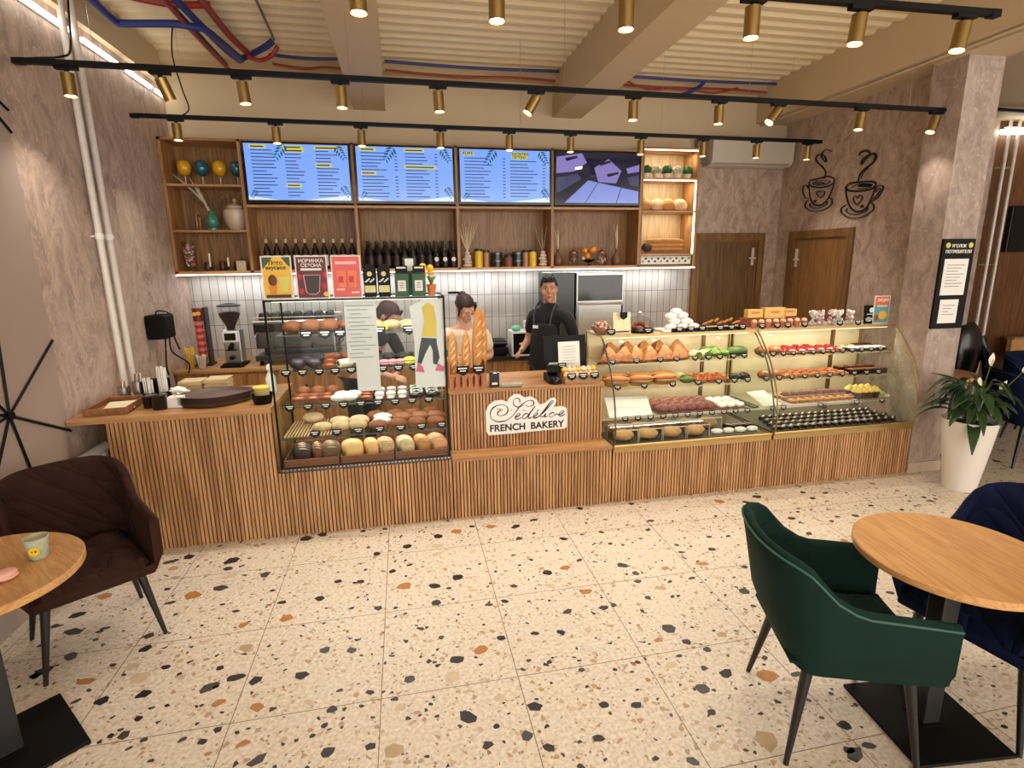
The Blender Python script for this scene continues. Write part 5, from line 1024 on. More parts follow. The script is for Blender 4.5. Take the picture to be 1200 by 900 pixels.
single(MB().ball((1.10, 5.42, 1.155), (.05, .06, .03), 12, 8, fn=lambda p: 1 + .15 * math.sin(p.x * 9) * math.cos(p.y * 8)), 'folded_cloth', mat('mint_cloth', (110, 190, 160), .9), 'mint green cloth lying on the black crate', 'cloth')
single(MB().lathe([(.03, 0), (.04, .05), (.042, .09), (.036, .1)], 14, c=(1.215, 5.42, 1.127)), 'white_cup', CUPW, 'white cup on the black crate beside the mint cloth', 'cup')
single(MB().box(.70, 5.50, .88, .76, 5.56, 1.03), 'black_bottle_box', BLACK, 'upright black box left of the grill press', 'box', smooth=False)
single(MB().tube([(.46, 5.88, 1.50), (.58, 5.88, 1.50)], .012, 8).tube([(.52, 5.88, 1.5), (.52, 5.93, 1.5)], .006, 6), 'wall_hook', BLACK, 'short black hook rail on the tiles behind the woman', 'hook')

# ================================================================ LEFT WORKTOP
WZ = .916
t = thing('serving_tray', 'round-cornered wooden tray with paper on the left end of the counter', 'tray', (-1.87, 3.88, WZ), world=False, rotz=.06)
MB().cbox((0, 0, .006), (.24, .36, .012)).box(-.12, -.18, .012, .12, -.168, .045).box(-.12, .168, .012, .12, .18, .045).box(-.12, -.168, .012, -.108, .168, .045).box(.108, -.168, .012, .12, .168, .045).build('tray_body', wood('tray_wood', (112, 72, 40), (160, 108, 66), 'y'), t, smooth=False, bevel=.004)
m = MB().obox((.02, .02, .018), (.17, .22, .004), (0, .02, .2)).obox((.03, -.04, .022), (.15, .16, .003), (.02, 0, -.1)); m.build('napkin', CREAMP, t, smooth=False)
for i, (x, y, h, lb) in enumerate(((-1.93, 4.13, .13, 'leftmost steel canister of sachets by the wall on the counter'), (-1.85, 4.16, .17, 'steel canister of sugar sticks beside the leftmost canister'))):
    t = thing('sachet_canister', lb, 'canister', (x, y, WZ), 'steel canisters on the counter', world=False)
    MB().lathe([(.036, 0), (.038, h * .7), (.035, h * .7), (.034, .01)], 16, caps=True).build('canister_body', STEEL, t)
    for k in range(8): a = k * .8; MB().obox((.016 * math.cos(a), .016 * math.sin(a), h * .75), (.011, .003, h * .6), (.1 * math.sin(a), .1 * math.cos(a), a)).build('sachet', (PAPER, mat('sachet_brown', (150, 110, 76), .7))[k % 2], t, smooth=False)
t = thing('napkin_holder', 'black upright holder behind the wooden tray', 'holder', (-1.73, 4.13, WZ), world=False)
MB().box(-.07, -.06, 0, .07, .06, .012).box(-.07, -.06, .012, .07, -.05, .13).box(-.07, .05, .012, .07, .06, .13).box(-.005, -.05, .012, .005, .05, .13).build('holder_body', BLACK, t, smooth=False)
MB().box(-.062, -.046, .014, -.01, .046, .11).box(.01, -.046, .014, .062, .046, .12).build('black_lids', mat('lid_black', (24, 22, 22), .4), t, smooth=False)
def straws(x, y, h, n, lb, base):
    t = thing('straw_holder', lb, 'straw holder', (x, y, WZ), 'straw holders on the counter', world=False)
    MB().lathe([(.034, 0), (.036, .07), (.033, .07), (.031, .01)], 16).build('cup', base, t)
    for k in range(n):
        a = k * 2.4; r = .026 * math.sqrt(k / n); MB().tube([(r * math.cos(a), r * math.sin(a), .01), (r * 1.12 * math.cos(a), r * 1.12 * math.sin(a), h - .01 * (k % 3))], .0042, 6).build('straw', mat('straw_white', (232, 228, 220), .4), t)
straws(-1.64, 4.02, .24, 20, 'black cup packed with tall white straws, the taller', BLACK)
straws(-1.72, 4.00, .17, 14, 'black cup packed with white straws, the shorter, left of the tall one', BLACK)
single(MB().lathe([(.042, 0), (.046, .085), (.05, .09), (.05, .095), (.02, .1)], 18, c=(-1.585, 3.80, WZ)), 'black_cup', BLACKG, 'glossy black cup in front of the straw holders', 'cup')
single(MB().lathe([(.034, 0), (.038, .07), (.042, .075), (.042, .08), (.02, .082)], 18, c=(-1.67, 3.86, WZ)), 'black_cup', BLACKG, 'smaller glossy black cup beside the wooden tray', 'cup')
single(MB().box(-1.545, 3.80, WZ, -1.455, 3.87, WZ + .07), 'paper_box', WHITE, 'small white card box in front of the napkin stacks', 'box', smooth=False, bevel=.003)
t = thing('sugar_dish', 'white dish heaped with white packets behind the card box', 'dish', (-1.52, 3.97, WZ), world=False)
MB().lathe([(.04, 0), (.06, .03), (.062, .045), (.055, .04)], 16).build('dish', WHITE, t)
for k in range(8): MB().obox((.03 * math.cos(k * 2.4), .03 * math.sin(k * 2.4), .055 + .006 * k), (.06, .03, .008), (.2 * math.sin(k), .2 * math.cos(k), k)).build('packet', PAPER, t, smooth=False)
for i, (x, y, n) in enumerate(((-1.53, 4.24, 11), (-1.36, 4.24, 12))):
    t = thing('napkin_stack', '%s stack of folded kraft napkins on the counter' % ('left' if i == 0 else 'right'), 'napkins', (x, y, WZ), 'kraft napkin stacks', world=False)
    for k in range(n): MB().obox((rr.uniform(-.004, .004), rr.uniform(-.004, .004), .006 + k * .0085), (.15, .15, .0075), (0, 0, rr.uniform(-.04, .04))).build('napkin', mat('kraft_napkin', (190, 168, 128), .85), t, smooth=False)
t0 = None
for k in range(4):
    lb = 'brown oval plastic tray, %s of the stacked four' % ('lowest', 'second lowest', 'third lowest', 'topmost')[k]
    o = MB().lathe([(.16, 0), (.20, .004), (.225, .028), (.23, .028), (.205, 0.0035 + .004), (.0, .0065)], 40, sx=1.0, sy=.72, wob=lambda a, i: 1 + .05 * math.cos(4 * a)).build('plastic_tray', mat('tray_brown', (84, 66, 56), .45), None)
    o.location = (-1.28, 3.90, WZ + k * .014); o.rotation_euler = (0, 0, .25); tag(o, lb, 'tray', 'brown oval trays')
t = thing('napkin_pile', 'small pile of cream paper napkins right of the brown trays', 'napkins', (-1.08, 4.0, WZ), world=False, rotz=.5)
for k in range(5): MB().obox((0, 0, .005 + k * .009), (.12, .12, .006), (0, .02 * k, k * .12)).build('napkin', CREAMP, t, smooth=False)
t = thing('plastic_basket', 'round black basket of yellow-lidded tubs beside the square case', 'basket', (-.965, 3.80, WZ), world=False)
MB().lathe([(.055, 0), (.068, .06), (.072, .065), (.066, .062), (.055, .008)], 20).build('basket_body', BLACK, t)
MB().lathe([(.045, .05), (.05, .10), (.052, .104)], 18).build('clear_tub', mat('tub_clear', (196, 176, 120), .3), t)
MB().lathe([(.053, .104), (.053, .112), (.03, .118)], 18).build('yellow_lid', mat('lid_yellow', (226, 190, 70), .5), t)
t = thing('spray_bottle', 'white spray bottle standing by the square case', 'spray bottle', (-.96, 4.05, WZ), world=False)
MB().lathe([(.032, 0), (.034, .02), (.034, .12), (.015, .16), (.012, .18)], 16).build('bottle', WHITE, t)
MB().cbox((0, -.01, .2), (.022, .06, .03)).obox((0, -.035, .175), (.008, .01, .04), (.4, 0, 0)).build('trigger', WHITE, t, smooth=False)

# ================================================================ TAGS, PAPERS, CASH DESK
TAGB = mat('tag_black', (10, 10, 11), .5, vary=0, spec=.2); TAGW = mat('tag_white', (220, 218, 212), .6, vary=0)
tag0 = thing('price_tag', 'x', 'price tag', (0, 0, 0), 'price tags', world=False)
MB().prism([(-.026, .008), (0, -.006), (.026, .008), (.026, .036), (-.026, .036)], -.0015, .0015).build('tag_plate', TAGB, tag0, smooth=False)
MB().box(-.020, -.0022, .023, .018, -.0016, .029).box(-.012, -.0022, .013, .012, -.0016, .018).build('tag_print', TAGW, tag0, smooth=False)
_tf = [True]
def price_tag(x, y, z, label, rx=-.25, s=1.0):
    if _tf[0]:
        o = tag0; o.location = (x, y, z); o.rotation_euler = (rx, 0, 0); o['label'] = label; o.scale = (s,) * 3; _tf[0] = False; return o
    return dup(tag0, (x, y, z), (rx, 0, 0), label, scale=s)
def tag_row(xs, y, z, where, s=1.0):
    for i, x in enumerate(xs): price_tag(x, y, z + .004, '%s black price tag from left, %s' % (ORD[i % 20], where), s=s)

# posters in front of and on top of the square case
def poster(x0, x1, y, z0, z1, mats, label):
    t = thing('poster', label, 'poster', ((x0 + x1) / 2, y, z0), 'posters standing on the square case')
    MB().box(x0, y, z0, x1, y + .006, z1).build('board', mats[0], t, smooth=False)
    MB().box(x0 + .008, y - .0012, z0 + .008, x1 - .008, y - .0002, z1 - .008).build('print', mats[1], t, smooth=False)
    return t
CT = 1.603
p = poster(-.862, -.682, 3.70, CT, CT + .27, (WHITE, mat('poster_gold', (238, 192, 60), .4)), 'yellow poster with dessert and lemon glass, leftmost on the square case')
MB().prism([(-.852, CT + .19), (-.79, CT + .26), (-.852, CT + .262)], 3.696, 3.6985).build('leaf_art', mat('poster_leaf', (60, 90, 50), .5), p, smooth=False)
MB().prism([(-.74, CT + .262), (-.69, CT + .262), (-.69, CT + .2), (-.71, CT + .22)], 3.696, 3.6985).build('leaf_art', mat('poster_leaf', (60, 90, 50), .5), p, smooth=False)
MB().ball((-.80, 3.696, CT + .12), (.026, .0015, .036), 16, 10).build('dessert_art', mat('poster_choc', (110, 50, 26), .5), p)
MB().prism([(-.75, CT + .05), (-.715, CT + .05), (-.70, CT + .14), (-.765, CT + .14)], 3.6955, 3.6975).build('lemon_glass_art', mat('poster_lime', (222, 216, 110), .5), p, smooth=False)
MB().prism([(-.82, CT + .035), (-.785, CT + .035), (-.775, CT + .09), (-.83, CT + .09)], 3.6955, 3.6975).build('cup_art', mat('poster_orange', (226, 140, 50), .5), p, smooth=False)
MB().box(-.845, 3.6955, CT + .012, -.70, 3.6975, CT + .032).build('footer_band', mat('poster_brown', (70, 40, 26), .5), p, smooth=False)
text_mesh('heading', 'Лето', .036, INK, p, (-.775, 3.6965, CT + .215), off=.0006); text_mesh('heading', 'вкусное', .030, INK, p, (-.775, 3.6965, CT + .188), off=.0006)
p = poster(-.662, -.468, 3.70, CT, CT + .27, (WHITE, mat('poster_maroon', (96, 16, 26), .4)), 'dark red poster with glass mug of hot drink, second on the square case')
MB().prism([(-.615, CT + .15), (-.515, CT + .15), (-.525, CT + .05), (-.545, CT + .035), (-.585, CT + .035), (-.605, CT + .05)], 3.6955, 3.6975).build('mug_art', mat('poster_mug', (50, 20, 18), .4), p, smooth=False)
MB().tube([(-.615, 3.695, CT + .15), (-.515, 3.695, CT + .15), (-.527, 3.695, CT + .045), (-.55, 3.695, CT + .03), (-.585, 3.695, CT + .03), (-.605, 3.695, CT + .045), (-.615, 3.695, CT + .15)], .0028, 5).build('mug_outline', mat('poster_rim', (224, 190, 180), .5), p)
for x, z in ((-.64, CT + .14), (-.49, CT + .15), (-.635, CT + .05), (-.495, CT + .08)): MB().ball((x, 3.6965, z), (.016, .0012, .02), 10, 6).build('berry_art', mat('poster_berry', (190, 40, 50), .5), p)
MB().box(-.63, 3.6955, CT + .178, -.505, 3.6975, CT + .192).build('strapline_band', PAPER, p, smooth=False)
MB().ball((-.487, 3.6955, CT + .03), (.016, .0015, .016), 12, 8).build('price_badge', mat('badge_gold', (240, 190, 50), .5), p)
text_mesh('heading', 'НОВИНКА', .030, PAPER, p, (-.565, 3.6975, CT + .228), off=.0006); text_mesh('heading', 'СЕЗОНА', .030, PAPER, p, (-.565, 3.6975, CT + .200), off=.0006)
p = poster(-.446, -.262, 3.70, CT, CT + .27, (WHITE, mat('poster_coral', (224, 92, 92), .4)), 'coral pink poster with two iced drinks, third on the square case')
for x in (-.385, -.32):
    MB().prism([(x - .022, CT + .07), (x + .022, CT + .07), (x + .028, CT + .175), (x - .028, CT + .175)], 3.6955, 3.6975).build('drink_art', mat('poster_peach', (238, 130, 80), .5), p, smooth=False)
    MB().box(x - .02, 3.6945, CT + .10, x + .01, 3.6955, CT + .14).build('ice_art', mat('poster_red', (206, 60, 50), .5), p, smooth=False)
for _b in ((-.42, .215, -.29, .232), (-.42, .05, -.37, .062), (-.33, .03, -.28, .042)): MB().box(_b[0], 3.6955, CT + _b[1], _b[2], 3.6975, CT + _b[3]).build('caption_band', mat('poster_lightpink', (246, 196, 180), .5), p, smooth=False)
# bottles, boxes and plant on top of the square case
for i, x in enumerate((-.215, -.125)):
    t = thing('dark_bag_pack', '%s black coffee pack with pale label on the square case' % ('left' if i == 0 else 'right'), 'pack', (x, 3.78, CT), 'black coffee packs', world=False)
    MB().prism([(-.04, 0), (.04, 0), (.042, .17), (.03, .21), (-.03, .21), (-.042, .17)], -.025, .025).build('pack_body', BLACK, t, smooth=False, bevel=.006)
    MB().box(-.034, -.0265, .03, .034, -.0255, .075).build('label_patch', mat('label_cream', (222, 214, 150), .6), t, smooth=False)
    for k in range(6): MB().obox((-.025 + .010 * k, -.0265, .10 + .008 * (k % 3)), (.012, .001, .009), (0, k, 0)).build('label_art', WHITE, t, smooth=False)
    MB().tube([(0, -.0255, .15), (0, -.027, .15)], .016, 14).build('round_badge', mat('badge_pale', (226, 210, 140), .6), t)
GB = mat('green_bottle', (26, 74, 40), .1, coat=.5)
for i, x in enumerate((-.01, .10)):
    t = thing('tea_box', '%s green box with white label on the square case' % ('left' if i == 0 else 'right'), 'box', (x, 3.77, CT), 'green boxes', world=False)
    MB().cbox((0, 0, .075), (.09, .06, .15)).build('box_body', mat('box_green', (34, 84, 44), .5), t, smooth=False, bevel=.003)
    MB().box(-.026, -.0315, .035, .026, -.0305, .105).build('label_patch', PAPER, t, smooth=False)
    for k in range(3): MB().box(-.014, -.0325, .055 + k * .015, .014, -.0316, .06 + k * .015).build('label_print', mat('grey_print', (130, 130, 136), .8), t, smooth=False)
t = thing('tea_box', 'white-labelled green box standing on top behind the other green boxes', 'box', (.045, 3.86, CT), world=False)
MB().cbox((0, 0, .125), (.085, .06, .25)).build('box_body', mat('box_green', (34, 84, 44), .5), t, smooth=False, bevel=.003); MB().box(-.028, -.0315, .165, .028, -.0305, .245).build('label_patch', PAPER, t, smooth=False)
for i, x in enumerate((-.01, .105)):
    o = MB().box(x - .04, 3.735, CT + .152, x + .04, 3.79, CT + .20).build('card_box', BLACK, smooth=False, bevel=.002); tag(o, '%s small black card box lying on a green box' % ('left' if i == 0 else 'right'), 'box')
    MB().box(x - .03, 3.7338, CT + .182, x + .03, 3.7348, CT + .192).build('label_print', WHITE, o, smooth=False)
t = thing('flower_pot', 'small orange pot of yellow flowers on the square case corner', 'potted plant', (.185, 3.77, CT), world=False)
MB().lathe([(.022, 0), (.032, .07), (.035, .075), (.03, .075)], 16).build('pot', mat('orange_pot', (214, 122, 72), .5), t)
for k in range(12): a = k * 1.3; MB().tube([(0, 0, .06), (.015 * math.cos(a), .015 * math.sin(a), .1), (.035 * math.cos(a), .03 * math.sin(a), .13)], [.003, .006, .002], 5, flat=.4).build('leaf', mat('leaf_lime', (110, 130, 40), .6), t)
for k in range(9): a = k * 2.1; MB().ball((-.035 + .032 * math.cos(a), .01 * math.sin(a), .175 + .022 * math.sin(a * 1.7)), (.022, .02, .018), 8, 6).build('yellow_flower', mat('petal_yellow', (240, 184, 40), .6), t)
MB().tube([(0, 0, .07), (-.02, 0, .17)], .003, 5).build('stem', mat('leaf_lime', (110, 130, 40), .6), t)

DZ = .916
t = thing('baguette_stand', 'slotted wooden stand for baguettes on the cash desk', 'bread stand', (.42, 3.93, DZ), world=False)
m = MB().cbox((0, 0, .008), (.27, .17, .016))
for k in range(6): m.box(-.135 + k * .046 + .003, -.085, .016, -.135 + k * .046 + .032, -.075, .105)
m.box(-.135, -.087, .10, .135, -.073, .115).box(-.135, .073, .016, .135, .085, .13).box(-.135, -.075, .016, -.125, .075, .2).box(.125, -.075, .016, .135, .075, .2)
m.build('stand_body', wood('stand_wood', (140, 78, 42), (186, 116, 70), 'z'), t, smooth=False)
BAG = mat('baguette_crust', (196, 136, 68), .65, bump=.5, bscale=45, vary=.2, vscale=26)
for i, (x, y, h, w, rx, lb) in enumerate(((.325, 3.93, .40, .034, .0, 'left upright baguette in the slotted stand on the cash desk'), (.415, 3.92, .40, .034, .02, 'middle upright baguette in the slotted stand on the cash desk'), (.50, 3.93, .57, .042, .03, 'tall front baguette of the right pair in the slotted stand'), (.535, 3.975, .55, .04, .04, 'tall rear baguette of the right pair in the slotted stand'))):
    m = MB().ball((0, 0, h / 2), (w, w * .8, h / 2), 14, 20, fn=lambda p: 1 + .0 * p.x)
    for k in range(6):
        z = h * (.14 + .13 * k); r = w * math.sqrt(max(.05, 1 - (2 * z / h - 1) ** 2)); m.tube([(-r * .5, -r * .72, z - .02), (0, -r * .82, z), (r * .5, -r * .68, z + .025)], [.002, .005, .002], 6, 1)
    m.xf(Matrix.Translation((x, y, DZ + .017)) @ Euler((0, rx, .1 * i)).to_matrix().to_4x4()); single(m, 'baguette', [BAG, SCORE], lb, 'bread', 'baguettes in the cash desk stand')
price_tag(.385, 3.835, DZ + .115, 'left black price tag clipped to the baguette stand', 0, 1.7); price_tag(.50, 3.835, DZ + .115, 'right black price tag clipped to the baguette stand', 0, 1.7)
t = thing('tip_box', 'upright black box beside the baguette stand', 'box', (.62, 3.90, DZ), world=False)
MB().cbox((0, 0, .055), (.07, .07, .11)).build('box_body', BLACKG, t, smooth=False, bevel=.004); MB().box(-.02, -.036, .02, .02, -.0352, .035).build('print', WHITE, t, smooth=False)
for i, (x, y, rz, lb) in enumerate(((.76, 3.93, .2, 'rear patterned leaflet lying on the cash desk'), (.74, 3.86, -.1, 'front green-grey leaflet lying on the cash desk'))):
    o = MB().obox((x, y, DZ + .003 + i * .004), (.16, .07, .004), (0, 0, rz)).build('leaflet', mat('leaflet%d' % i, ((176, 166, 150), (126, 128, 100))[i], .6, vary=.3, vscale=60), smooth=False); tag(o, lb, 'leaflet')
t = thing('card_terminal', 'black card payment terminal with white receipt on the cash desk', 'card terminal', (1.08, 3.93, DZ), world=False)
MB().prism([(-.08, 0), (.10, 0), (.10, .06), (.03, .075), (-.08, .03)], -.05, .05, 'x').build('terminal_body', BLACK, t, smooth=False, bevel=.006)
MB().ball((0, -.09, .03), (.03, .03, .03), 12, 8).build('mouse_dome', BLACKG, t)
MB().box(-.04, -.02, .08, .045, .06, .13).build('printer_block', BLACK, t, smooth=False); MB().obox((0, -.0, .14), (.07, .05, .003), (-.5, 0, 0)).build('receipt', PAPER, t, smooth=False)
t = thing('till_monitor', 'black till monitor seen from behind with a paper sheet taped on', 'till monitor', (1.20, 4.10, DZ), world=False)
MB().obox((.02, .0, .20), (.36, .03, .26), (-.12, 0, .08)).build('monitor', BLACK, t, smooth=False, bevel=.006)
MB().cbox((.02, .03, .05), (.06, .05, .1)).cbox((.02, .03, .008), (.2, .18, .016)).build('stand', BLACK, t, smooth=False)
s_ = MB().obox((.05, -.03, .185), (.18, .002, .20), (-.12, 0, .08)).build('taped_sheet', PAPER, t, smooth=False)
m = MB()
for k in range(7): m.obox((.045 + .004 * (k % 3), -.043 + k * .0028, .115 + k * .022), (.12 - .01 * (k % 4), .002, .003), (-.12, 0, .08))
m.build('faint_print', mat('faint_print', (150, 160, 172), .8), s_, smooth=False)
t = thing('cookie_rack', 'small wooden tray of wrapped cookies on the cash desk', 'tray', (1.28, 3.90, DZ), world=False)
MB().box(-.13, -.07, 0, .15, .09, .012).box(-.13, -.07, .012, .15, -.06, .05).box(-.13, .08, .012, .15, .09, .06).build('tray_body', OAK_H, t, smooth=False)
for k in range(14):
    x = 1.17 + (k % 7) * .038; y = 3.865 + (k // 7) * .06
    single(MB().ball((x, y, DZ + .055 + .03 * (k // 7)), (.026, .024, .03), 10, 7, fn=lambda p: 1 + .08 * math.sin(p.z * 9)), 'wrapped_cookie', (mat('cookie_cream', (222, 196, 150), .5), mat('cookie_yellow', (226, 178, 70), .5), mat('cookie_pale', (210, 200, 190), .4))[k % 3], '%s wrapped cookie from the left in the cash desk tray, %s row' % (ORD[k % 7], 'front' if k < 7 else 'rear'), 'cookie', 'wrapped cookies on the cash desk')
tag_row([1.20, 1.29, 1.38], 3.822, DZ + .03, 'on the cookie tray of the cash desk', 1.3)
price_tag(1.18, 4.02, DZ + .08, 'black price tag in front of the taped sheet on the till monitor', 0, 1.3)

# ================================================================ PASTRY KINDS (each a small thing with parts where they show)
def mk(name, cat, *parts):
    t = thing(name, 'x', cat, (0, 0, 0), world=False)
    for pn, mb, m in parts: mb.build(pn, m, t)
    return t
PUFF = mat('puff_golden', (176, 112, 52), .6, bump=.6, bscale=50, vary=.2, vscale=40); PUFFD = mat('puff_brown', (124, 62, 28), .5, bump=.5, bscale=50, vary=.2, vscale=40, coat=.2)
CHOC = mat('chocolate', (34, 17, 12), .3, vary=.1); GLZ = mat('orange_glaze', (186, 92, 28), .25, vary=.2, vscale=60, coat=.5); REDG = mat('berry_red', (138, 24, 32), .25, vary=.25, vscale=90, coat=.5)
CRM = mat('cream_white', (232, 222, 204), .6, vary=.04); SUG = mat('powder_sugar', (238, 234, 228), .8, vary=.05, vscale=60); HAM = mat('filling_pink', (176, 98, 80), .5, vary=.15, vscale=60); SAL = mat('salad_green', (96, 124, 48), .6, vary=.3, vscale=80); YCR = mat('custard_yellow', (206, 158, 62), .4, vary=.08, vscale=60)
def tri(m, r, h, z=0, mi=0):
    pts = [(r * math.cos(a), r * math.sin(a) * .7) for a in (PI / 2 + .15, PI / 2 + 2.25, PI / 2 + 4.1)]
    lo = [(p[0], p[1], z) for p in pts]; md = [(p[0] * 1.02, p[1] * 1.02, z + h * .35) for p in pts]; hi = [(p[0] * .55, p[1] * .5, z + h * .85) for p in pts]
    o = lo + md + hi + [(0, 0, z + h)]
    return m.add(o, [(0, 2, 1)] + [(i, (i + 1) % 3, 3 + (i + 1) % 3, 3 + i) for i in range(3)] + [(3 + i, 3 + (i + 1) % 3, 6 + (i + 1) % 3, 6 + i) for i in range(3)] + [(6 + i, 6 + (i + 1) % 3, 9) for i in range(3)], mi)
K = {}
K['turnover'] = mk('puff_triangle', 'pastry', ('crust', MB().prism([(-.088, 0), (-.06, .03), (-.005, .108), (.02, .112), (.065, .04), (.088, 0)], -.028, .028).xf(Matrix.Rotation(-.55, 4, 'X')), mat('turnover_crust', (138, 84, 38), .6, bump=.8, bscale=45, vary=.3, vscale=35)), ('filling_edge', MB().box(-.07, -.032, .002, .07, -.024, .016), PUFFD))
def cres(m, R=.05, r=.022, mi=0):
    pts = []; rs = []
    for k in range(13): a = -1.25 + 2.5 * k / 12; pts.append((R * math.sin(a) * 1.15, -R * math.cos(a) * .7 + R * .5, r * .8)); rs.append(r * (1 - .75 * abs(k - 6) ** 1.5 / 14.7) * (1.08 if k % 2 else .95))
    return m.tube(pts, rs, 10, mi)
K['croissant'] = mk('croissant', 'croissant', ('pastry_body', cres(MB(), .050, .036), mat('croissant_glaze', (128, 56, 22), .4, bump=.4, bscale=50, vary=.3, vscale=30, coat=.2)))
K['ring'] = mk('glazed_swirl', 'pastry', ('pastry_body', MB().lathe([(.012, .012), (.03, .028), (.048, .024), (.052, .008), (.045, 0)], 16, caps=True), PUFFD), ('glaze', MB().tube([(.018 * (1 + k * .13) * math.cos(k * .7), .018 * (1 + k * .13) * math.sin(k * .7), .030) for k in range(15)], .006, 6), GLZ))
K['bun'] = mk('bun', 'bun', ('pastry_body', MB().ball((0, 0, .026), (.045, .042, .03), 14, 9), mat('bun_brown', (150, 88, 46), .45, vary=.15, vscale=40)), ('glaze', MB().ball((0, 0, .038), (.032, .03, .0205), 12, 8), GLZ))
K['dbun'] = mk('dark_bun', 'bun', ('pastry_body', MB().ball((0, 0, .026), (.045, .042, .03), 14, 9), CHOC))
K['sandwich'] = mk('baguette_sandwich', 'sandwich', ('bread', MB().ball((0, 0, .022), (.10, .036, .02), 16, 8).ball((0, .0, .058), (.10, .036, .024), 16, 8), PUFF), ('filling', MB().ball((0, -.006, .042), (.096, .036, .010), 18, 6, fn=lambda p: 1 + .06 * math.sin(p.x * 25)), HAM), ('lettuce', MB().ball((0, -.008, .036), (.092, .038, .007), 18, 6, fn=lambda p: 1 + .08 * math.sin(p.x * 31)), SAL))
K['wrap'] = mk('rolled_wrap', 'wrap', ('wrap_body', MB().ball((0, 0, .03), (.04, .055, .03), 12, 10), mat('wrap_pale', (214, 184, 128), .6, vary=.15, vscale=40)), ('cut_face', MB().tube([(0, -.05, .034), (0, -.056, .034)], .024, 14), SAL))
K['gwrap'] = mk('green_wrap', 'wrap', ('wrap_body', MB().ball((0, 0, .04), (.095, .06, .042), 16, 10, fn=lambda p: 1 + .03 * math.sin(p.x * 12)), mat('spinach_green', (74, 96, 42), .6, vary=.25, vscale=50)))
K['salad'] = mk('salad_cup', 'salad', ('bowl', MB().lathe([(.028, 0), (.044, .035), (.046, .04), (.04, .036)], 16), glass('thin_glass')), ('salad_heap', MB().ball((0, 0, .036), (.040, .040, .026), 12, 8, fn=lambda p: 1 + .12 * math.sin(p.x * 17) * math.cos(p.y * 19)), SAL))
K['tartr'] = mk('berry_tart', 'tart', ('shell', MB().lathe([(.03, 0), (.04, .018), (.038, .02)], 16), PUFF), ('berries', MB().ball((0, 0, .02), (.036, .036, .018), 12, 8, fn=lambda p: 1 + .12 * math.sin(p.x * 23) * math.sin(p.y * 23)), REDG))
K['tarty'] = mk('custard_tart', 'tart', ('shell', MB().lathe([(.03, 0), (.042, .02), (.04, .022)], 14), PUFF), ('custard', MB().lathe([(.038, .018), (.02, .027), (.004, .029)], 14), YCR), ('fruit_slice', MB().ball((.008, -.01, .030), (.016, .012, .007), 8, 6), GLZ))
K['cup'] = mk('dessert_cup', 'dessert', ('cup_wrap', MB().lathe([(.024, 0), (.034, .045), (.032, .046)], 14), mat('cup_brown', (74, 46, 34), .5)), ('cream_top', MB().lathe([(.033, .044), (.034, .055), (.022, .068), (.006, .082)], 12), mat('cream_yellow', (236, 204, 96), .5)))
K['eclair'] = mk('eclair', 'eclair', ('choux', MB().ball((0, 0, .017), (.020, .062, .018), 10, 12), PUFFD), ('icing', MB().ball((0, 0, .027), (.014, .054, .0105), 10, 10), CHOC))
K['eclairw'] = mk('white_iced_eclair', 'eclair', ('choux', MB().ball((0, 0, .017), (.020, .062, .018), 10, 12), CHOC), ('icing', MB().ball((0, 0, .027), (.013, .05, .0105), 10, 10), CRM))
K['bar'] = mk('glazed_bar', 'pastry', ('bar_body', MB().cbox((0, 0, .012), (.036, .092, .024)), CHOC), ('white_topping', MB().ball((0, 0, .025), (.0065, .030, .004), 8, 8), CRM))
K['pie'] = mk('square_pastry', 'pastry', ('base', MB().cbox((0, 0, .010), (.075, .065, .020)), PUFF), ('topping', MB().ball((0, 0, .021), (.028, .024, .010), 12, 8, fn=lambda p: 1 + .1 * math.sin(p.x * 19)), GLZ))
K['piec'] = mk('chocolate_cake', 'cake', ('base', MB().cbox((0, 0, .018), (.065, .06, .036)), CHOC), ('topping', MB().cbox((0, 0, .0385), (.06, .055, .006)), PUFFD))
K['sugar'] = mk('sugared_pastry', 'pastry', ('pastry_body', MB().ball((0, 0, .018), (.045, .028, .02), 12, 8, fn=lambda p: 1 + .06 * math.sin(p.x * 14)), SUG))
K['choux'] = mk('choux_bun', 'choux bun', ('lower_shell', MB().ball((0, 0, .016), (.036, .036, .018), 12, 8), PUFF), ('cream', MB().ball((0, 0, .03), (.034, .034, .009), 12, 6), CRM), ('upper_shell', MB().ball((0, 0, .042), (.034, .034, .02), 12, 8), PUFFD))
K['box'] = mk('boxed_pastry', 'boxed pastry', ('clear_box', MB().cbox((0, 0, .032), (.12, .09, .064)), glass('thin_glass')), ('pastry', MB().ball((0, 0, .028), (.054, .038, .028), 14, 9, fn=lambda p: 1 + .08 * math.sin(p.x * 15)), mat('boxed_crust', (208, 158, 96), .6, bump=.6, bscale=50, vary=.2, vscale=40)), ('box_edge', MB().box(-.06, -.046, .062, .06, -.043, .066).box(-.06, .043, .062, .06, .046, .066).box(-.061, -.045, 0, -.058, -.042, .064).box(.058, -.045, 0, .061, -.042, .064), mat('box_lid', (216, 204, 176), .2)))
K['roundbread'] = mk('round_bread', 'bread', ('crust', MB().ball((0, 0, .04), (.068, .06, .045), 16, 10), CRUSTD))
K['muffin'] = mk('muffin', 'muffin', ('paper_case', MB().lathe([(.024, 0), (.034, .035)], 16, wob=lambda a, i: 1 + .04 * math.sin(a * 12)), CHOC), ('muffin_top', MB().ball((0, 0, .044), (.041, .041, .026), 14, 8), PUFFD))
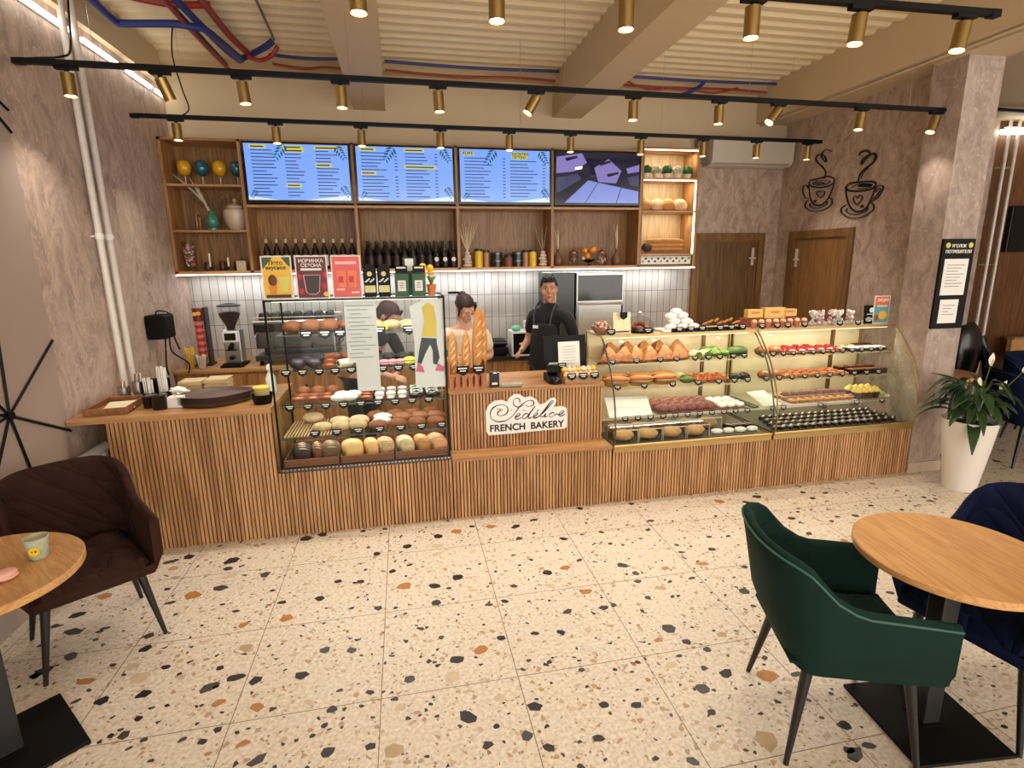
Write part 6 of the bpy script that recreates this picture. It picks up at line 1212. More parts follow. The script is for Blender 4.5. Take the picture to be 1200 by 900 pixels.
K['rollcake'] = mk('cream_roll', 'pastry', ('pastry_body', MB().tube([(-.045, 0, .026), (.045, 0, .026)], .026, 16), CRM), ('filling_spiral', MB().tube([(-.048, .012 * math.cos(k * .7) * (1 - k / 14), .026 + .02 * math.sin(k * .7) * (1 - k / 14)) for k in range(12)], .003, 5), CHOC))
def macaron(nm, c):
    return mk(nm, 'macaron', ('lower_shell', MB().ball((0, 0, .012), (.032, .032, .013), 14, 8), c), ('filling', MB().lathe([(.028, .014), (.029, .018), (.028, .022)], 14), CRM), ('upper_shell', MB().ball((0, 0, .025), (.032, .032, .013), 14, 8), c))
K['macy'] = macaron('yellow_macaron', mat('mac_yellow', (214, 206, 60), .5)); K['macg'] = macaron('green_macaron', mat('mac_green', (96, 100, 52), .5)); K['macp'] = macaron('pink_macaron', mat('mac_pink', (206, 140, 150), .5)); K['macw'] = macaron('white_macaron', mat('mac_white', (224, 212, 208), .5)); 
K['donut'] = mk('striped_doughnut', 'doughnut', ('ring', MB().lathe([(.014, .016), (.022, .03), (.034, .034), (.046, .022), (.044, .006), (.03, 0), (.018, .004), (.014, .016)], 18, caps=False), CHOC), ('icing_stripe', MB().tube(smooth_pts([(.034 * math.cos(a) * (1.2 if k % 2 else .75), .034 * math.sin(a) * (1.2 if k % 2 else .75), .033) for k, a in enumerate([i * PI / 6 for i in range(12)])], 3), .003, 5), SUG))
K['sheetcookie'] = mk('iced_cookie', 'cookie', ('biscuit', MB().lathe([(.034, 0), (.036, .008), (.03, .013)], 14), CHOC), ('icing', MB().lathe([(.026, .012), (.022, .016), (.005, .018)], 14), mat('icing_pink', (222, 192, 190), .5)))
K['cake'] = mk('small_cake', 'cake', ('pastry_body', MB().ball((0, 0, .03), (.05, .045, .034), 12, 8, fn=lambda p: 1 + .08 * math.sin(p.x * 12)), mat('cake_purple', (46, 32, 44), .4)))
K['slice'] = mk('glazed_slice', 'pastry', ('pastry_body', MB().prism([(-.05, 0), (.05, 0), (.045, .02), (-.045, .026)], -.03, .03), PUFFD), ('glaze', MB().ball((0, 0, .024), (.034, .024, .008), 10, 6), GLZ))
K['plate'] = mk('dessert_plate', 'plate', ('plate', MB().lathe([(.03, 0), (.055, .006), (.056, .008), (.03, .004)], 18), WHITE), ('dessert', MB().ball((0, 0, .02), (.03, .028, .016), 10, 7, fn=lambda p: 1 + .12 * math.sin(p.x * 15)), mat('pistachio', (170, 176, 120), .5)))
K['glass'] = mk('layered_dessert', 'dessert', ('glass_cup', MB().lathe([(.022, 0), (.028, .05)], 14), glass('thin_glass')), ('layers', MB().lathe([(.021, .002), (.026, .04)], 12), mat('layer_brown', (150, 120, 96), .5)), ('wafer', MB().tube([(0, 0, .03), (.012, 0, .075)], .004, 5), YCR))
K['seedloaf'] = mk('seeded_loaf', 'bread', ('crust', MB().ball((0, 0, .028), (.062, .045, .032), 14, 9), CRUST2))
K['rustic'] = mk('rustic_roll', 'bread', ('crust', MB().ball((0, 0, .028), (.06, .042, .03), 14, 9, fn=lambda p: 1 + .04 * math.sin(p.x * 9)), mat('roll_brown', (160, 98, 62), .6, bump=.4, vary=.2, vscale=30)))
_first = {}
def put(kind, x, y, z, rz, label, group, s=1.0):
    if kind not in _first:
        o = K[kind]; _first[kind] = 1; o.location = (x, y, z); o.rotation_euler = (0, 0, rz); o.scale = (s,) * 3; o['label'] = label; o['group'] = group; return o
    return dup(K[kind], (x, y, z), (0, 0, rz), label, group, scale=s)
def row(kind, x0, x1, n, y, z, noun, where, rz=0.0, jit=.12, s=1.0, grp=None):
    s *= 1.1
    for i in range(n):
        x = x0 + (x1 - x0) * (i + .5) / n
        lb = ('%s %s from left, %s' % (ORD[i], noun, where)) if n > 1 else '%s %s' % (noun, where)
        put(kind, x, y, z, rz + rr.uniform(-jit, jit), lb, grp or (noun + ' ' + where), s)

# ---- curved cases -------------------------------------------------------
za, zb, zc, zd = 1.0255, .8385, .6325, .4565
la, lb_ = 'curved case top shelf', 'curved case middle shelf'
row('turnover', 1.50, 2.22, 6, 4.01, za, 'puff triangle', 'front row, left curved case top shelf', jit=.45)
row('turnover', 1.56, 2.28, 5, 4.13, za + .004, 'puff triangle', 'back row, left curved case top shelf', s=1.15, jit=.45)
row('wrap', 2.26, 2.42, 2, 4.0, za, 'cut wrap', 'beside the puff triangles, top shelf', s=1.1)
row('salad', 2.44, 2.60, 2, 3.99, za, 'salad cup', 'beside the cut wraps, top shelf')
row('salad', 2.42, 2.56, 2, 4.10, za, 'salad cup', 'in the back row beside the cut wraps, top shelf', s=1.2)
row('gwrap', 2.63, 2.78, 1, 4.04, za, 'Big green spinach wrap', 'at the right end of the left curved case top shelf', s=.95)
row('bun', 2.86, 3.10, 2, 4.02, za, 'glazed bun', 'starting the right curved case top shelf', s=1.2)
row('tartr', 3.13, 3.68, 6, 3.985, za, 'berry tart', 'front row, right curved case top shelf', s=1.25)
row('tartr', 3.10, 3.66, 6, 4.08, za, 'berry tart', 'second row, right curved case top shelf', s=1.3)
row('tartr', 3.20, 3.52, 3, 4.17, za, 'berry tart', 'back row, right curved case top shelf', s=1.2)
row('plate', 3.72, 3.92, 2, 4.10, za, 'plated dessert', 'back row, right curved case top shelf')
row('eclairw', 3.72, 4.08, 7, 3.99, za, 'white-iced eclair', 'right of the berry tarts, top shelf', rz=.3)
row('eclair', 3.94, 4.10, 3, 4.14, za, 'chocolate eclair', 'at the far right of the top shelf', rz=.3)
# middle shelf
row('sandwich', 1.50, 2.12, 3, 3.95, zb, 'baguette sandwich', 'front row, left curved case middle shelf', jit=.2)
row('sandwich', 1.54, 2.14, 3, 4.07, zb, 'baguette sandwich', 'back row, left curved case middle shelf', jit=.2)
row('gwrap', 2.16, 2.28, 1, 3.96, zb, 'Green salad roll', 'beside the baguette sandwiches, middle shelf', s=.6)
row('wrap', 2.14, 2.28, 1, 4.06, zb, 'Pale rolled wrap', 'behind the green salad roll, middle shelf', s=1.0)
row('ring', 2.28, 2.58, 3, 3.95, zb, 'orange glazed swirl', 'in the front row of the middle shelf')
row('ring', 2.28, 2.58, 3, 4.06, zb, 'orange glazed swirl', 'in the back row of the middle shelf', s=1.15)
row('dbun', 2.60, 2.78, 2, 3.96, zb, 'dark bun', 'ending the left curved case middle shelf')
row('bun', 2.86, 3.06, 2, 3.95, zb, 'glazed bun', 'starting the right curved case middle shelf', s=1.1)
row('pie', 3.08, 3.68, 7, 3.93, zb, 'square topped pastry', 'in the front row of the middle shelf', s=1.15)
row('pie', 3.08, 3.66, 6, 4.03, zb, 'square topped pastry', 'in the back row of the middle shelf', s=1.35)
row('piec', 3.70, 4.08, 5, 3.93, zb, 'chocolate cake square', 'in the front row of the middle shelf')
row('piec', 3.68, 4.06, 4, 4.04, zb, 'chocolate cake square', 'in the back row of the middle shelf', s=1.1)
# lower shelf
def paper_tray(x0, x1, y0, y1, z, lab, m=PAPER, tilt=0):
    o = MB().box(x0, y0, z, x1, y1, z + .008).box(x0, y1 - .004, z + .008, x1, y1, z + .03).build('lined_tray', m, smooth=False, bevel=.002); return tag(o, lab, 'tray')
t = thing('price_card', 'large white printed sheet leaning inside the left curved case', 'sheet', (1.67, 3.84, zc)); MB().add([(1.50, 3.81, zc + .002), (1.86, 3.815, zc + .002), (1.86, 3.93, zc + .125), (1.50, 3.93, zc + .135)], [(0, 1, 2, 3)]).add([(1.50, 3.813, zc + .002), (1.86, 3.818, zc + .002), (1.86, 3.933, zc + .125), (1.50, 3.933, zc + .135)], [(0, 3, 2, 1)]).build('sheet', PAPER, t, smooth=False, fixn=False)
paper_tray(1.90, 2.42, 3.81, 4.08, zc + .001, 'brown tray under the red-brown croissants', mat('tray_redbrown', (120, 52, 30), .5))
row('croissant', 1.92, 2.40, 6, 3.86, zc + .01, 'croissant', 'in the front row of the red-brown tray', rz=0, s=.92)
row('croissant', 1.90, 2.38, 6, 3.93, zc + .012, 'croissant', 'in the second row of the red-brown tray', s=.95)
row('croissant', 1.92, 2.40, 5, 4.01, zc + .014, 'croissant', 'in the third row of the red-brown tray', s=1.0)
paper_tray(2.43, 2.68, 3.81, 4.08, zc + .001, 'brown tray under the sugared pastries', mat('tray_redbrown', (120, 52, 30), .5))
for r in range(4): row('sugar', 2.44, 2.68, 3, 3.85 + r * .065, zc + .010, 'sugared pastry', 'in the %s row beside the croissant tray' % ORD[r], s=.95, rz=.4)
t = thing('price_card', 'white sheet lying across the join between the two curved cases', 'sheet', (2.86, 3.9, zc)); MB().obox((2.93, 3.95, zc + .035), (.19, .22, .003), (.35, 0, .15)).build('sheet', PAPER, t, smooth=False)
o = MB().obox((2.72, 3.93, zc + .02), (.07, .26, .012), (.12, 0, .35)).build('serving_board', mat('dark_board', (40, 34, 30), .4), smooth=False); tag(o, 'dark narrow serving board at the join of the curved cases', 'board')
paper_tray(3.06, 3.72, 3.80, 4.12, zc + .001, 'white enamel tray under the fruit tarts in the right curved case', WHITE)
for r in range(3): row(('tarty', 'choux', 'tarty')[r], 3.09, 3.70, 8, 3.85 + r * .085, zc + .01, ('fruit custard tart', 'cream choux bun', 'fruit custard tart')[r], 'in the %s row of the white tray' % ORD[r], s=1.12)
for r in range(2): row('cup', 3.74, 3.98, 4, 3.87 + r * .08, zc, 'yellow-topped dessert cup', 'in the %s row beside the white tray' % ORD[r], s=1.15)
row('plate', 3.98, 4.12, 1, 3.9, zc, 'Cream dessert plate', 'at the far right of the lower shelf', s=1.1)
# deck
row('box', 1.50, 2.30, 4, 3.775, zd, 'clear boxed pastry', 'front row, left curved case floor', jit=.02, s=1.42)
row('box', 1.50, 2.50, 5, 3.93, zd, 'clear boxed pastry', 'second row, left curved case floor', jit=.02, s=1.42)
row('sugar', 2.34, 2.76, 4, 3.76, zd, 'sugared pastry', 'front of the left curved case floor')
row('bar', 2.55, 2.78, 4, 3.88, zd, 'white-topped chocolate bar', 'left curved case floor by the join', rz=.9)
for r in range(4): row('bar', 2.88 + r * .03, 4.08, 17, 3.75 + r * .095, zd, 'white-topped chocolate bar', '%s row, right curved case floor' % ORD[r], rz=-.95, jit=.05)
# tags of the curved cases
tag_row([1.56, 1.76, 1.96, 2.10, 2.26, 2.38, 2.48, 2.60, 2.70], 3.922, za, 'top shelf edge, left curved case')
tag_row([2.87 + i * .095 for i in range(13)], 3.922, za, 'top shelf edge, right curved case')
tag_row([1.58, 1.80, 2.04, 2.26, 2.44, 2.58, 2.70], 3.852, zb, 'middle shelf edge, left curved case')
tag_row([2.87 + i * .12 for i in range(10)], 3.852, zb, 'middle shelf edge, right curved case')
tag_row([1.62 + i * .105 for i in range(11)], 3.782, zc - .03, 'lower shelf edge, left curved case')
tag_row([2.90, 3.0, 3.35, 3.7, 3.95], 3.782, zc - .03, 'lower shelf edge, right curved case')

# ---- square case ---------------------------------------------------------
A, B_, C_, D_ = C1Z['A'], C1Z['B'], C1Z['C'], C1Z['D']
row('roundbread', -.70, -.46, 2, 3.98, A, 'dark round bread', 'on the top shelf of the square case')
row('muffin', -.44, -.30, 2, 3.95, A, 'muffin', 'on the top shelf of the square case')
row('seedloaf', -.58, -.40, 1, 4.06, A, 'Pale seeded loaf', 'behind the muffins in the square case top shelf')
row('macy', -.26, -.12, 2, 3.95, A, 'yellow macaron', 'behind the translucent sheet, top shelf')
row('seedloaf', -.05, .09, 1, 3.95, A, 'Pale loaf', 'between the two translucent sheets, top shelf', s=.8)
row('muffin', .10, .22, 1, 3.95, A, 'Muffin', 'behind the right translucent sheet, top shelf of the square case')
row('cake', -.80, -.58, 2, 3.92, B_, 'dark purple cake', 'on the second shelf of the square case', s=1.0)
for k in range(3): put('slice', -.53, 3.92 + .03 * k, B_ + .03 * k, .1 * k, 'orange glazed slice, %s of the stack of three' % ('lowest', 'middle', 'topmost')[k], 'stacked glazed slices', .9)
row('rollcake', -.49, -.37, 1, 3.91, B_, 'White cream roll', 'on the second shelf of the square case', rz=.6)
row('slice', -.36, -.20, 2, 3.93, B_, 'glazed slice', 'right of the cream roll, second shelf')
row('macp', -.19, -.02, 3, 3.90, B_, 'pink macaron', 'in the front, second shelf of the square case')
row('macy', -.03, .06, 1, 3.90, B_, 'Yellow macaron', 'between the two translucent sheets, second shelf', s=1.3)
row('macg', .06, .24, 2, 3.90, B_, 'green macaron', 'right of the yellow macaron, second shelf', s=1.3)
row('cake', -.76, -.58, 2, 4.05, B_, 'dark purple cake', 'at the back of the second shelf', s=.9)
row('slice', -.80, -.52, 3, 3.90, C_, 'dark glazed slice', 'on the third shelf of the square case')
row('slice', -.78, -.54, 3, 3.98, C_, 'dark glazed slice', 'at the back of the third shelf', s=1.1)
row('sugar', -.53, -.37, 2, 3.86, C_, 'pale blue-white pastry', 'in the front row of the third shelf', s=1.1)
row('sugar', -.51, -.35, 2, 3.95, C_, 'pale blue-white pastry', 'in the second row of the third shelf', s=1.2)
for r in range(3): row('slice', -.35, -.25, 1, 3.86 + r * .07, C_ + .006 * r, 'Orange slice, %s row,' % ORD[r], 'on the third shelf of the square case', s=.8)
for r in range(4): row('macw' if r % 2 else 'sheetcookie', -.25, -.01, 3, 3.82 + r * .075, C_, 'white-topped cookie', 'in the %s row of the third shelf' % ORD[r])
for r in range(3): row('donut', -.005, .215, 2, 3.84 + r * .09, C_, 'striped doughnut', 'in the %s row of the third shelf' % ORD[r], s=1.1)
row('glass', .20, .25, 1, 3.84, C_, 'Layered dessert glass', 'at the right end of the third shelf', s=.85)
row('glass', .14, .24, 2, 4.08, C_, 'layered dessert glass', 'at the back right of the third shelf')
row('seedloaf', -.67, -.31, 3, 3.85, D_, 'seeded loaf', 'in the front row of the fourth shelf')
row('rustic', -.30, .24, 4, 3.83, D_, 'rustic roll', 'in the front row of the fourth shelf')
row('seedloaf', -.57, -.30, 2, 3.95, D_ + .002, 'seeded loaf', 'in the back row of the fourth shelf', s=1.1)
row('sugar', -.27, -.14, 1, 3.92, D_, 'Floured white bread', 'on the fourth shelf of the square case', s=1.4)
row('sugar', -.27, -.14, 1, 3.99, D_ + .01, 'Second floured bread', 'at the back of the fourth shelf', s=1.4)
row('rustic', -.12, .24, 3, 3.95, D_ + .002, 'rustic roll', 'in the back row of the fourth shelf', s=1.1)
WICK = mat('woven_brown', (134, 84, 56), .7, bump=.6, bscale=70)
for i, (x0, x1, w) in enumerate(((-.85, -.50, 'left'), (-.485, -.13, 'middle'), (-.115, .245, 'right'))):
    t = thing('bread_tray', '%s brown woven tray on the floor of the square case' % w, 'tray', ((x0 + x1) / 2, 3.85, .48), 'woven trays in the square case')
    m = MB().box(x0, 3.70, .480, x1, 4.10, .486)
    for k in range(4): m.box(x0, 3.698, .486 + k * .012, x1, 3.706, .495 + k * .012).box(x0, 4.095, .486 + k * .012, x1, 4.10, .495 + k * .012).box(x0, 3.706, .486 + k * .012, x0 + .006, 4.095, .495 + k * .012).box(x1 - .006, 3.706, .486 + k * .012, x1, 4.095, .495 + k * .012)
    m.build('tray_body', WICK, t, smooth=False)
def bloaf(x, lb, m, l=.22, w=.10, ry=0, z=.49):
    o = loaf_mb(l * 1.1, w * 1.08, .085, 4, boxy=.8).build('bread_loaf', [m, SCORE]); o.location = (x, 3.87, z); o.rotation_euler = (0, 0, 1.75 + ry); tag(o, lb, 'bread', 'loaves on the square case floor')
bloaf(-.76, 'near-black loaf at the left of the left woven tray', mat('black_bread', (50, 34, 28), .7, bump=.5), .2, .12)
bloaf(-.66, 'dark striped loaf in the middle of the left woven tray', CRUSTD, .2, .07)
bloaf(-.57, 'dark brown seeded loaf at the right of the left woven tray', mat('seeded_dark', (112, 82, 60), .8, bump=.6, vary=.3, vscale=90), .22, .13)
bloaf(-.42, 'large golden loaf at the left of the middle woven tray', mat('golden_crust', (222, 170, 104), .7, vary=.1), .24, .14)
bloaf(-.29, 'golden loaf second in the middle woven tray', mat('golden_crust', (222, 170, 104), .7), .22, .09)
bloaf(-.19, 'speckled loaf at the right of the middle woven tray', mat('speckled_crust', (192, 152, 110), .8, vary=.3, vscale=80), .22, .11)
bloaf(-.05, 'scored loaf at the left of the right woven tray', CRUST2, .24, .11)
bloaf(.07, 'orange-brown loaf in the middle of the right woven tray', CRUST, .22, .10)
bloaf(.18, 'smooth pinkish loaf at the right of the right woven tray', mat('pink_crust', (206, 142, 100), .6), .24, .12)
row('roundbread', -.84, -.70, 1, 4.0, A, 'Dark round bread', 'at the left end, square case top shelf', s=.9)
row('muffin', -.56, -.28, 4, 4.06, A, 'muffin', 'back row, square case top shelf', s=.9)
row('seedloaf', -.28, .20, 4, 4.06, A, 'pale loaf', 'back row, square case top shelf')
row('muffin', -.56, -.20, 4, 4.05, B_, 'muffin', 'back row, square case second shelf', s=1.1)
row('dbun', -.18, .22, 4, 4.05, B_, 'dark bun', 'back row, square case second shelf', s=1.1)
row('bun', -.80, -.50, 3, 4.07, C_, 'glazed bun', 'back row, square case third shelf', s=1.1)
row('dbun', -.34, -.24, 1, 4.08, C_, 'Dark bun', 'back row, square case third shelf')
row('rustic', -.32, .22, 4, 4.06, D_, 'rustic roll', 'third row, square case fourth shelf', s=1.1)
row('seedloaf', -.80, -.60, 1, 4.06, D_ + .012, 'Seeded loaf', 'at the back left, square case fourth shelf', s=1.1)
tag_row([-.66, -.54, -.44, -.32], 3.852, A - .03, 'top shelf edge, square case', 1.5)
tag_row([-.18, .02], 3.852, A - .02, 'behind the translucent sheets, top shelf edge', 1.6)
tag_row([-.80 + i * .105 for i in range(10)], 3.79, B_ - .03, 'second shelf edge, square case', 1.15)
tag_row([-.79 + i * .115 for i in range(9)], 3.752, C_ - .03, 'third shelf edge, square case', 1.15)
tag_row([-.64 + i * .142 for i in range(7)], 3.712, D_ - .0, 'fourth shelf edge, square case', 1.2)

# ---- on top of the curved cases -------------------------------------------
TZ = 1.2515
t = thing('sweet_bowl', 'bowl heaped with wrapped sweets at the left end of the curved case', 'bowl', (1.51, 4.07, TZ), world=False)
MB().lathe([(.04, 0), (.075, .05), (.078, .055), (.07, .05)], 20).build('bowl', mat('bowl_brown', (150, 110, 70), .4), t)
m = MB()
for i in range(70): a = rr.random() * 6.28; r = .07 * math.sqrt(rr.random()); m.ball((r * math.cos(a), r * math.sin(a), .05 + .055 * (1 - (r / .075) ** 2) * rr.random()), .014, 6, 4, i % 3)
m.build('sweets', [mat('sw1', (222, 200, 170), .4), mat('sw2', (196, 130, 90), .4), mat('sw3', (170, 120, 130), .4)], t)['kind'] = 'stuff'
price_tag(1.56, 3.975, TZ, 'black price tag in front of the sweet bowl', 0, 1.3)
t = thing('menu_card', 'pastel printed card standing on the curved case by the sweet bowl', 'card', (1.665, 4.02, TZ), world=False)
MB().obox((0, 0, .085), (.145, .005, .17), (-.12, 0, 0)).build('card', mat('pastel_card', (228, 222, 176), .5, vary=.18, vscale=50), t, smooth=False); MB().obox((0, -.012, .02), (.12, .004, .012), (-.12, 0, 0)).build('card_strip', mat('maroon_strip', (110, 40, 34), .5), t, smooth=False)
MB().prism([(-.03, .135), (0, .115), (.03, .135), (.03, .175), (-.03, .175)], -.035, -.03).build('clip_tag', BLACK, t, smooth=False); MB().tube([(0, .01, 0), (0, .01, .23)], .006, 6).build('clip_stem', BLACK, t)
t = thing('pastry_plate', 'black plate of small pastries under a clear dome on the curved case', 'plate', (1.86, 4.12, TZ), world=False)
MB().lathe([(.09, 0), (.12, .012), (.122, .016), (.09, .008)], 24).build('plate', BLACK, t); MB().lathe([(.115, .016), (.112, .06), (.08, .11), (.02, .135), (.01, .14)], 24, caps=False).build('dome', glass('thin_glass'), t)
MB().lathe([(.012, .138), (.016, .155), (.008, .165)], 10).build('dome_knob', STEEL, t)
for i in range(10):
    a = i * 2.4; r = .075 * math.sqrt(i / 10); single(MB().ball((1.86 + r * math.cos(a), 4.12 + r * math.sin(a), TZ + .035 + .03 * (i < 4)), (.024, .024, .02), 8, 6), 'small_pastry', (PUFFD, HAM)[i % 2], '%s small pastry counted outward under the clear dome' % ORD[i], 'pastry', 'small pastries under the dome')
price_tag(1.87, 3.975, TZ, 'black price tag in front of the clear dome', 0, 1.3)
t = thing('cake_tray', 'white rectangular tray right of the dome on the curved case', 'tray', (2.06, 4.1, TZ), world=False)
MB().cbox((0, 0, .008), (.1, .2, .016)).build('tray_body', WHITE, t, smooth=False, bevel=.003)
for k, (x, z, y) in enumerate(((2.10, .03, 4.05), (2.20, .03, 4.05), (2.30, .03, 4.05), (2.14, .075, 4.08), (2.24, .075, 4.08), (2.12, .115, 4.1), (2.22, .12, 4.1), (2.18, .03, 4.16), (2.29, .06, 4.14), (2.17, .15, 4.11))):
    single(MB().ball((x + .0, y, TZ + z), (.052, .04, .032), 14, 9, fn=lambda p: 1 + .05 * math.sin(p.x * 14 + p.z * 9)), 'meringue', SUG, '%s large white meringue of the heap, counted from the bottom left' % ORD[k], 'meringue', 'heap of white meringues')
for k in range(7): single(MB().ball((0, 0, 0), (.06, .012, .011), 10, 8).xf(Matrix.Translation((2.42 + k * .045, 4.06 + .01 * (k % 2), TZ + .055 + .012 * (k % 3))) @ Euler((0, -.15, .4 + .2 * (k % 3))).to_matrix().to_4x4()), 'pastry_stick', PUFF, '%s golden pastry stick from the left on the black trays' % ORD[k], 'pastry', 'golden pastry sticks')
for i, (x0, x1) in enumerate(((2.08, 2.38), (2.40, 2.74))):
    o = MB().box(x0, 4.0, TZ, x1, 4.2, TZ + .004).box(x0, 3.996, TZ, x1, 4.0, TZ + .03).build('black_tray', BLACK, smooth=False); tag(o, '%s black tray on top of the left curved case' % ('left' if i == 0 else 'right'), 'tray')
for i, x in enumerate((2.92, 3.11, 3.26)):
    t = thing('wafer_box', '%s yellow wafer box from the left on top of the curved cases' % ORD[i], 'box', (x, 4.17, TZ + .07), 'yellow wafer boxes', world=False)
    MB().cbox((0, 0, .04), ((.14, .2, .12)[i], .06, (.07, .09, .06)[i])).build('box_body', mat('wafer_yellow', (226, 186, 100), .5, vary=.12, vscale=50), t, smooth=False, bevel=.002)
    MB().cbox((0, -.031, .05), (.08, .002, .02)).build('label_print', mat('wafer_print', (206, 130, 70), .5), t, smooth=False)
o = MB().box(2.83, 4.12, TZ, 3.34, 4.24, TZ + .068).build('support_box', mat('kraft_box', (150, 80, 56), .7), smooth=False); tag(o, 'long low brown box under the yellow wafer boxes', 'box')
for i in range(8): single(MB().lathe([(.018, 0), (.025, .045), (.026, .05)], 12).ball((0, 0, .055), (.024, .024, .018), 8, 6, 1).xf(Matrix.Translation((2.85 + i * .068, 4.05, TZ))), 'snack_cup', [mat('cup_pinkish', (206, 130, 100), .4), mat('cup_cream', (234, 204, 160), .5)], '%s small pink snack cup from the left below the wafer boxes' % ORD[i], 'cup', 'pink snack cups')
for i in range(5):
    t = thing('marshmallow_cup', '%s clear cup of marshmallows from the left on the right curved case' % ORD[i], 'cup', (3.42 + i * .092, 4.06 + .03 * (i % 2), TZ), 'clear marshmallow cups', world=False)
    MB().lathe([(.030, 0), (.038, .085), (.04, .088)], 16, caps=False).build('cup', glass('thin_glass'), t)
    m = MB()
    for k in range(26): a = rr.random() * 6.28; r = .028 * math.sqrt(rr.random()); m.ball((r * math.cos(a), r * math.sin(a), .012 + rr.random() * .11), .014, 6, 5, (k + i) % 3)
    m.build('marshmallows', [SUG, mat('marsh_pink', (222, 150, 160), .7), SUG] if i in (1, 2, 4) else [SUG, CRM, SUG], t)['kind'] = 'stuff'
tag_row([2.14, 2.24, 2.34, 2.50, 2.60, 2.70, 2.88, 3.02, 3.12, 3.28, 3.62, 3.8], 3.975, TZ, 'on top of the curved cases', 1.15)
t = thing('small_sign', 'small black card with white drawing beside the orange poster', 'sign', (3.96, 4.05, TZ), world=False)
MB().obox((0, 0, .08), (.085, .008, .16), (-.08, 0, 0)).build('card', BLACK, t, smooth=False)
MB().lathe([(.022, -.002), (.022, .002)], 14).xf(Matrix.Translation((.015, -.016, .12)) @ Matrix.Rotation(PI / 2, 4, 'X')).build('emblem', WHITE, t)
MB().tube([(.03 * math.cos(k * .6), -.013, .04 + .016 * math.sin(k * .6)) for k in range(11)], .003, 5).tube([(.014 * math.cos(k * .6), -.013, .04 + .008 * math.sin(k * .6)) for k in range(11)], .003, 5).tube([(-.03, -.018, .085), (.03, -.018, .085)], .003, 5).build('drawing', WHITE, t)
t = thing('promo_poster', 'orange and teal promotional poster on the right curved case', 'poster', (4.09, 4.05, TZ), world=False)
MB().cbox((0, .003, .12), (.16, .006, .24)).build('board', WHITE, t, smooth=False)
MB().box(-.073, -.002, .16, .073, -.0005, .232).build('upper_print', mat('promo_orange', (226, 120, 82), .5), t, smooth=False); MB().box(-.073, -.002, .008, .073, -.0005, .16).build('lower_print', mat('promo_teal', (104, 160, 164), .5), t, smooth=False)
MB().ball((.015, -.004, .07), (.045, .003, .038), 14, 9).build('pastry_art', mat('promo_yellow', (226, 186, 84), .5), t); MB().ball((-.045, -.004, .05), (.022, .003, .028), 12, 8).build('figure_art', mat('promo_brown', (140, 80, 50), .5), t)
text_mesh('heading', 'АКЦИЯ', .034, WHITE, t, (.005, -.003, .19), off=.001); MB().box(-.05, -.0035, .145, .055, -.002, .157).build('strapline', WHITE, t, smooth=False)
# ================================================================ PEOPLE
SKIN = mat('skin_light', (192, 144, 120), .55, vary=.04); SKIN2 = mat('skin_fair', (200, 154, 132), .55, vary=.04)
def skin_body(name, joints, edges, root, extra=None, voxel=.008, m=None, parent=None, sub=1):
    me = bpy.data.meshes.new(name); me.from_pydata([j[0] for j in joints], edges, [])
    o = bpy.data.objects.new(name, me); COL.objects.link(o)
    bm = bmesh.new(); bm.from_mesh(me); sl = bm.verts.layers.skin.verify(); bm.verts.ensure_lookup_table()
    for i, j in enumerate(joints):
        r = j[1]; bm.verts[i][sl].radius = r if isinstance(r, tuple) else (r, r); bm.verts[i][sl].use_root = (i == root)
    bm.to_mesh(me); bm.free()
    k = o.modifiers.new('s', 'SKIN'); k.use_smooth_shade = True; k.branch_smoothing = .6
    s = o.modifiers.new('d', 'SUBSURF'); s.levels = sub; s.render_levels = sub
    bpy.context.view_layer.update(); dg = bpy.context.evaluated_depsgraph_get()
    me2 = bpy.data.meshes.new_from_object(o.evaluated_get(dg)); bpy.data.objects.remove(o)
    if extra:
        b = bmesh.new(); b.from_mesh(me2)
        for mb in extra:
            t = bpy.data.meshes.new('t'); t.from_pydata(mb.v, [], mb.f); b.from_mesh(t)
        b.to_mesh(me2); b.free()
    o2 = bpy.data.objects.new(name, me2); COL.objects.link(o2)
    r = o2.modifiers.new('r', 'REMESH'); r.mode = 'VOXEL'; r.voxel_size = voxel; r.use_smooth_shade = True
    sm = o2.modifiers.new('sm', 'SMOOTH'); sm.factor = .5; sm.iterations = 2
    bpy.context.view_layer.update(); dg = bpy.context.evaluated_depsgraph_get()
    me3 = bpy.data.meshes.new_from_object(o2.evaluated_get(dg)); bpy.data.objects.remove(o2)
    me3.materials.clear(); me3.materials.append(m)
    for p in me3.polygons: p.use_smooth = True
    o3 = bpy.data.objects.new(name, me3); COL.objects.link(o3); o3.parent = parent
    return o3
def head_mb(M):
    """face looks along -Y; centre of the head at the origin"""
    m = MB()
    def f(p):
        k = 1.0
        if p.z < 0 and p.y < .2: k *= 1 - .10 * (-p.z) ** 1.5 * abs(p.x)
        return k
    m.ball((0, .008, .018), (.074, .092, .098), 24, 18)
    m.ball((0, -.022, -.055), (.052, .058, .060), 18, 12)               # jaw
    m.ball((0, -.070, -.098), (.022, .018, .018), 10, 8)                # chin
    m.tube([(0, -.086, .022), (0, -.098, -.008), (0, -.108, -.028)], [.008, .010, .013], 8)   # nose
    m.ball((0, -.092, -.030), (.018, .012, .009), 8, 6)
    for s in (-1, 1):
        m.ball((s * .077, .012, -.005), (.010, .020, .032), 10, 8)      # ears
        m.ball((s * .045, -.062, -.022), (.024, .020, .022), 10, 8)     # cheeks
        m.ball((s * .030, -.082, .030), (.024, .010, .008), 10, 6)      # brow ridge
    m.ball((0, -.086, -.062), (.022, .010, .009), 10, 6)                # lips mass
    m.tube([(0, .02, -.06), (0, .03, -.16)], [.052, .054], 14)
    return m.xf(M)
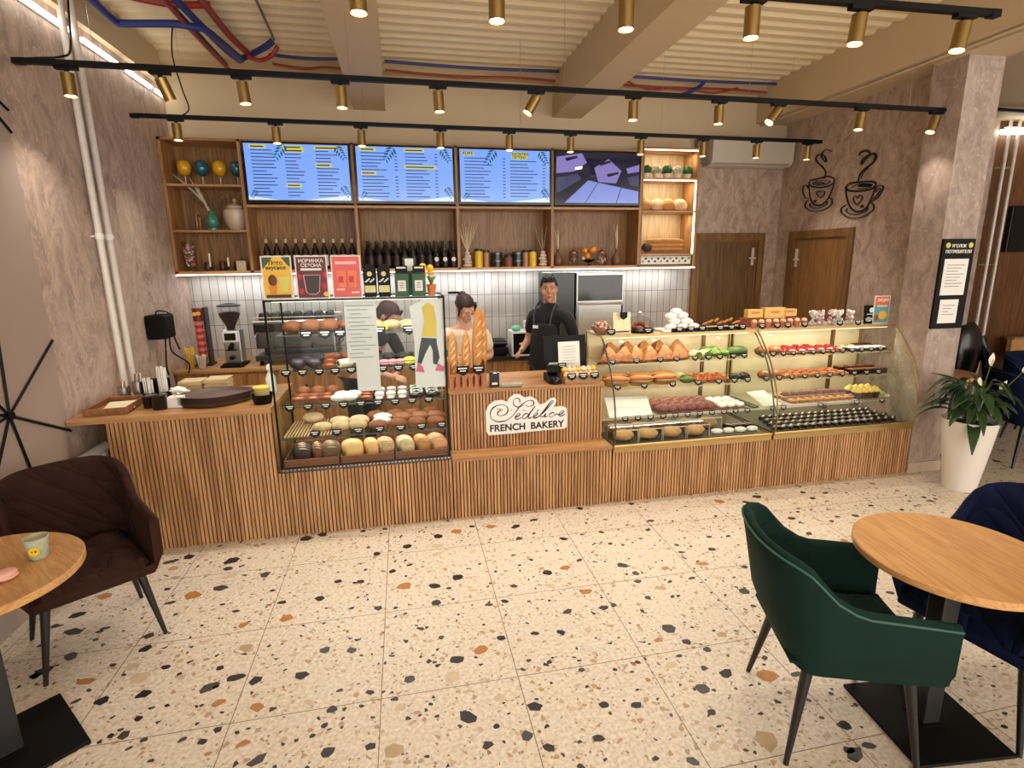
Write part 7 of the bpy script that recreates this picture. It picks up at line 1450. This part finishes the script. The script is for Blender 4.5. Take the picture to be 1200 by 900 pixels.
def face_parts(M, parent, browc, lipc, eyes_open=True):
    EW = mat('eye_white', (226, 220, 214), .3, vary=0); EI = mat('iris_dark', (40, 26, 20), .2, vary=0)
    for s in (-1, 1):
        if eyes_open:
            e = MB().ball((s * .030, -.0840, .010), (.0115, .005, .0048), 12, 8).xf(M).build('eye', EW, parent); MB().ball((s * .030 - .001, -.0885, .010), (.0055, .003, .0058), 10, 6).xf(M).build('iris', EI, e)
            MB().tube([(s * .017, -.0895, .015), (s * .030, -.0915, .0185), (s * .044, -.0865, .014)], [.0008, .0014, .0008], 5).xf(M).build('upper_lid', browc, e)
        else:
            MB().tube([(s * .018, -.089, .006), (s * .030, -.0915, .003), (s * .044, -.0865, .006)], [.001, .002, .001], 5).xf(M).build('eyelash', browc, parent)
        MB().tube([(s * .014, -.094, .030), (s * .030, -.0945, .036), (s * .050, -.083, .031)], [.0018, .0026, .001], 6).xf(M).build('eyebrow', browc, parent)
    MB().ball((0, -.0955, -.0595), (.021, .005, .0035), 10, 6).ball((0, -.0955, -.0655), (.018, .005, .0038), 10, 6).xf(M).build('lips', lipc, parent)
def hand_joints(J, E, wrist_i, d, up, side, curl=.5):
    """palm and five separate fingers appended to joints; d = direction of the hand, side = towards the thumb"""
    w = Vector(J[wrist_i][0]); d = Vector(d).normalized(); side = Vector(side).normalized(); n = d.cross(side).normalized()
    pc = w + d * .045; J.append((tuple(pc), (.034, .016))); pi = len(J) - 1; E.append((wrist_i, pi))
    mbs = []
    for k, (o, L) in enumerate(((.027, .070), (.009, .078), (-.009, .073), (-.026, .058))):
        b = w + d * .085 + side * o; q1 = b + d * L * .45 - n * L * curl * .2; q2 = q1 + (d * .6 - n * curl).normalized() * L * .3; q3 = q2 + (d * .3 - n * curl * 1.2).normalized() * L * .25
        mbs.append(MB().tube([w + d * .05 + side * o * .8, b, q1, q2, q3], [.010, .0095, .0088, .0080, .0065], 8))
    b = w + d * .03 + side * .025; mbs.append(MB().tube([b, b + side * .03 + d * .03, b + side * .035 + d * .055 - n * .01], [.013, .011, .008], 8))
    mbs.append(MB().ball(w + d * .055, (.040, .040, .040), 10, 8)) if False else None
    return mbs
def figure(label, loc, rz, height, head_tilt, arms, shirt, trouser, skin, hair, lean=0.0, apron=None, eyes=True, collar=False, head_turn=0.0, longhair=False, sleeve_to=.55, straps=None):
    """arms = ((elbow, wrist, hand dir, thumb side), ...) for left(-x) then right(+x), in body space facing -Y, scaled to 1.70"""
    t = thing('person', label, 'person', loc, world=False, rotz=rz); s = height / 1.70
    def L(x, y, z):    # lean the trunk forward about the hips
        if z > .95: dz = z - .95; return (x, y - math.sin(lean) * dz, .95 + math.cos(lean) * dz)
        return (x, y, z)
    J = [(L(0, .0, .95), (.145, .10)), (L(0, -.005, 1.10), (.125, .09)), (L(0, 0, 1.26), (.145, .10)), (L(0, .01, 1.38), (.115, .085)), (L(0, .015, 1.45), (.055, .052)), (L(0, .01, 1.52), (.052, .050))]
    E = [(0, 1), (1, 2), (2, 3), (3, 4), (4, 5)]; extra = []
    for sd, arm in zip((-1, 1), arms):
        sh = L(sd * .185, .01, 1.375); J.append((sh, .056)); si = len(J) - 1; E.append((3, si))
        J.append((arm[0], .040)); J.append((arm[1], (.028, .024))); E += [(si, si + 1), (si + 1, si + 2)]
        mid = tuple((Vector(sh) + Vector(arm[0])) / 2)
        extra += hand_joints(J, E, si + 2, arm[2], None, arm[3])
    for sd in (-1, 1):
        i = len(J); J += [((sd * .09, 0, .86), .085), ((sd * .10, -.015, .48), .055), ((sd * .105, .02, .10), .038), ((sd * .11, .0, .05), .042), ((sd * .12, -.14, .03), (.038, .024))]
        E += [(0, i), (i, i + 1), (i + 1, i + 2), (i + 2, i + 3), (i + 3, i + 4)]
    hp = Vector(L(0, -.005, 1.60)); hp += Vector((0, -math.sin(head_tilt) * .04, 0))
    HM = Matrix.Translation(hp) @ Euler((head_tilt, 0, head_turn), 'ZXY').to_matrix().to_4x4() @ Matrix.Scale(.98, 4)
    SC = Matrix.Scale(s, 4)
    J = [(tuple(Vector(j[0]) * s), tuple(a * s for a in j[1]) if isinstance(j[1], tuple) else j[1] * s) for j in J]
    extra = [e.xf(SC) for e in extra if e]
    HM = SC @ HM
    skin_body('body', J, E, 0, extra + [head_mb(HM)], .0065, skin, t)
    # shirt: same trunk, slightly larger
    def SJ(pts, rad): return (tuple(Vector(pts) * s), tuple(a * s for a in rad) if isinstance(rad, tuple) else rad * s)
    SJs = [SJ(L(0, 0, .93), (.158, .112)), SJ(L(0, -.005, 1.10), (.142, .104)), SJ(L(0, 0, 1.26), (.158, .112)), SJ(L(0, .01, 1.385), (.126, .094)), SJ(L(0, .014, 1.445), (.07, .064))]
    SE = [(0, 1), (1, 2), (2, 3), (3, 4)]
    if collar: SJs.append(SJ(L(0, .014, 1.495), (.064, .062))); SE.append((4, 5))
    for sd, arm in zip((-1, 1), arms):
        sh = L(sd * .185, .01, 1.375); i = len(SJs); SJs.append(SJ(sh, .070)); SE.append((3, i))
        e = Vector(sh).lerp(Vector(arm[0]), sleeve_to); SJs.append(SJ(tuple(e), .058)); SE.append((i, i + 1))
        if sleeve_to >= 1.0: pass
    skin_body('shirt', SJs, SE, 0, None, .010, shirt, t)
    TJ = [SJ((0, 0, .96), (.150, .106))]; TE = []
    for sd in (-1, 1):
        i = len(TJ); TJ += [SJ((sd * .09, 0, .86), .098), SJ((sd * .10, -.015, .48), .070), SJ((sd * .105, .02, .12), .056)]; TE += [(0, i), (i, i + 1), (i + 1, i + 2)]
    skin_body('trousers', TJ, TE, 0, None, .012, trouser, t)
    for sd in (-1, 1): MB().ball((sd * .115 * s, -.05 * s, .035), (.05, .14, .045), 14, 8).build('shoe', BLACK, t)
    # hair
    h = MB().ball((0, .018, .030), (.083, .100, .100), 26, 18)
    keep = [];  
    hm = MB(); 
    for f, mi in zip(h.f, h.m):
        c = sum((Vector(h.v[i]) for i in f), Vector()) / len(f)
        if c.z > (.062 if c.y < -.045 else (.035 if c.y < -.01 else (-.02 if c.y < .03 else -.055))): hm.f.append(f); hm.m.append(0)
    hm.v = h.v[:]
    rr2 = random.Random(2)
    for k in range(0):
        a = rr2.uniform(0, 6.28); b_ = rr2.uniform(.15, 1.15); p = Vector((math.cos(a) * math.sin(b_) * .083, .018 + math.sin(a) * math.sin(b_) * .100, .030 + math.cos(b_) * .100))
        if p.y < -.05 and p.z < .075: continue
        hm.ball(p * .985, (.024, .028, .020), 8, 6)
    for k in range(0 if longhair else 6): hm.tube([(-.05 + k * .02, -.060, .112), (-.052 + k * .021, -.084, .098), (-.05 + k * .02, -.090, .082)], [.010, .012, .006], 6)
    if longhair:
        hm.ball((0, .085, .075), (.040, .040, .045), 12, 9)
        for sx in (-1, 1): hm.tube([(sx * .06, -.055, .085), (sx * .083, -.035, .03), (sx * .080, -.03, -.04), (sx * .07, -.025, -.075)], [.014, .012, .009, .004], 6)
        hm.tube([(0, .09, .06), (0, .10, -.02), (0, .085, -.08)], [.05, .055, .03], 10)
    ho = hm.xf(HM).build('hair', hair, t)
    sd_ = ho.modifiers.new('solid', 'SOLIDIFY'); sd_.thickness = .006
    face_parts(HM, t, hair, mat('lips', (168, 92, 84), .5, vary=0), eyes)
    if apron:
        rows = []
        for k in range(9):
            z = .62 + k * .085; w = .17 if z < 1.1 else .17 - (z - 1.1) * .22; row_ = []
            for j in range(9):
                u = -1 + j / 4; x = u * w; y = -.122 - (.006 if z < 1 else 0) + .045 * u * u; row_.append(Vector(L(x, y, z)) * s)
            rows.append(row_)
        ap = MB().sheet(rows).build('apron', apron, t); sm = ap.modifiers.new('s', 'SOLIDIFY'); sm.thickness = .004
        sm = ap.modifiers.new('d', 'SUBSURF'); sm.levels = 1; sm.render_levels = 1
    if straps:
        for sd in (-1, 1): MB().tube(smooth_pts([Vector(L(sd * .085, -.118, 1.28)) * s, Vector(L(sd * .095, -.105, 1.38)) * s, Vector(L(sd * .095, -.02, 1.475)) * s, Vector(L(sd * .08, .09, 1.40)) * s]), .012, 6, flat=.35).build('apron_strap', straps, t)
    return t, HM
DARKCL = mat('black_cotton', (20, 20, 23), .85, sheen=.2, vary=.1)
man, HM1 = figure('man with short black hair in a black shirt and apron behind the cash desk', (1.27, 4.75, 0), -.85, 1.675, .05,
    (((-.27, .05, 1.12), (-.20, -.16, 1.04), (.25, -.95, -.1), (.6, .1, .6)), ((.265, .06, 1.10), (.22, -.18, .98), (-.2, -.95, -.2), (-.6, 0, .6))),
    DARKCL, DARKCL, SKIN, mat('black_hair', (24, 18, 16), .5, vary=.2, vscale=60), apron=mat('black_apron', (26, 26, 30), .8), straps=mat('denim_strap', (64, 70, 92), .7), head_turn=.62, collar=True, sleeve_to=.82)
MB().box(-.085, -.137, 1.235, -.03, -.131, 1.262).build('name_badge', PAPER, man, smooth=False)
wom, HM2 = figure('woman in a cream t-shirt with dark auburn hair bending her head over the baguettes', (.47, 4.56, 0), .12, 1.555, .62,
    (((-.26, -.0, 1.12), (-.14, -.16, 1.13), (.55, -.7, .1), (.3, .3, .8)), ((.26, -.0, 1.12), (.14, -.16, 1.13), (-.55, -.7, .1), (-.3, .3, .8))),
    mat('cream_tshirt', (226, 208, 186), .85, sheen=.2), DARKCL, SKIN2, mat('auburn_hair', (44, 20, 17), .45, vary=.3, vscale=60, bump=1.0, bscale=90), lean=.16, eyes=False, longhair=True, head_turn=.25, sleeve_to=.8)
third, HM3 = figure('person with chestnut hair in dark clothes stooping behind the square glass case', (-.42, 4.85, 0), .9, 1.60, .55,
    (((-.25, -.32, 1.05), (-.16, -.50, .98), (.3, -.9, -.2), (.5, .3, .6)), ((.25, -.32, 1.05), (.16, -.50, .98), (-.3, -.9, -.2), (-.5, .3, .6))),
    DARKCL, DARKCL, SKIN2, mat('chestnut_hair', (58, 28, 19), .45, vary=.3, vscale=60, bump=1.0, bscale=90), lean=.62, eyes=False, longhair=True, sleeve_to=.95)
# ================================================================ CHAIRS AND TABLES
LEGM = mat('chair_leg_black', (20, 18, 18), .35, vary=0)
def tub_chair(label, loc, rz, vel, velq, pipe_m, deep=False):
    """faces -Y; origin on the floor under the seat centre"""
    t = thing('velvet_tub_chair', label, 'chair', loc, world=False, rotz=rz)
    n = 33; outer, inner = [], []
    zt, zb_ = [], []
    path = []
    for i in range(n):
        u = -1 + 2 * i / (n - 1); a = u * PI / 2 * 1.0; au = abs(u)
        # U shape: straight arms then rounded back
        if au > .52:
            f = (au - .52) / .48; x = .265 + .010 * f; y = .10 - f * .36
        else:
            b = au / .52 * PI / 2; ex = .62; x = .265 * (math.sin(b) ** ex); y = .10 + .165 * (math.cos(b) ** ex)
        x *= (1 if u > 0 else -1); path.append((x, y, u))
    def top(u):
        au = abs(u)
        if au < .30: return .845 - .10 * (au / .30) ** 3 * .25
        if au < .62: f = (au - .30) / .32; f = f * f * (3 - 2 * f); return .82 * (1 - f) + .655 * f
        return .655 - .02 * (au - .62) / .38
    th = .042
    cols = []
    for i, (x, y, u) in enumerate(path):
        x0, y0 = path[max(i - 1, 0)][:2]; x1, y1 = path[min(i + 1, n - 1)][:2]; d = Vector((x1 - x0, y1 - y0, 0)).normalized(); nrm = Vector((d.y, -d.x, 0))  # outward?
        if nrm.dot(Vector((x, y, 0))) < 0: nrm = -nrm
        T = top(u); lean = .075 * max(0, 1 - abs(u) / .55) ** .6; out_ = .018
        def at_(z, off):
            f = (z - .40) / .44; k = lean * max(0, f) ** 1.1 + out_ * max(0, f) - (.05 * max(0, -f + .12) if True else 0)
            return (x + nrm.x * (k * .35 + off), y + nrm.y * (k * (1 if abs(u) < .6 else .3) + off), z)
        c = []
        for k in range(7): c.append(at_(.375 + (T - .015 - .375) * k / 6, 0 - (.035 * (1 - k / 2) if k < 2 else 0)))
        c.append(at_(T, -.010)); c.append(at_(T + .004, -th / 2)); c.append(at_(T, -th + .010))
        for k in range(6, -1, -1): c.append(at_(.375 + (T - .015 - .375) * k / 6, -th - (.0)))
        cols.append(c)
    m = MB(); N = len(cols[0]); hb = 8
    for c in cols: m.v += [tuple(p) for p in c]
    for i in range(n - 1):
        for k in range(N - 1):
            m.f.append([i * N + k, i * N + k + 1, (i + 1) * N + k + 1, (i + 1) * N + k]); m.m.append(1 if k >= 9 and 5 < i < n - 7 else 0)
        m.f.append([i * N + N - 1, i * N, (i + 1) * N, (i + 1) * N + N - 1]); m.m.append(0)
    m.f.append(list(range(N))[::-1]); m.m.append(0); m.f.append([(n - 1) * N + k for k in range(N)]); m.m.append(0)
    sh = m.build('backrest_shell', [vel, velq], t)
    pt = [c[8] for c in cols]; MB().tube([(p[0], p[1], p[2] + .002) for p in [c[6] for c in cols]], .0045, 6).build('piping', pipe_m, t)
    # seat base and cushion
    s = MB(); rows = []
    def seat(x, y, z): return (x, y, z)
    poly = [(-.232, -.285), (.232, -.285)] + [(p[0] * .84, p[1] * .86 - .01) for p in path[::-1] if p[1] > -.2]
    b = MB().prism(poly, .370, .415, 'z').build('seat_base', vel, t, bevel=.012)
    cu = MB(); G = 16; rws = []
    for i in range(G + 1):
        r_ = []
        for j in range(G + 1):
            u, v = -1 + 2 * i / G, -1 + 2 * j / G; q = 1 - max(abs(u), abs(v)) ** 6
            x = u * .222 * (1 - .06 * max(0, v)); y = v * .262 - .02
            puff = abs(math.cos(u * PI * 1.0 + v * PI * 1.0) * math.cos(u * PI * 1.0 - v * PI * 1.0)) ** .5
            r_.append((x * (.97 + .03 * q), y * (.97 + .03 * q), .415 + .035 * q ** .5 + .028 * puff * q))
        rws.append(r_)
    cu.sheet(rws); e = []
    cu.sheet([[(p[0], p[1], .405) for p in r_] for r_ in rws][::-1])
    edge = [rws[0][j] for j in range(G + 1)] + [rws[i][G] for i in range(1, G + 1)] + [rws[G][j] for j in range(G - 1, -1, -1)] + [rws[i][0] for i in range(G - 1, -1, -1)]
    cu.sheet([edge, [(p[0], p[1], .405) for p in edge]])
    cu.build('seat_cushion', velq, t)
    for sx, sy in ((-1, -1), (1, -1), (-1, 1), (1, 1)):
        MB().tube([(sx * .175, sy * .17 - .01, .38), (sx * .235, sy * .225, .0)], [.021, .0095], 12).build('leg', LEGM, t)
    MB().box(-.16, -.16, .362, .16, .15, .371).build('underframe', LEGM, t, smooth=False)
    return t
GV = velvet('green_velvet', (14, 40, 34)); GVQ = velvet('green_velvet_tufted', (12, 36, 30), .5, 6)
BV = velvet('brown_velvet', (50, 28, 18)); BVQ = velvet('brown_velvet_quilted', (46, 26, 17), .6, 7)
NV = velvet('navy_velvet', (8, 18, 50)); NVQ = velvet('navy_velvet_quilted', (8, 16, 46), .6, 7)
tub_chair('dark green velvet armchair pulled up to the right oak table', (1.575, 1.58, 0), PI / 2 - .32, GV, GVQ, mat('green_piping', (40, 84, 74), .6))
tub_chair('brown quilted velvet armchair by the left wall behind the small table', (-1.60, 2.78, 0), .62, BV, BVQ, mat('brown_piping', (80, 52, 38), .6))
tub_chair('navy quilted velvet armchair behind the right oak table', (2.33, 1.545, 0), -1.38, NV, NVQ, mat('navy_piping', (24, 36, 76), .6))
tub_chair('far navy velvet armchair beyond the white plant pot', (5.42, 3.66, 0), 1.2, NV, NVQ, mat('navy_piping', (24, 36, 76), .6))
tub_chair('second far navy velvet armchair near the picture edge', (6.2, 4.1, 0), .4, NV, NVQ, mat('navy_piping', (24, 36, 76), .6))
def bistro(label, loc, r, base_rot, h=.75, side=.40):
    t = thing('bistro_table', label, 'table', loc, world=False, rotz=base_rot)
    MB().lathe([(r - .004, h - .030), (r, h - .026), (r, h - .004), (r - .004, h)], 72).build('tabletop', [TABLE_OAK], t)
    MB().box(-side / 2, -side / 2, 0, side / 2, side / 2, .014).build('base_plate', BLACK, t, smooth=False, bevel=.003)
    MB().box(-.035, -.035, .014, .035, .035, h - .036).build('column', mat('column_black', (34, 32, 32), .4, vary=0), t, smooth=False, bevel=.004)
    MB().box(-.11, -.11, h - .036, .11, .11, h - .030).build('mounting_plate', BLACK, t, smooth=False); MB().box(-.05, -.05, .014, .05, .05, .020).build('foot_collar', BLACK, t, smooth=False)
    return t
bistro('round oak bistro table on a black square base at the right', (1.96, 1.485, 0), .325, -.10)
bistro('round oak bistro table on a black square base at the left', (-1.58, 2.10, 0), .335, .72)
bistro('far round oak table behind the white plant pot', (4.92, 4.14, 0), .30, .3)
# cup and macaron on the left table
t = thing('paper_cup', 'pale green paper coffee cup with yellow badge on the left table', 'cup', (-1.41, 2.20, .7505), world=False)
MB().lathe([(.027, 0), (.029, .003), (.038, .078), (.041, .080), (.041, .084), (.037, .084), (.036, .076), (.028, .008), (.0, .007)], 28, caps=True).build('cup_wall', mat('cup_green_pattern', (178, 186, 160), .5, vary=.14, vscale=60), t)
MB().lathe([(.0355, .070), (.03, .0705)], 20).build('coffee', mat('coffee_foam', (190, 160, 130), .5), t)
MB().lathe([(.017, -.002), (.017, .003)], 18).xf(Matrix.Translation((.008, -.0325, .038)) @ Euler((PI / 2 + .1, 0, .25)).to_matrix().to_4x4()).build('badge', mat('badge_bright', (236, 196, 40), .5), t)
for s_, x in (('eye', 0), ('eye', .012)): MB().ball((x + .002, -.0365, .040), (.0035, .0015, .0035), 8, 6).build('badge_print', INK, t)
t = thing('macaron', 'pale pink macaron lying on the left table', 'macaron', (-1.43, 2.055, .7505), world=False)
PM = mat('macaron_pink', (232, 178, 160), .55); MB().ball((0, 0, .012), (.034, .034, .012), 20, 10).build('lower_shell', PM, t); MB().lathe([(.029, .013), (.030, .018), (.029, .021)], 18).build('filling', CRM, t); MB().ball((0, 0, .023), (.034, .034, .012), 20, 10).build('upper_shell', PM, t)
# plant in the tall white pot
t = thing('potted_peace_lily', 'peace lily with white flowers in a tall ribbed white pot', 'potted plant', (4.29, 3.30, 0), world=False)
prof = []
for k in range(46): z = k * .0126; r = .105 + .075 * (z / .57) ** .9 + (.0035 if k % 2 else 0); prof.append((r, z))
prof += [(.184, .575), (.176, .575), (.168, .52)]
MB().lathe(prof, 40, caps=True).build('pot', mat('ribbed_white_pot', (224, 216, 206), .45, vary=.01), t)
MB().lathe([(.166, .535), (.08, .55), (.0, .552)], 24).build('soil', mat('soil', (40, 28, 20), .9, bump=1), t)
LEAF = mat('lily_leaf', (34, 62, 26), .35, vary=.15, vscale=14, coat=.15); rp = random.Random(12)
def leaf(a, L, w, lift, droop, z0=.55):
    d = Vector((math.cos(a), math.sin(a), 0)); s = Vector((-math.sin(a), math.cos(a), 0)); pts = []; n = 12
    st = MB().tube(smooth_pts([Vector((0, 0, z0)) + d * .03, Vector((0, 0, z0 + lift * .6)) + d * L * .22, Vector((0, 0, z0 + lift)) + d * L * .45], 3), .0035, 5).build('leaf_stalk', mat('stalk_green', (62, 96, 40), .5), t)
    rows = []
    for i in range(n + 1):
        f = i / n; c = Vector((0, 0, z0 + lift + .10 * L * math.sin(f * 1.8) - droop * f * f)) + d * L * (.45 + .75 * f); ww = w * math.sin(PI * min(1, f * .93 + .05)) ** .8 * (1 - .25 * f)
        rows.append([c - s * ww + Vector((0, 0, .25 * ww)), c - s * ww * .5 + Vector((0, 0, .05 * ww)), c - Vector((0, 0, .12 * ww)), c + s * ww * .5 + Vector((0, 0, .05 * ww)), c + s * ww + Vector((0, 0, .25 * ww))])
    o = MB().sheet(rows).build('leaf', LEAF, t); sl = o.modifiers.new('s', 'SOLIDIFY'); sl.thickness = .0015
for i in range(44): leaf(i * 2.39996 + rp.uniform(-.2, .2), rp.uniform(.15, .30), rp.uniform(.034, .050), rp.uniform(.08, .34), rp.uniform(.05, .20))
leaf(PI + .1, .30, .036, .30, .02); leaf(PI - .3, .28, .036, .34, -.02); leaf(PI + .35, .31, .040, .12, .12); leaf(PI + .8, .26, .045, .02, .22)
for (x, y, z, s, tilt) in ((.075, -.02, 1.02 - .02, 1.0, .1), (.235, .0, .80, .9, .7), (-.035, -.06, .86, .7, -.3), (.40, -.02, .93, .8, .6)):
    MB().tube(smooth_pts([(0, 0, .55), (x * .5, y, .55 + (z - .55) * .55), (x, y, z)], 4), .0035, 5).build('flower_stalk', mat('stalk_green', (62, 96, 40), .5), t)
    rows = []
    for i in range(9):
        f = i / 8; ww = .03 * s * math.sin(PI * min(1, f * .9 + .08)); c = Vector((x + math.sin(tilt) * f * .10 * s, y + .01 * math.sin(f * 3), z + math.cos(tilt) * f * .10 * s)); rows.append([c + Vector((-ww, -.3 * ww, 0)), c + Vector((-ww * .5, .1 * ww, 0)), c + Vector((0, .25 * ww, 0)), c + Vector((ww * .5, .1 * ww, 0)), c + Vector((ww, -.3 * ww, 0))])
    MB().sheet(rows).build('white_spathe', mat('spathe_white', (238, 232, 220), .5, vary=.02), t)
    MB().tube([(x, y - .008, z), (x + math.sin(tilt) * .05 * s, y - .012, z + math.cos(tilt) * .05 * s)], .005 * s, 8).build('spadix', mat('spadix_yellow', (214, 186, 110), .6), t)
# ================================================================ BEYOND THE COLUMN
for i, (x, lab) in enumerate(((7.43, 'left white vertical pipe on the dark wood wall beyond column'), (7.57, 'right white vertical pipe on the dark wood wall beyond column'))):
    o = MB().tube([(x, 5.85, 0), (x, 5.85, 3.45)], .019, 12).tube([(x, 5.85, 2.9), (x, 5.95, 2.9)], .01, 6).tube([(x, 5.85, 1.7), (x, 5.95, 1.7)], .01, 6).build('riser_pipe', mat('white_enamel', (214, 208, 198), .3)); tag(o, lab, 'pipe', 'pipes on the far wood wall')
o = MB().box(6.9, 5.90, 0, 7.33, 5.95, 3.68).build('wall_panel', PLASTER_L, smooth=False); tag(o, 'pale narrow wall strip between column and far white pipes', 'wall strip')
t = thing('wall_tv', 'black television on the dark wood wall at the right edge', 'television', (8.2, 5.9, 1.9)); MB().box(7.74, 5.88, 1.86, 8.75, 5.945, 2.44).build('bezel', BLACKG, t, smooth=False, bevel=.004); MB().box(7.76, 5.877, 1.88, 8.73, 5.8798, 2.42).build('display_panel', mat('tv_off', (8, 8, 10), .08, vary=0), t, smooth=False)
t = thing('led_tube', 'white light tube under the ceiling of the far right room', 'light tube', (8.2, 5.6, 3.34)); MB().tube([(7.30, 5.85, 3.30), (9.3, 5.8, 3.36)], .03, 8).build('diffuser', LED, t); MB().box(7.4, 5.86, 3.31, 9.2, 5.9, 3.37).build('bracket', WHITE, t, smooth=False)
t = thing('track_rail', 'black track rail over the far right room beyond the column', 'lighting track', (7.6, 5.2, 3.3)); MB().obox((7.6, 5.45, 3.42), (2.2, .035, .03), (0, .0, .05)).build('rail', BLACK, t, smooth=False); MB().tube([(7.0, 5.4, 3.43), (7.0, 5.4, 3.45)], .003, 4).tube([(8.2, 5.47, 3.43), (8.2, 5.47, 3.45)], .003, 4).build('suspension_wire', STEEL, t)
t = thing('black_cabinet', 'large black cabinet with pale ledge beyond the column', 'cabinet', (6.1, 5.1, 0))
MB().box(5.75, 5.1, .0, 6.35, 5.5, 1.02).build('body', BLACKG, t, smooth=False, bevel=.03); MB().box(5.74, 5.08, .80, 6.36, 5.1, .82).build('ledge', mat('pale_ledge', (150, 130, 110), .4), t, smooth=False)
t = thing('leather_coat', 'glossy black coat hung over a chair back beyond the column', 'coat', (5.75, 4.45, 0))
MB().ball((5.95, 4.75, .78), (.20, .09, .34), 18, 14, fn=lambda p: 1 + .05 * math.sin(p.x * 9 + p.z * 7)).tube([(5.78, 4.75, .95), (5.72, 4.7, .7), (5.74, 4.66, .5)], [.06, .05, .04], 10).tube([(6.1, 4.75, .95), (6.2, 4.7, .7), (6.2, 4.66, .45)], [.06, .05, .04], 10).tube([(5.9, 4.8, .5), (5.9, 4.8, 0)], .02, 6).tube([(6.05, 4.8, .5), (6.05, 4.8, 0)], .02, 6).build('coat_body', mat('black_leather', (14, 13, 16), .25), t)
t = thing('wooden_bench', 'long wooden bench with pale rail against the far wood wall', 'bench', (8.6, 5.5, 0))
MB().box(7.9, 5.3, .40, 10.2, 5.75, .45).build('seat', OAK_H, t, smooth=False); MB().box(7.9, 5.72, .45, 10.2, 5.78, .72).build('backrest', TABLE_OAK, t, smooth=False); MB().box(7.9, 5.70, .72, 10.2, 5.80, .75).build('top_rail', mat('pale_ledge', (150, 130, 110), .4), t, smooth=False)
for x in (7.95, 10.1): MB().box(x, 5.32, 0, x + .06, 5.38, .4).box(x, 5.66, 0, x + .06, 5.72, .4).build('leg', BLACK, t, smooth=False)
o = MB().box(6.7, 4.4, .42, 7.5, 4.9, .75).box(6.75, 4.45, 0, 6.8, 4.5, .42).box(7.4, 4.45, 0, 7.45, 4.5, .42).box(6.75, 4.8, 0, 6.8, 4.85, .42).box(7.4, 4.8, 0, 7.45, 4.85, .42).build('dark_side_table', BLACK, smooth=False); tag(o, 'low dark side table near the far bench', 'table')
# skirting behind the pot
o = struct(MB().box(4.505, 3.95, 0, 4.52, 5.95, .09).build('baseboard_right', mat('stone_skirting', (196, 176, 152), .4), smooth=False))
